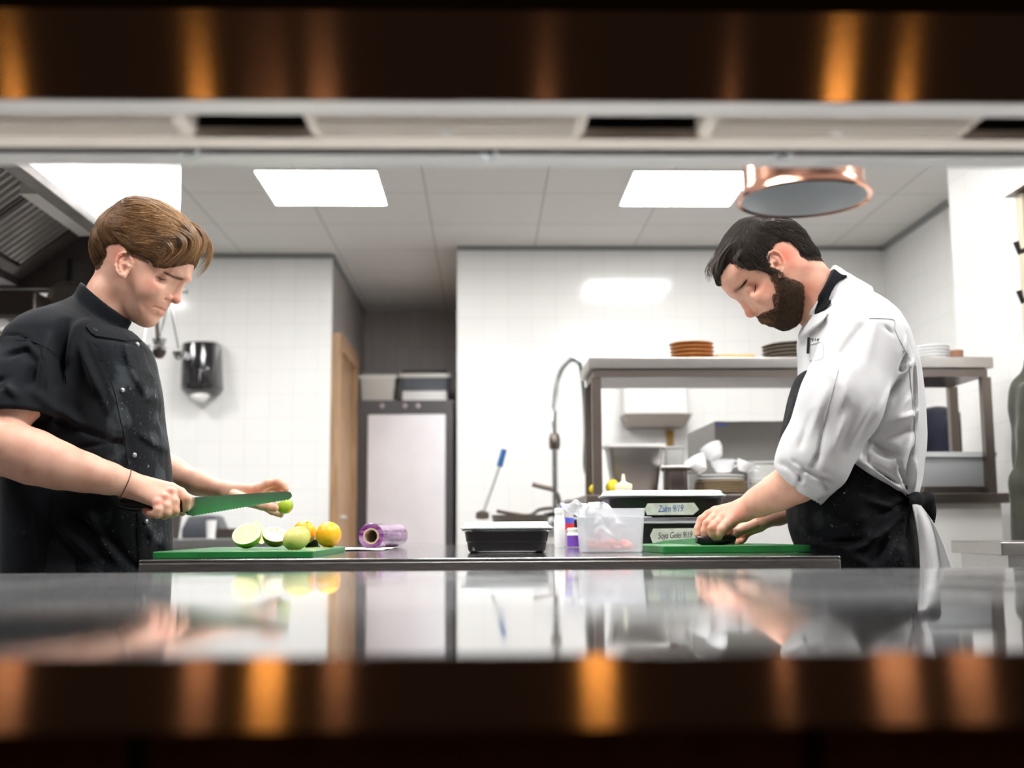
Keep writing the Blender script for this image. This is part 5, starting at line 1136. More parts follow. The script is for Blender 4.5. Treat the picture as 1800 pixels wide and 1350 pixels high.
# loose fringe locks
def locks(name, m, curves, n, parent, spread, rad, Y, seed=4, tone=(.3, .8)):
    r = np.random.default_rng(seed); q_ = MB(); cols = []
    for cv, lat in curves:
        base = [np.array(at(x, y, Y-l) if False else at(x, y, Y)) + np.array([0, -l, 0]) for (x, y), l in zip(cv, lat)]
        for _ in range(n):
            off0 = r.normal(0, spread, 3); off1 = r.normal(0, spread*1.3, 3); cut = r.uniform(.75, 1.0); m_ = len(base); pts = []
            P_ = cr([Vector(b) for b in base], 4); K = max(4, int(len(P_)*cut))
            for i in range(K):
                t = i/(len(P_)-1); o_ = off0*(1-t)+off1*t*(1 if t < .8 else (1.8-t)); pts.append(Vector(P_[i])+Vector(o_)-Vector(parent.location))
            rs = [rad*(1 if i < K*.6 else max(.15, 1-(i-K*.6)/(K*.42))) for i in range(K)]; a = len(q_.v); q_.tube(pts, rs, n=3); cols += [r.uniform(*tone)]*(len(q_.v)-a)
    o = q_.build(name, m, parent); c = o.data.color_attributes.new('tint', 'FLOAT_COLOR', 'POINT'); cc = np.ones((len(cols), 4), np.float32); cc[:, :3] = np.array(cols)[:, None]; c.data.foreach_set('color', cc.ravel()); return o
locks('fringe', m_h1, [([(330,400),(350,415),(357,436),(350,458),(336,474)], [.05,.05,.045,.045,.05]), ([(335,405),(352,425),(350,448),(335,465),(318,475)], [.06,.06,.058,.058,.06]), ([(320,420),(338,440),(330,458),(312,470),(296,474)], [.07,.07,.068,.068,.068]),
    ([(300,430),(318,450),(312,464),(298,474),(284,471)], [.078,.078,.075,.073,.072]), ([(310,410),(345,425),(352,440),(342,455),(322,470)], [.072,.066,.060,.06,.062]), ([(340,400),(362,415),(369,436),(364,455),(345,478)], [.02,.02,.015,.01,.01]),
    ([(345,405),(364,420),(368,440),(358,465),(337,485)], [-.01,-.01,-.015,-.02,-.02]), ([(340,400),(360,412),(366,432),(358,452),(344,466)], [.035,.035,.03,.03,.03]), ([(325,425),(340,442),(330,462),(310,478),(292,478)], [.071,.071,.07,.068,.068])], 60, ychef, .0034, .00036, YY, tone=(.15, .85))
# jacket
ytor = Prof([(143,518),(128,528),(112,536),(92,546),(66,562),(44,590),(24,640),(14,720),(14,836),(16,1006),(18,1120),(292,1120),(294,1000),(296,968),(297,920),(296,852),(293,816),(289,780),(284,740),(278,696),(272,660),(266,630),(258,610),(244,594),(230,583),(214,578),(192,562),(168,540)], YY, blur=.005, h=.002)
yj = Fld()
def ytw(p): return np.interp(p[:, 2], [.75, 1.0, 1.2, 1.38, 1.47], [.185, .175, .185, .195, .13])
yj.add(ytor.solid(.11, ytw), (g_(155,830)[0], YY, g_(155,830)[1]), .5, k=.001)
yj.ell(P3(86, 622, 2.40), (.090, .095, .085), k=.05)
arm_end = np.array(P3(8, 748, 2.255)); arm_st = np.array(P3(86, 615, 2.37)); adir = (arm_end-arm_st)/np.linalg.norm(arm_end-arm_st)
slv = Fld(); slv.chain([(*arm_st, .082), (*(arm_st*.5+arm_end*.5), .082), (*(arm_end+adir*.05), .078)], k=.02)
pn = np.array([.22, -.30, -.93]); pn /= np.linalg.norm(pn); pc = np.array(P3(12, 746, 2.258))
def sleeve(p): return smax(slv(p), (p-pc) @ pn, .006)
yj.add(sleeve, (arm_st+arm_end)/2, .26, k=.022)
bd = Fld(); bd.chain([(*(pc-pn*.035+np.array([-.008, 0, 0])), .0835), (*(pc-pn*.005+np.array([-.008, 0, 0])), .0845)], k=.01)
def band(p): d = (p-pc) @ pn; return smax(smax(bd(p), d-.001, .006), -d-.040-.006*np.sin(p[:, 0]*30), .006)
yj.add(band, pc-pn*.02, .16, k=.004)
yj.add(lambda p: np.maximum(np.linalg.norm(np.cross(p-pc, -adir), axis=1)-.066, -((p-pc) @ pn)-.02), pc, .10, mode='s', k=.006)
# far sleeve
fa, fb_ = np.array(P3(185, 625, 2.63)), np.array(P3(222, 745, 2.70)); yj.chain([(*fa, .078), (*fb_, .072)], k=.04)
# collar: leaning tube round the neck, open at the top
ccen = lambda t: np.array(P3(190-22*t, 533+30*t, YY))
yc = Fld(); c_top, c_bot = np.array(P3(188, 530, YY)), np.array(P3(165, 572, YY)); cn = (c_top-c_bot)/np.linalg.norm(c_top-c_bot)
top_a, top_b = np.array(P3(147, 500, YY)), np.array(P3(228, 564, YY)); tv = top_b-top_a; tn = np.cross(tv, np.array([0, 1., 0])); tn /= np.linalg.norm(tn); tn = tn if tn[2] > 0 else -tn
def collar_out(p):
    q = p-c_bot; t = np.clip(q @ cn, -.05, .12); w = q-(q @ cn)[:, None]*cn; sx = np.sqrt(((w)**2).sum(1)); lat = w[:, 1]; inp = np.sqrt(np.maximum(sx*sx-lat*lat, 0))
    return np.sqrt((inp/.0675)**2+(lat/.0640)**2)*.064-.064
def collar(p):
    o = collar_out(p); lim = (p-top_a) @ tn; return smax(np.maximum(o, lim), -((p-c_bot) @ cn)-.055, .004)
yj.add(collar, (c_top+c_bot)/2, .13, k=.005)
yj.add(lambda p: np.maximum(collar_out(p)+.0090, -((p-c_bot) @ cn)-.0), (c_top+c_bot)/2+cn*.03, .2, mode='s', k=.002)
yj.add(folds([(128,572,124,690,8,-.013),(150,560,140,640,7,.006),(112,600,116,690,7,.009),(52,640,80,628,6,-.009),(80,630,99,652,6,-.010),(99,652,96,690,6,-.010),(66,690,84,712,6,.007),(26,597,60,600,2.0,-.003),(60,600,84,612,2.0,-.003),(84,612,104,632,2.0,-.003),(104,632,116,656,2.0,-.003),
    (116,656,112,700,4,-.006),(30,690,60,682,6,-.006),(40,650,20,690,7,.006),(155,610,182,690,7,.005),(170,640,200,730,6,.004),(104,700,160,760,8,.005),(110,740,215,782,6,-.005),(150,790,205,778,4,-.004),(225,640,250,700,7,.006),(240,620,262,700,5,.004),(225,600,240,640,5,-.006),(214,600,224,640,4,.005),
    (110,915,170,975,9,.008),(165,900,215,985,8,.009),(185,925,232,1000,6,-.007),(75,880,90,1000,10,.004),(130,900,205,955,6,-.006),(240,760,270,790,6,.005),(230,850,275,880,6,.004),(250,930,285,990,7,.004),(98,880,97,1005,1.4,-.0018)], YY, k=1.6), (0,0,0), 9, mode='d')
plk = [(168,602),(171,610),(184,646),(200,686),(212,740),(216,752),(226,810),(230,850),(242,896),(243,1008)]
def placket(p):
    s = np.zeros(len(p)); near = p[:, 1] < YY-.02; z = p[:, 2]; A = [(at(x, y, 2.375).x, at(x, y, 2.375).z) for x, y in plk]; zs_ = np.array([a[1] for a in A])[::-1]; xs2 = np.array([a[0] for a in A])[::-1]
    e = np.interp(z, zs_, xs2)-p[:, 0]; m = near & (z < zs_[-1]); s[m] = .0026*(1/(1+np.exp(-e[m]/.0006))-1)+.0012*np.exp(-((e[m]+.012)/.0022)**2)*(1+np.sin(z[m]*420)*.7); return s
yj.add(placket, (0,0,0), 9, mode='d')
yj.add(lambda p: .0022*fbm(p, 26, 11)+.0007*fbm(p, 90, 12), (0,0,0), 9, mode='d')
def ystain(p):
    a = np.clip((p[:, 0]-g_(205, 750)[0])/.06, 0, 1)*np.clip((1.42-p[:, 2])/.12, 0.15, 1); b = .22*np.clip((1.0-p[:, 2])/.1, 0, 1); return np.repeat(np.clip(a+b, 0, 1)[:, None], 3, 1)
m_bj = cloth_mat('black_jacket_cloth', (.0045,.0055,.0075), (.010,.012,.016), .85, stain=(.30,.35,.38), sheen=.05)
sculpt('jacket', yj, (at(-80, 700, 2.3).x, g_(302, 900)[0]+.012, 2.14, 2.80, .80, g_(150, 492)[1]+.01), .0042, m_bj, ychef, color=ystain, slack=1.5)
# collar flap with press stud, studs
def on_surf(f, px, py, Y0, Y1=2.5):
    lo = Y0; 
    for k in range(400):
        v = at(px, py, lo)
        if f(np.array([[v.x, v.y, v.z]]))[0] < 0: break
        lo += .002
    return at(px, py, lo-.001)
fl = [(166,571),(171,567),(180,566.5),(200,567.5),(214,566.5),(228,562),(228.5,576),(224,586),(217,597.5),(200,598.5),(184,598),(172,595),(166,590),(163,583),(163,576)]
def shell_patch(name, outline, f, Ys, m, parent, off=.003, thick=.002, N=26, Yp=2.385, both=False):
    """thin cloth piece lying on an implicit surface, bounded by a pixel outline"""
    pr = Prof(outline, Yp, blur=.0006, h=.0008); lo = pr.pts.min(0); hi = pr.pts.max(0)
    def fn(p): return np.maximum(np.maximum(f(p)-off, -(f(p)-off+thick+.004)), -pr.d(p))+0*p[:, 0]
    def fn2(p):
        d = fn(p); return d if both else np.where(p[:, 1] < Ys, d, np.maximum(d, .01))
    return fn2, (lo, hi)
fn2, (lo, hi) = shell_patch('flap', fl, yj, YY-.012, m_bj, ychef, off=.0032)
G = Fld(); G.add(fn2, (0,0,0), 9, k=.001)
sculpt('collar_flap', G, (lo[0]-.02, hi[0]+.02, YY-.16, YY, lo[1]-.02, hi[1]+.02), .0020, m_bj, ychef, slack=2.)
m_stud = mat('grey_press_stud', (.35,.36,.38), .3, .7); m_studd = mat('dark_press_stud', (.03,.03,.035), .3, .5)
for px, py, m_ in ((166.5, 582, m_studd), (214, 686, m_stud), (235, 800, m_stud), (255, 917, m_stud), (240, 606, m_stud)):
    c = on_surf(yj, px, py, 2.2); gr_ = Vector(grad(yj, np.array([[c.x, c.y, c.z]]))[0]); Mq = Vector((0,0,1)).rotation_difference(gr_).to_matrix().to_4x4()
    MB().lathe([(.0055, -.001), (.0055, .0015), (.0045, .003), (.0022, .0038), (.0003, .004)], n=18, M=Mq, c=c+gr_*.002-y_base).build('press_stud', m_, ychef)
# seams: fine raised stitching lines lying on the cloth
def seam(name, px, f, m, parent, base, r=.0011, Y0=2.15, lift=.0006):
    P_ = cr([Vector((a, b, 0)) for a, b in px], 5); pts = []
    for v in P_:
        c = on_surf(f, v.x, v.y, Y0); g = grad(f, np.array([[c.x, c.y, c.z]]))[0]; pts.append(c+Vector(g)*lift-base)
    MB().tube(pts, r, n=6).build(name, m, parent)
m_seam = mat('black_seam', (.002,.002,.003), .9)
seam('placket_seam', [(165,600),(171,612),(184,646),(200,686),(212,740),(216,752),(222,790),(225,818)], yj, m_seam, ychef, y_base)
seam('placket_seam', [(242,898),(242.5,930),(243,1000)], yj, m_seam, ychef, y_base)
seam('shoulder_seam', [(28,598),(44,598),(60,601),(84,613),(104,633),(115,655),(117,676)], yj, m_seam, ychef, y_base)
seam('side_seam', [(98,880),(97,940),(97,1000)], yj, m_seam, ychef, y_base)
# bracelet
br_pts = []; wc = np.array(P3(220.5, 847.5, 2.305)); wd = np.array(P3(250, 855, 2.318))-np.array(P3(190, 841, 2.287)); wd[2] += .0; wd /= np.linalg.norm(wd); wd = wd+np.array([0, 0, -.12]); wd /= np.linalg.norm(wd)
u_ = np.cross(wd, [0, 1, 0]); u_ /= np.linalg.norm(u_); v_ = np.cross(wd, u_)
for k in range(41):
    a = 2*PI*k/40; d = u_*math.cos(a)+v_*math.sin(a); r_ = .035
    for _ in range(8): r_ -= yh((wc+d*r_)[None])[0]*.9
    br_pts.append(Vector(wc+d*(r_+.0008))-y_base)
MB().tube(br_pts, .0011, n=6).build('bracelet', mat('brown_cord', (.09,.03,.015), .5), ychef)
bi = min(range(41), key=lambda i: proj(br_pts[i]+y_base)[1]*-1 if (br_pts[i]+y_base).y < 2.305 else 1e9)
MB().rbox([(.0005, -.0012), (0, 0), (.0005, .0012)], .008, .004, .001, M=Matrix.Rotation(.9, 4, 'Y'), c=br_pts[bi]+Vector((0, -.001, 0))).build('bracelet_clasp', mat('gold', (.85,.60,.25), .25, 1.0), ychef)
# trousers and shoes
tr = Fld(); X0_ = g_(155, 980)[0]
tr.ell((X0_, YY, .93), (.150, .178, .14), k=.03)
for s_ in (-1, 1): tr.chain([(X0_, YY+s_*.088, .86, .100), (X0_+.02, YY+s_*.11, .48, .078), (X0_, YY+s_*.12, .11, .065)], k=.03)
tr.add(lambda p: .003*fbm(p, 22, 31), (0,0,0), 9, mode='d')
m_trs = cloth_mat('dark_trousers', (.016,.017,.022), (.03,.032,.04), .85)
sculpt('trousers', tr, (X0_-.2, X0_+.2, YY-.21, YY+.21, .05, 1.07), .012, m_trs, ychef)
m_shoe = mat('black_shoe', (.015,.014,.014), .4)
def shoes(x, Y, sg, par):
    for s_ in (-1, 1):
        sh = Fld(); sh.chain([(x-sg*.05, Y+s_*.12, .055, .046), (x+sg*.08, Y+s_*.12, .045, .045), (x+sg*.17, Y+s_*.125, .035, .036)], k=.02); sh.add(lambda p: .0-p[:, 2], (0,0,0), 9, mode='i', k=.002)
        sculpt('shoe', sh, (x-.25, x+.25, Y+s_*.12-.07, Y+s_*.12+.07, -.01, .13), .008, m_shoe, par)
shoes(X0_, YY, 1, ychef)

# ---- bread knife in his hand, lime half in the other
kx0, kx1 = at(336, 874.5, 2.338), at(505, 863.5, 2.338); t = thing('bread_knife', 'long serrated knife in the young chef\'s near hand, over the fruit', 'knife', P3(300, 887, 2.338)); tl = Vector(t.location)
top = [(330, 875), (420, 869), (505, 863.5), (510.5, 865), (513.5, 869), (513.7, 873), (510, 877)]; bot = []
n_t = 62
for k in range(n_t+1):
    u = k/n_t; px, py = 509-u*174, 877.5+u*29.5; py -= 2.5*math.sin(PI*u)*.0; bot.append((px, py+(1.1 if k % 2 else -.4)))
poly = [(at(a, b, 2.338).x-tl.x, at(a, b, 2.338).z-tl.z) for a, b in top+bot+[(326, 905)]]
m_bl = mat('knife_blade_steel', (.80,.80,.80), .26, 1.0); noise_color(m_bl, (.70,.70,.70), (.82,.82,.82), 30, 4, (1, 1, 1))
bld = MB().prism(poly, -.0011, .0011); bld.v = [(x, y-(z-.004)*.30, z) for x, y, z in bld.v]; bld.build('blade', m_bl, t)
hp = [Vector(at(a, b, 2.338))-tl for a, b in ((213, 884), (235, 888), (265, 888.5), (300, 889), (332, 890.5))]
MB().tube(hp, [.0125, .0145, .0125, .0135, .0150], n=16, flat=.95).build('handle', m_blk, t)
half_fruit('lime_half', 'green lime half held in the young chef\'s far hand below the knife tip', m_lime, m_fl, Vector(at(500.5, 888.5, 2.600)), .0192, (-.35, .55, .75), squash=1.0)
# ================================================================== BEARDED CHEF (right, white jacket)
YM = 2.52
def gm(px, py): v = at(px, py, YM); return v.x, v.z
def mq(px, py, l): v = at(px, py, YM); return (v.x, l, v.z)
mprof = Prof([(1436,452),(1425,436),(1412,420),(1395,405),(1378,395),(1355,390),(1330,390),(1308,394),(1292,404),(1279,420),(1269,440),(1262,462),(1261,482),(1264.5,498),(1271,506),(1278,514),(1286,522),(1293,526),(1304,529.5),(1311,538),(1318,546),(1325,552),
              (1332,557),(1337,562),(1342,564.5),(1347,564),(1351,566),(1356,569),(1360,568),(1366,571),(1372,574),(1379,576),(1387,574),(1396,569),(1406,560),(1414,548),(1424,530),(1440,505),(1447,480)], YM, blur=.0022, h=.0013)
def mwid(p):
    a = gm(1350, 440); b = gm(1372, 565); t = np.clip(((p[:, 0]-a[0])*(b[0]-a[0])+(p[:, 2]-a[1])*(b[1]-a[1]))/((b[0]-a[0])**2+(b[1]-a[1])**2), -.3, 1.1)
    return np.interp(t, [-.3, 0, .35, .6, .85, 1.1], [.078, .078, .074, .068, .060, .052])
mh = Fld(); mh.add(mprof.solid(.085, mwid), (gm(1350,470)[0], YM, gm(1350,470)[1]), .17, k=.001)
mh.ell(mq(1333, 527, .047), (.026, .012, .022), k=.026, sym=YM)
mh.ell(mq(1311, 513, .055), (.0175, .0130, .0150), k=.010, mode='s', sym=YM)
mh.symcone(mq(1288, 512, .010), mq(1301, 499, .040), .0075, .0062, YM, k=.008)
mh.ell(mq(1310.5, 513.5, .0350), (.0142, .0135, .0132), k=.0030, sym=YM)
mh.symcone(mq(1302, 526, 0), mq(1318, 547, 0), .0070, .0098, YM, k=.009)
mh.ell(mq(1319.0, 550.5, .0), (.0112, .0098, .0108), k=.006, sym=YM)
mh.ell(mq(1328.5, 546.5, .0145), (.0086, .0070, .0078), k=.0030, sym=YM)
mh.symcone(mq(1336.5, 542, .0225), mq(1338, 550, .0215), .0016, .0014, YM, k=.004, mode='s')
mh.ell(mq(1327.0, 554.0, .0135), (.0054, .0042, .0036), k=.002, mode='s', sym=YM)
for (x1, y1, l1), (x2, y2, l2), r1, r2 in (((1361, 556, .0225), (1350, 560.5, .0125), .0026, .0046), ((1350, 560.5, .0125), (1345, 562.0, .0), .0046, .0050),
                                           ((1363.5, 558.5, .0225), (1358, 564, .0125), .0026, .0056), ((1358, 564, .0125), (1355.5, 566.0, .0), .0056, .0060)):
    mh.symcone(mq(x1, y1, l1), mq(x2, y2, l2), r1, r2, YM, k=.003)
MOUTH_M = 1
mh.ell(mq(1380, 566, .0), (.016, .018, .0135), k=.014, sym=YM)
mh.symcone(mq(1320.0, 506.5, .048), mq(1316.5, 522.5, .034), .0010, .0010, YM, k=.002, mode='s')
ear(mh, YM, .074, dict(c=(1364, 463), r=(.0170, .0300), rot=math.radians(24), concha=(1364.5, 468), fossa=(1358, 455),
    helix=[(1349,462,.003),(1347,453,.0055),(1350,445.5,.007),(1359,442,.008),(1367.5,446,.008),(1374,455,.0075),(1378,465,.007),(1377,474,.006),(1373,481,.005)],
    anti=[(1358,451,.003),(1366,456,.005),(1370,464,.006),(1371,472,.005),(1367,478,.004)], tragus=(1354.5, 469.5), lobe=(1370.5, 485)))
mh.chain([P3(1400, 478, YM, .055), P3(1424, 510, YM, .0555), P3(1447, 542, YM, .056), P3(1475, 592, YM, .062), P3(1495, 650, YM, .10)], k=.018)
mh.ell(P3(1512, 690, YM), (.100, .150, .16), k=.04); mh.ell(P3(1508, 840, YM), (.085, .115, .18), k=.04)
mh.chain([P3(1520, 615, 2.37, .060), P3(1485, 715, 2.33, .052), P3(1438, 822, 2.36, .045), P3(1400, 846, 2.40, .0425), P3(1366, 866, 2.43, .0360), P3(1336, 881, 2.455, .0290), P3(1308, 895, 2.475, .0240)], k=.02)
for a, b, ra, rb_ in (((1306, 892, 2.485), (1258, 899, 2.51), .0170, .0118), ((1307, 895, 2.478), (1263, 904, 2.492), .0175, .0120), ((1308, 899, 2.472), (1271, 910, 2.474), .0175, .0118), ((1309, 903, 2.467), (1282, 915, 2.460), .0150, .0110)):
    mh.cone(P3(*a), P3(*b), ra, rb_, k=.012)
fing(mh, [(1257,899,2.511,.0115),(1245,905,2.508,.0103),(1233,914,2.504,.0096),(1227,929,2.500,.0086),(1226,940,2.496,.0078)])
fing(mh, [(1263,905,2.490,.0116),(1253,912,2.485,.0105),(1243,921,2.478,.0099),(1238.5,934,2.477,.0087),(1239,943,2.478,.0080)])
fing(mh, [(1272,911,2.472,.0112),(1262,919,2.464,.0102),(1251.5,929,2.457,.0096),(1252,938,2.459,.0085),(1255,945,2.463,.0078)])
fing(mh, [(1283,915,2.458,.0104),(1277,921,2.452,.0092),(1269,930,2.448,.0088),(1266,938,2.452,.0080),(1264,944,2.460,.0074)])
fing(mh, [(1296,908,2.500,.0135),(1282,922,2.520,.0112),(1270,934,2.528,.0098),(1262,942,2.520,.0088)])
for a, b, c in ((1263,900.5,2.487),(1272,907,2.468),(1245,919,2.474)): mh.ell(P3(a, b, c), (.0072, .0065, .0065), k=.006)
# far (right) arm and hand
mh.chain([P3(1500, 620, 2.68, .060), P3(1470, 740, 2.74, .052), P3(1440, 850, 2.72, .044), P3(1405, 880, 2.68, .034), P3(1368, 900, 2.63, .027), P3(1335, 915, 2.585, .0225)], k=.02)
for a, b, ra, rb_ in (((1330, 914, 2.58), (1302, 923, 2.585), .0175, .0120), ((1330, 918, 2.585), (1305, 930, 2.600), .0175, .0118), ((1330, 922, 2.59), (1308, 938, 2.600), .0160, .0108)): mh.cone(P3(*a), P3(*b), ra, rb_, k=.012)
fing(mh, [(1322,922,2.565,.0140),(1307,929,2.545,.0125),(1294,937,2.530,.0108),(1284,945,2.518,.0090)])
fing(mh, [(1302,923,2.588,.0115),(1288,924,2.592,.0100),(1277,931,2.585,.0090),(1271,941,2.570,.0080)])
fing(mh, [(1304,930,2.602,.0112),(1289,934,2.606,.0098),(1281,943,2.596,.0088),(1284,950,2.578,.0080)])
fing(mh, [(1307,936,2.602,.0106),(1296,945,2.606,.0092),(1291,952,2.592,.0084),(1296,954,2.575,.0076)])
fing(mh, [(1311,938,2.600,.0098),(1306,947,2.600,.0086),(1303,951,2.588,.0076)])
mh.ell(P3(1512, 980, YM), (.10, .150, .13), k=.04)
for s_ in (-1, 1): mh.chain([(gm(1512,980)[0], YM+s_*.09, .88, .074), (gm(1512,980)[0]-.01, YM+s_*.11, .48, .058), (gm(1512,980)[0], YM+s_*.12, .09, .043)], k=.03)
SK2 = np.array([.76, .43, .315])
BROW_M = []
MOUTH_M = brow_path(mh, YM, lambda t: (1363.5-13.5*t, 557+8*t), [])
MOUTH_M.append((mq(1349, 565.5, 0)[0], 0., mq(1349, 565.5, 0)[2]))
for a_, b_ in zip(MOUTH_M[:-1], MOUTH_M[1:]): mh.symcone(a_, b_, .0016, .0016, YM, k=.0022, mode='s')
brow_path(mh, YM, lambda t: (1288+14*t+2.5*math.sin(3*t), 516.5-14.5*t), BROW_M)
def mtint(p):
    c = np.repeat(SK2[None], len(p), 0); q = np.stack([p[:, 0], np.abs(p[:, 1]-YM), p[:, 2]], 1); red = np.zeros(len(p))
    for px, py, lat, r, a in ((1318,552,0,.014,.7),(1329,546,.012,.010,.55),(1330,520,.06,.022,.35),(1366,462,.08,.024,.8),(1375,480,.07,.02,.5),(1405,520,.055,.028,.55),(1395,480,.06,.024,.35),(1312,538,.0,.012,.5)):
        v = at(px, py, YM); red = np.maximum(red, a*blob(q, (v.x, lat, v.z), r))
    for px, py, Y, r, a in ((1300,905,2.45,.020,.55),(1228,912,2.50,.008,.4),(1243,921,2.46,.010,.5),(1252,930,2.45,.010,.5),(1262,893,2.49,.016,.3),(1280,935,2.59,.018,.9),(1290,938,2.6,.018,.8)):
        v = at(px, py, Y); red = np.maximum(red, a*blob(p, (v.x, v.y, v.z), r))
    c = mixc(c, red, (.74, .20, .13)); lip = np.zeros(len(p))
    for px, py, lat, r in ((1347,564,.0,.004),(1352,561,.013,.004),(1356,567,.0,.006),(1359,564,.011,.0055)):
        v = at(px, py, YM); lip = np.maximum(lip, blob(q, (v.x, lat, v.z), r))
    c = mixc(c, np.clip(lip*1.2, 0, .8), (.50, .17, .12)); br = np.zeros(len(p))
    for k, v in enumerate(BROW_M): br = np.maximum(br, blob(q, v, .0054-.0018*k/12))
    c = mixc(c, np.clip(br*.8, 0, .7), (.10, .055, .03))
    st = 1/(1+np.exp(-bmask.d(p)/.002)); c = mixc(c, np.clip(st*.55, 0, .6), (.16, .085, .045))
    return c
bmask = Prof([(1340,488),(1351,490),(1361,502),(1376,506),(1391,510),(1402,520),(1413,531),(1420,545),(1416,570),(1385,590),(1362,582),(1340,574),(1333,571),(1331,562),(1337,558.5),(1345,556),(1353,553.5),(1362,548),(1355,540),(1350,531),(1357,524),(1353,512),(1346,500)], YM, blur=.0015)
m_sk2 = tint_mat('warm_skin', spot=(.45,.15,.08))
m_base = Vector((gm(1525, 900)[0], YM, 0))
mchef = thing('person', 'bearded chef in a white jacket and black apron, bending over his cutting board', 'person', m_base)
za = at(1280, 960, 2.5).z; zb_ = at(1380, 815, 2.4).z; zc_ = gm(1440, 572)[1]; zd_ = gm(1300, 380)[1]
sculpt('body', mh, (at(1218, 940, 2.5).x, gm(1660, 900)[0], 2.24, 2.82, .03, zd_), .0022, m_sk2, mchef, zf=zf_for(za, zb_, zc_, zd_), color=mtint, smooth_iter=1)
for s_ in (-1, 1):
    c = mq(1311.2, 514.3, 0); MB().lathe([(.0005, -.0118)]+[(.0118*math.sin(a), -.0118*math.cos(a)) for a in [PI*k/16 for k in range(1, 16)]]+[(.0005, .0118)], n=24, c=(c[0]-m_base.x, s_*.0312, c[2]-.0006)).build('eye', m_eye, mchef)
    pts = []
    for k in range(9):
        t = k/8; px, py = 1319.5-3*t+1.6*math.sin(PI*t), 506.5+16*t; v = mq(px, py, 0); v = (v[0], lat_on(mh, v[0], YM, v[2])+.0006, v[2]); pts.append((v[0]-m_base.x, s_*v[1], v[2]))
    MB().tube(pts, [.0003, .0007, .0010, .0012, .0013, .0013, .0011, .0008, .0003], n=6).build('eyelashes', mat('lash_dark', (.02,.012,.008), .6), mchef)
    q_ = MB()
    for k in range(190):
        t = random.random()*11.99; a_, b_ = np.array(BROW_M[int(t)]), np.array(BROW_M[int(t)+1]); v = a_+(b_-a_)*(t % 1); x_, z_ = v[0]+random.uniform(-.0022, .0022), v[2]+random.uniform(-.0015, .0015); l_ = lat_on(mh, x_, YM, z_)
        a = Vector((x_-m_base.x, s_*(l_+.0003), z_)); q_.tube([a, a+Vector((.0030, s_*.0016, .0032+random.uniform(-.001, .001)))], [.00034, .00012], n=3)
    q_.build('eyebrow', mat('brow_dark', (.06,.035,.02), .6), mchef)
# hair
mout = Prof([(1437,452),(1426,437),(1416,423),(1412,413),(1400,402),(1386,391),(1368,385),(1345,383),(1325,383.5),(1307,384),(1296,391),(1283,405),(1270,421),(1260,438),(1250,453),(1243,468),(1243.5,485),(1251,498),(1262,503),(1300,560),(1380,590),(1430,540),(1450,490)], YM, blur=.003)
mmask = Prof([(1445,455),(1430,425),(1425,400),(1390,375),(1330,370),(1290,375),(1255,425),(1235,465),(1236,490),(1250,505),(1264.5,502),(1263,487),(1270,473),(1276,468.5),(1285,474),(1293,481),(1306,485),(1320,484.5),(1333,489),(1344,494),(1347,490),(1340,482),(1336,473),(1337,463),(1340,452),(1346,441),(1360,435),(1371,438),(1380,447),(1390,455),(1404,461),(1418,459),(1432,456)], YM, blur=.0012)
mhf = Fld(); mhf.add(mout.solid(.068, .0855), (gm(1340,450)[0], YM, gm(1340,450)[1]), .18, k=.001)
mhf.add(mmask.mask(), (0,0,0), 9, mode='i', k=.004)
mhf.add(lambda p: mprof.solid(.085, mwid)(p)-(.0010+.34*np.clip(mmask.d(p), 0, .06)), (0,0,0), 9, mode='i', k=.003)
mhf.add(lambda p: .0016*fbm(p*np.array([1, 2, 1]), 100, 15)+.0010*fbm(p, 220, 18), (0,0,0), 9, mode='d')
m_h2 = hair_mat('dark_brown_hair', (.008,.005,.0035), (.045,.026,.015), (.20,.125,.075), .6)
ha, hbb = gm(1236, 500), gm(1450, 372)
mcap = sculpt('hair', mhf, (ha[0]-.01, gm(1446,460)[0]+.01, YM-.10, YM+.10, ha[1]-.01, hbb[1]), .003, m_h2, mchef, color=lambda p: np.repeat((.12+.15*fbm(p, 40, 2))[:, None], 3, 1))
mflow = flowfield([(1390,395,.9,.45),(1410,425,.8,.8),(1425,448,.6,.9),(1400,440,.9,.5),(1380,430,.9,.4),(1360,400,.9,.1),(1340,390,-.6,.1),(1350,425,.9,.3),(1330,430,.9,.35),(1310,400,-.6,.9),(1290,410,-.6,.9),(1275,430,-.5,1),(1260,450,-.45,1),(1250,475,-.15,1),(1256,495,.2,1),
    (1280,455,.0,1),(1300,440,.3,1),(1305,470,.75,.6),(1325,470,.85,.55),(1335,450,.9,.4),(1340,485,.5,.9),(1370,440,.9,.3)], YM)
pts = surf_points(mcap, 20000, keep=lambda p: (mhf(p) < .004) & (mmask.d(p) > .003), seed=5)
strands('hair_strands', m_h2, mhf, pts, mflow, mchef, n=7, step=.0048, rad=.00040, lift=(.0002, .0030), lens=(.5, 1.3), wob=.16, clump=.5, tone=lambda r_, h, g: np.clip(.05+.45*h*g.uniform(0, 1, len(r_))+.25*g.uniform(0, 1, len(r_))**3+.30*(g.uniform(0, 1, len(r_)) < .04), 0, 1), seed=6, endlift=.8)
locks('fringe', m_h2, [([(1285,430),(1270,445),(1258,462),(1252,482),(1257,498)], [.055,.055,.052,.05,.05]), ([(1275,440),(1262,455),(1250,470),(1247,485),(1254,497)], [.03,.03,.03,.03,.03]), ([(1272,435),(1260,450),(1247,468),(1245,482),(1250,495)], [0,0,0,0,0]),
    ([(1300,445),(1285,460),(1282,470),(1290,480),(1300,484)], [.072,.070,.069,.069,.070]), ([(1310,450),(1305,468),(1312,478),(1322,485),(1334,489)], [.078,.077,.075,.075,.075])], 36, mchef, .0036, .0005, YM, seed=8, tone=(.1, .7))
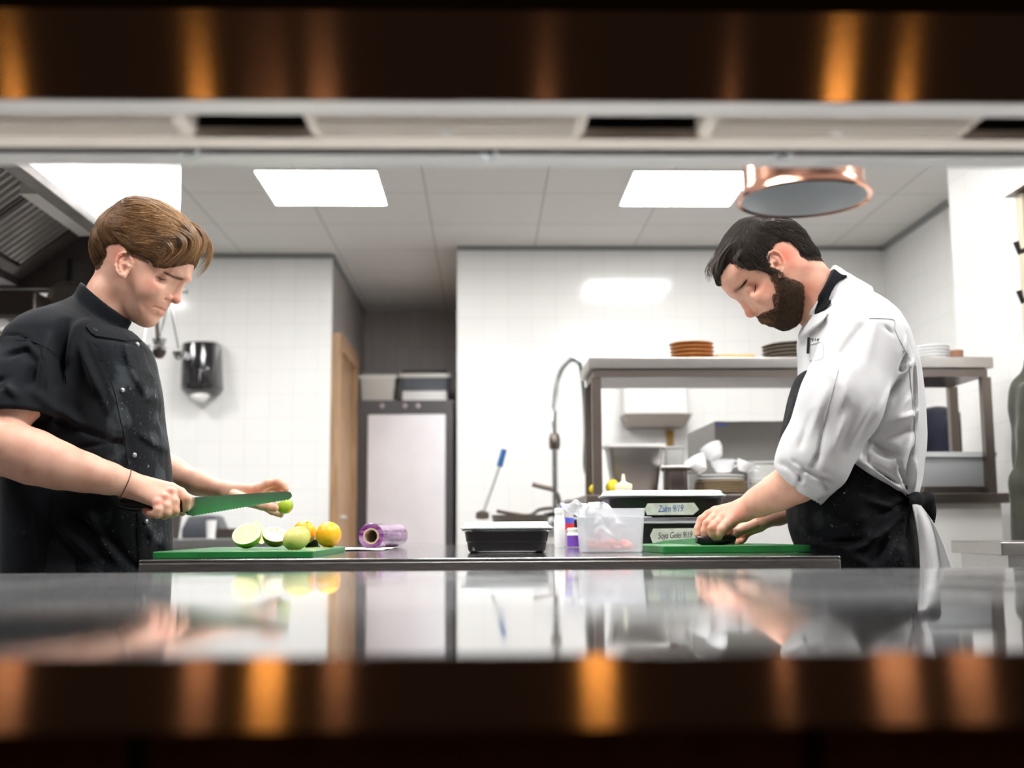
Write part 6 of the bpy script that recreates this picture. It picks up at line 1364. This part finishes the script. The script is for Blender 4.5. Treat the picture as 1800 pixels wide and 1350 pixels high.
# beard
mbf = Fld(); mbf.add(lambda p: mh_face(p)-(.0003+.36*np.clip(bmask.d(p), 0, .011)), (0,0,0), 9, k=.001)
def mh_face(p): return mprof.solid(.085, mwid)(p)
mbf.add(bmask.mask(), (0,0,0), 9, mode='i', k=.003); mbf.add(lambda p: .0010*fbm(p, 160, 21), (0,0,0), 9, mode='d')
m_b2 = hair_mat('brown_beard', (.014,.008,.005), (.095,.045,.020), (.36,.19,.09), .6)
b0, b1 = gm(1325, 592), gm(1424, 484)
mbc = sculpt('beard', mbf, (b0[0]-.01, b1[0]+.01, YM-.09, YM+.09, b0[1]-.01, b1[1]), .003, m_b2, mchef, color=lambda p: np.repeat((.12+.12*fbm(p, 60, 4))[:, None], 3, 1))
bflow = flowfield([(1350,500,.5,1),(1370,515,.6,.9),(1395,530,.5,.9),(1365,530,.3,1),(1355,545,-.1,1),(1375,550,.3,1),(1400,555,.2,1),(1380,572,.2,.6),(1345,558,.5,.9),(1335,562,.2,1),(1362,556,.7,.8),(1365,572,.3,.9)], YM)
pts = surf_points(mbc, 15000, keep=lambda p: (mbf(p) < .004) & (bmask.d(p) > -.001), seed=9)
strands('beard_strands', m_b2, mbf, pts, bflow, mchef, n=5, step=.0030, rad=.00030, lift=(.0001, .0022), lens=(.4, 1.3), wob=.45, clump=.3, tone=lambda r_, h, g: np.clip(.08+.25*h+.45*g.uniform(0, 1, len(r_))**2+.45*np.clip((gm(1362, 555)[0]-r_[:, 0])/.03, 0, 1), 0, 1), seed=10, endlift=1.2)
mbody = [c for c in kids(mchef) if c.name.startswith('body')][0]
pts = surf_points(mbody, 500000, keep=lambda p: (p[:, 2] > gm(1440, 592)[1]) & (bmask.d(p) > -.007) & (bmask.d(p) < .003) & (p[:, 0] < gm(1402, 540)[0]) & ~((np.abs(p[:, 1]-YM) > .066) & (np.hypot(p[:, 0]-gm(1363, 464)[0], p[:, 2]-gm(1363, 464)[1]) < .036)), seed=13)[:4500]
strands('beard_edge', m_b2, mh, pts, bflow, mchef, n=4, step=.0020, rad=.00022, lift=(.0001, .0010), lens=(.4, 1.2), wob=.4, tone=lambda r_, h, g: .15+.5*g.uniform(0, 1, len(r_)))
pts = surf_points(mbody, 500000, keep=lambda p: (p[:, 2] > gm(1440, 500)[1]) & (mmask.d(p) > -.009) & (mmask.d(p) < .003) & (p[:, 0] > gm(1344, 470)[0]) & ~((np.abs(p[:, 1]-YM) > .066) & (np.hypot(p[:, 0]-gm(1363, 464)[0], p[:, 2]-gm(1363, 464)[1]) < .036)), seed=14)[:4500]
strands('short_hairline', m_h2, mh, pts, mflow, mchef, n=4, step=.0024, rad=.00024, lift=(.0001, .0010), lens=(.4, 1.2), wob=.3, tone=lambda r_, h, g: .1+.4*g.uniform(0, 1, len(r_)))
# jacket
mtor = Prof([(1452,520),(1458,490),(1466,470),(1476,478),(1495,495),(1514,511),(1540,531),(1558,551),(1577,584),(1591,620),(1602,652),(1609,694),(1613,735),(1615,770),(1613,800),(1609,830),(1603,870),(1600,940),(1400,940),(1392,840),(1394,780),(1396,730),(1402,690),(1412,655),(1412,630),(1408,600),(1411,580),(1420,560),(1438,538)], YM, blur=.005, h=.002)
mj = Fld()
def mtw(p): return np.interp(p[:, 2], [.98, 1.15, 1.32, 1.43, 1.53], [.178, .180, .20, .175, .12])
mj.add(mtor.solid(.11, mtw), (gm(1510,700)[0], YM, gm(1510,700)[1]), .4, k=.001)
mhem = Prof([(1300,400),(1700,400),(1700,840),(1634,846),(1620,872),(1606,884),(1596,882),(1580,870),(1552,852),(1520,836),(1490,812),(1440,800),(1300,800)], 2.40, blur=.003, h=.002)
mj.add(mhem.mask(), (0,0,0), 9, mode='i', k=.012)
mj.ell(P3(1512, 600, 2.41), (.085, .095, .090), k=.05)
s0, s1, s2 = [np.array(P3(*v)) for v in ((1515, 610, 2.375), (1480, 705, 2.335), (1430, 808, 2.355))]
ms = Fld(); ms.chain([(*s0, .088), (*s1, .083), (*s2, .072)], k=.03); ms.cone(s2, np.array(P3(1405, 838, 2.39)), .070, .058, k=.03)
cn0, cn1 = np.array(P3(1420, 818, 2.37)), np.array(P3(1388, 858, 2.405)); cdir = (cn1-cn0)/np.linalg.norm(cn1-cn0)
cdir = np.array([-.60, .28, -.75]); cdir /= np.linalg.norm(cdir); cpl = np.array(P3(1401, 853, 2.40))
mj.add(lambda p: smax(ms(p), (p-cpl) @ cdir, .006), s1, .30, k=.018)
mb_ = Fld(); mb_.chain([(*(cpl-cdir*.05), .0690), (*(cpl+cdir*.01), .0635)], k=.01)
def mband(p): d = (p-cpl) @ cdir; return smax(smax(mb_(p)+.0022*np.sin(p[:, 1]*60+p[:, 0]*25), d-.004, .007), -d-.046-.008*np.sin(p[:, 1]*25), .006)
mj.add(mband, cpl-cdir*.02, .12, k=.003)
mj.add(lambda p: np.maximum(np.linalg.norm(np.cross(p-cpl, cdir), axis=1)-.0555, -((p-cpl) @ cdir)-.03), cpl, .085, mode='s', k=.006)
mj.chain([P3(1500, 620, 2.66, .080), P3(1470, 740, 2.73, .072), P3(1438, 835, 2.715, .060)], k=.04)
mt_a, mt_b = np.array(P3(1466, 466, YM)), np.array(P3(1408, 566, YM)); tvm = mt_b-mt_a; tnm = np.cross(tvm, [0, 1., 0]); tnm /= np.linalg.norm(tnm); tnm = -tnm if tnm[0] > 0 else tnm
mc_t, mc_b = np.array(P3(1437, 516, YM)), np.array(P3(1466, 533, YM)); cm = (mc_t-mc_b)/np.linalg.norm(mc_t-mc_b)
def mcol(p):
    q = p-mc_b; w = q-(q @ cm)[:, None]*cm; lat = w[:, 1]; inp = np.sqrt(np.maximum((w**2).sum(1)-lat*lat, 0)); return np.sqrt((inp/.0745)**2+(lat/.0700)**2)*.071-.071
mj.add(lambda p: smax(np.maximum(mcol(p), (p-mt_a) @ tnm), -((p-mc_b) @ cm)-.055, .004), (mc_t+mc_b)/2, .14, k=.004)
mj.add(lambda p: np.maximum(mcol(p)+.0095, -((p-mc_b) @ cm)), (mc_t+mc_b)/2+cm*.03, .2, mode='s', k=.002)
mj.add(folds([(1460,545,1436,575,5,.008),(1462,548,1440,600,4,-.006),(1500,580,1452,645,6,-.007),(1520,570,1490,660,9,.006),(1536,582,1552,596,4,-.006),(1580,600,1575,625,3,.005),(1582,626,1570,655,4,-.010),(1572,655,1582,652,4,-.011),(1597,636,1575,662,6,.009),(1575,665,1556,700,6,-.009),(1600,640,1602,760,2,-.003),(1604,640,1609,740,3,.004),
    (1555,690,1535,760,6,-.010),(1535,760,1512,800,5,-.010),(1470,650,1452,720,10,.006),(1430,690,1400,770,9,.007),(1410,730,1392,790,5,-.006),(1460,740,1440,800,9,.007),(1430,745,1415,830,4,-.006),(1500,720,1470,790,8,.006),(1420,800,1406,830,3,-.006),(1466,675,1438,800,1.6,-.003),
    (1530,775,1572,802,7,-.012),(1530,790,1560,806,5,-.008),(1560,745,1600,728,8,.010),(1545,770,1598,756,8,-.009),(1590,700,1562,740,7,.007),(1595,770,1570,825,6,.008),(1530,820,1575,850,5,-.008),(1510,815,1580,862,4,.006),(1600,790,1590,850,4,-.008),(1605,810,1606,860,5,.009),(1572,815,1596,862,3.5,-.009),(1520,800,1524,825,1.5,-.003),
    (1528,560,1572,563,1.2,-.002),(1572,563,1600,625,1.2,-.002),(1480,500,1468,530,2.5,.003),(1550,680,1500,760,6,.005),(1425,640,1445,690,6,.004),(1448,605,1446,640,1.2,-.0018),(1422,606,1446,604,1.2,-.0018),(1425,630,1446,626,1.2,-.0015)], YM, k=1.25), (0,0,0), 9, mode='d')
cA = folds([(1368,815,1400,845,3.5,-.007),(1380,812,1430,850,3,-.006),(1398,826,1392,862,2.6,-.008),(1400,828,1455,852,3.2,-.008),(1415,845,1440,868,4,.005),(1385,845,1410,865,5,.005),(1430,852,1447,864,2,-.005)], 2.36)
mj.add(cA, (0,0,0), 9, mode='d')
mj.add(lambda p: .0030*fbm(p, 24, 51)+.0014*fbm(p, 60, 52), (0,0,0), 9, mode='d')
m_wj = cloth_mat('white_jacket_cloth', (.62,.62,.635), (.68,.68,.69), .85, weave=.35)
sculpt('jacket', mj, (at(1345, 850, 2.3).x, gm(1640, 780)[0]+.03, 2.19, 2.83, gm(1600, 882)[1]-.05, gm(1466, 460)[1]), .0042, m_wj, mchef, slack=1.5)
# apron: skirt, bib, neck strap, waist knot
askp = Prof([(1592,800),(1500,760),(1412,770),(1394,840),(1387,882),(1390,910),(1395,934),(1402,954),(1412,975),(1420,1010),(1428,1200),(1618,1200),(1606,998),(1600,950),(1596,900)], YM, blur=.004, h=.002)
af = Fld(); af.add(askp.solid(.11, lambda p: np.interp(p[:, 2], [.7, .9, 1.02, 1.08], [.20, .190, .172, .160])), (gm(1510,1000)[0], YM, gm(1510,1000)[1]), .6, k=.001)
bibp = Prof([(1416,650),(1408,656),(1402,668),(1396,690),(1388,725),(1380,760),(1375,800),(1400,830),(1440,830),(1440,700),(1424,655)], YM, blur=.002)
af.add(bibp.solid(.03, .115), (gm(1405,740)[0], YM, gm(1405,740)[1]), .2, k=.012)
af.add(folds([(1420,880,1405,950,8,.006),(1604,885,1560,925,3,.008),(1560,925,1500,965,5,.009),(1500,965,1430,955,8,.006),(1600,890,1580,960,4,-.006),(1590,900,1575,990,6,.007),(1550,945,1530,990,6,-.009),(1525,950,1460,955,5,-.009),(1515,905,1490,925,6,.004),(1470,960,1520,995,7,.006),(1560,960,1545,1000,4,.006),
    (1600,880,1540,905,3,-.006),(1595,872,1560,868,2,-.006),(1520,880,1570,895,5,.005),(1480,900,1440,930,10,.004)], YM), (0,0,0), 9, mode='d')
af.add(lambda p: .0020*fbm(p, 24, 61), (0,0,0), 9, mode='d')
m_ap = cloth_mat('black_apron_cloth', (.0045,.005,.007), (.008,.009,.012), .8, stain=(.45,.48,.5), sheen=0.)
sculpt('apron', af, (gm(1378, 800)[0]-.02, gm(1640, 1100)[0]+.03, 2.30, 2.74, .58, gm(1416, 645)[1]), .005, m_ap, mchef, color=lambda p: np.repeat((.35+0*p[:, :1]), 3, 1), slack=1.5)
def ribbon(name, pts, wd, m, parent, base, thick=.002, f=None, off=.003):
    """flat band through points; wd = half-width vectors"""
    C_ = cr([Vector(p) for p in pts], 6); Wd = cr([Vector(w) for w in wd], 6); q_ = MB(); vs = []
    for c, w in zip(C_, Wd):
        row = []
        for k in range(7):
            x = np.array(c+w*(k/3.-1))
            if f is not None:
                for _ in range(6): x = x-grad(f, x[None])[0]*(f(x[None])[0]-off)*.9
            row.append(Vector(x)-base)
        vs += row
    n = len(C_); q_.add(vs, [(i*7+k, i*7+k+1, (i+1)*7+k+1, (i+1)*7+k) for i in range(n-1) for k in range(6)], True)
    o = q_.build(name, m, parent); sd = o.modifiers.new('s', 'SOLIDIFY'); sd.thickness = thick; sd.offset = 0; return o
def Vp(px, py, Y): return at(px, py, Y)
sf2, (slo, shi) = shell_patch('neck_strap', [(1462,463),(1470,470),(1489,486),(1478,492),(1468,502),(1461,514),(1456,528),(1448,541),(1438,552),(1436,545),(1440,525),(1443,508),(1450,490)], mj, YM, m_ap, mchef, off=.0045, Yp=2.45, both=True)
G = Fld(); G.add(sf2, (0,0,0), 9, k=.001)
sculpt('neck_strap', G, (slo[0]-.02, shi[0]+.03, YM-.15, YM+.15, slo[1]-.03, shi[1]+.03), .0024, m_ap, mchef, slack=2.)
ribbon('waist_tie', [Vp(1594, 866, 2.36), Vp(1604, 874, 2.40), Vp(1612, 880, 2.50), Vp(1610, 880, 2.62)], [Vector((0, 0, .014))]*4, m_ap, mchef, m_base)
kn = Fld(); kn.chain([P3(1600, 882, 2.345, .010), P3(1608, 880, 2.36, .014), P3(1616, 884, 2.38, .010)], k=.01); kn.chain([P3(1612, 876, 2.37, .012), P3(1628, 880, 2.39, .016), P3(1641, 894, 2.40, .006)], k=.012); kn.chain([P3(1614, 884, 2.38, .010), P3(1632, 900, 2.40, .014), P3(1640, 918, 2.41, .008)], k=.012)
kn.add(lambda p: .002*fbm(p, 70, 71), (0,0,0), 9, mode='d')
sculpt('apron_knot', kn, (at(1590, 880, 2.36).x, at(1655, 880, 2.36).x, 2.30, 2.45, at(1600, 930, 2.36).z, at(1600, 860, 2.36).z), .003, m_ap, mchef)
# white cloth tucked at the waist
tf = [((1602, 886), (1614, 884)), ((1606, 905), (1630, 902)), ((1611, 930), (1647, 925)), ((1615, 960), (1660, 955)), ((1617, 985), (1668, 982)), ((1618, 1010), (1680, 1012)), ((1620, 1040), (1684, 1044))]
q_ = MB(); vs = []; n = 16
for r_, (a, b) in enumerate(tf):
    for k in range(n+1):
        u = k/n; v = at(a[0]+(b[0]-a[0])*u, a[1]+(b[1]-a[1])*u, 2.335+.02*u+.010*math.sin(u*9+r_*.5)*min(1, r_/3)); vs.append(v-m_base)
q_.add(vs, [(i*(n+1)+k, i*(n+1)+k+1, (i+1)*(n+1)+k+1, (i+1)*(n+1)+k) for i in range(len(tf)-1) for k in range(n)], True)
o = q_.build('side_towel', m_wj); o.data.transform(Matrix.Translation(m_base)); rebase(o, Vector(at(1608, 886, 2.34))); o.modifiers.new('s', 'SOLIDIFY').thickness = .004; sb = o.modifiers.new('sub', 'SUBSURF'); sb.levels = 1; sb.render_levels = 1
tag(o, 'white cloth tucked into the bearded chef\'s apron tie at his hip', 'towel')
m_seamw = mat('grey_seam', (.42,.42,.43), .9)
seam('sleeve_seam', [(1474,650),(1466,680),(1455,720),(1443,770),(1432,805)], mj, m_seamw, mchef, m_base, r=.0009)
seam('yoke_seam', [(1528,560),(1548,560),(1571,563),(1573,580),(1582,600),(1596,624)], mj, m_seamw, mchef, m_base, r=.0009)
seam('back_seam', [(1598,640),(1602,690),(1607,740),(1608,780),(1604,800)], mj, m_seamw, mchef, m_base, r=.0009)
seam('chest_pocket', [(1423,607),(1445,603),(1446,630),(1424,634)], mj, m_seamw, mchef, m_base, r=.0008)
# pen in the sleeve/chest pocket and embroidered mark
pc_ = on_surf(mj, 1424, 606, 2.22); MB().tube([pc_+Vector((-.003, -.002, .016))-m_base, pc_+Vector((-.006, -.001, -.020))-m_base], .0032, n=8).build('pen', m_blk, mchef)
em = MB()
for k, (dx, w, h0, h1) in enumerate(((0, .0022, 0, 1), (.0035, .004, .8, 1), (.0035, .002, 0, .5), (.0075, .0022, 0, 1), (.0105, .0035, .45, .62), (.0135, .0022, 0, 1), (.0175, .002, .1, .9), (.020, .0022, 0, 1), (.0005, .022, -.12, .02))):
    for py in (597,):
        c = on_surf(mj, 1422.5+dx*800, py+3, 2.22); em.box(c.x-m_base.x, c.x-m_base.x+w, c.y-m_base.y-.0015, c.y-m_base.y+.003, c.z+.010*h0-.004, c.z+.010*h1-.004)
em.build('embroidered_mark', m_blk, mchef)
tr = Fld(); X0_ = gm(1512, 980)[0]
tr.ell((X0_, YM, .88), (.105, .155, .13), k=.03)
for s_ in (-1, 1): tr.chain([(X0_, YM+s_*.088, .84, .088), (X0_-.02, YM+s_*.11, .48, .080), (X0_, YM+s_*.12, .11, .067)], k=.03)
tr.add(lambda p: .003*fbm(p, 22, 31), (0,0,0), 9, mode='d')
sculpt('trousers', tr, (X0_-.2, X0_+.2, YM-.21, YM+.21, .05, 1.0), .012, m_trs, mchef); shoes(X0_, YM, -1, mchef)

# ---- his knife and the pieces of fish he cuts
kp = [Vector(P3(a, b, c)) for a, b, c in ((1224, 948.5, 2.462), (1240, 951.5, 2.465), (1262, 950.5, 2.475), (1280, 948, 2.490), (1289, 947, 2.498))]; t = thing('kitchen_knife', 'black handled knife held over the right green cutting board', 'knife', kp[1])
MB().tube([p-kp[1] for p in kp], [.0075, .0110, .0108, .0105, .0085], n=14).build('handle', m_blk, t)
bm_ = MB(); A_, B2 = kp[0]-kp[1]+Vector((.003, .002, -.002)), Vector(P3(1150, 951.5, 2.58))-kp[1]
B2.z = BZ2+.004-kp[1].z; nn = (B2-A_).normalized(); up_ = Vector((.0, -.35, .94)); 
bm_.add([A_-up_*.010, B2, A_+up_*.006+nn*.06*0, A_+nn*.10+up_*.004, A_-up_*.010+Vector((0, .002, 0)), B2+Vector((0, .001, 0)), A_+up_*.006+Vector((0, .002, 0)), A_+nn*.10+up_*.004+Vector((0, .002, 0))], [(0,1,3,2), (4,6,7,5), (0,4,5,1), (1,5,7,3), (3,7,6,2), (2,6,4,0)])
bm_.build('blade', m_bl, t)
sf = Fld()
for k in range(9): v = P3(random.uniform(1260, 1282), 940, 2.55+random.uniform(-.03, .03)); sf.ell((v[0], v[1], BZ2+.006+random.uniform(0, .012)), (.012, .010, .006), k=.004)
sf.add(lambda p: BZ2-p[:, 2], (0,0,0), 9, mode='i', k=.001)
c = at(1271, 940, 2.55); o = sculpt('sliced_fish', sf, (c.x-.05, c.x+.05, 2.48, 2.62, BZ2-.01, BZ2+.04), .0022, m_fish); tag(o, 'slices of orange-pink fish under the bearded chef\'s fingers', 'fish', kind='stuff')

# ================================================================== third person, mostly hidden behind the shelf
Y3_ = 5.05; b3 = Vector((X(1648, Y3_), Y3_, 0)); p3 = thing('person', 'person in a dark navy jacket, only one rounded shoulder showing behind the bearded chef', 'person', b3)
h3 = Fld(); gx, gz = b3.x, lambda py: Zp(py, Y3_, 1640)
h3.ell((gx-.03, Y3_, gz(785)), (.11, .18, .13), k=.04); h3.ell((gx-.02, Y3_, gz(870)), (.11, .17, .22), k=.05); h3.chain([(gx-.05, Y3_, gz(740), .055), (gx-.15, Y3_, gz(728), .050)], k=.03); h3.ell((gx-.205, Y3_, gz(722)), (.088, .078, .105), k=.02); h3.cone((gx-.28, Y3_, gz(722)), (gx-.305, Y3_, gz(732)), .012, .014, k=.02)
h3.ell((gx-.02, Y3_, .93), (.12, .17, .14), k=.05)
for s_ in (-1, 1):
    h3.chain([(gx, Y3_+s_*.09, .86, .085), (gx, Y3_+s_*.1, .48, .06), (gx, Y3_+s_*.11, .08, .045)], k=.03); h3.chain([(gx, Y3_+s_*.20, gz(770), .055), (gx-.08, Y3_+s_*.22, gz(860), .045), (gx-.28, Y3_+s_*.14, gz(880), .032), (gx-.36, Y3_+s_*.12, gz(884), .028)], k=.03)
sculpt('body', h3, (gx-.42, gx+.2, Y3_-.32, Y3_+.32, .03, gz(660)), .010, mat('plain_skin', (.6,.38,.3), .5), p3)
j3 = Fld(); j3.ell((gx-.01, Y3_, gz(783)), (.155, .235, .175), k=.06); j3.ell((gx-.02, Y3_, gz(870)), (.135, .20, .25), k=.06)
for s_ in (-1, 1): j3.chain([(gx, Y3_+s_*.20, gz(772), .075), (gx-.08, Y3_+s_*.22, gz(860), .062)], k=.04)
sculpt('jacket', j3, (gx-.25, gx+.2, Y3_-.34, Y3_+.34, gz(1000), gz(715)), .010, cloth_mat('navy_cloth', (.010,.012,.025), (.016,.018,.034), .85), p3)
t3 = Fld(); t3.ell((gx-.02, Y3_, .93), (.14, .19, .15), k=.05)
for s_ in (-1, 1): t3.chain([(gx, Y3_+s_*.09, .86, .10), (gx, Y3_+s_*.1, .48, .078), (gx, Y3_+s_*.11, .11, .065)], k=.03)
sculpt('trousers', t3, (gx-.2, gx+.2, Y3_-.25, Y3_+.25, .05, 1.1), .014, m_trs, p3); hh = Fld(); hh.ell((gx-.195, Y3_, gz(719)), (.096, .086, .108), k=.02); hh.add(lambda p: (gx-.235-p[:, 0])*.7+(gz(730)-p[:, 2])*.7, (0,0,0), 9, mode='i', k=.004)
sculpt('hair', hh, (gx-.32, gx-.05, Y3_-.12, Y3_+.12, gz(800), gz(660)), .008, m_h2, p3, color=lambda p: np.full((len(p), 3), .2)); shoes(gx, Y3_, -1, p3)
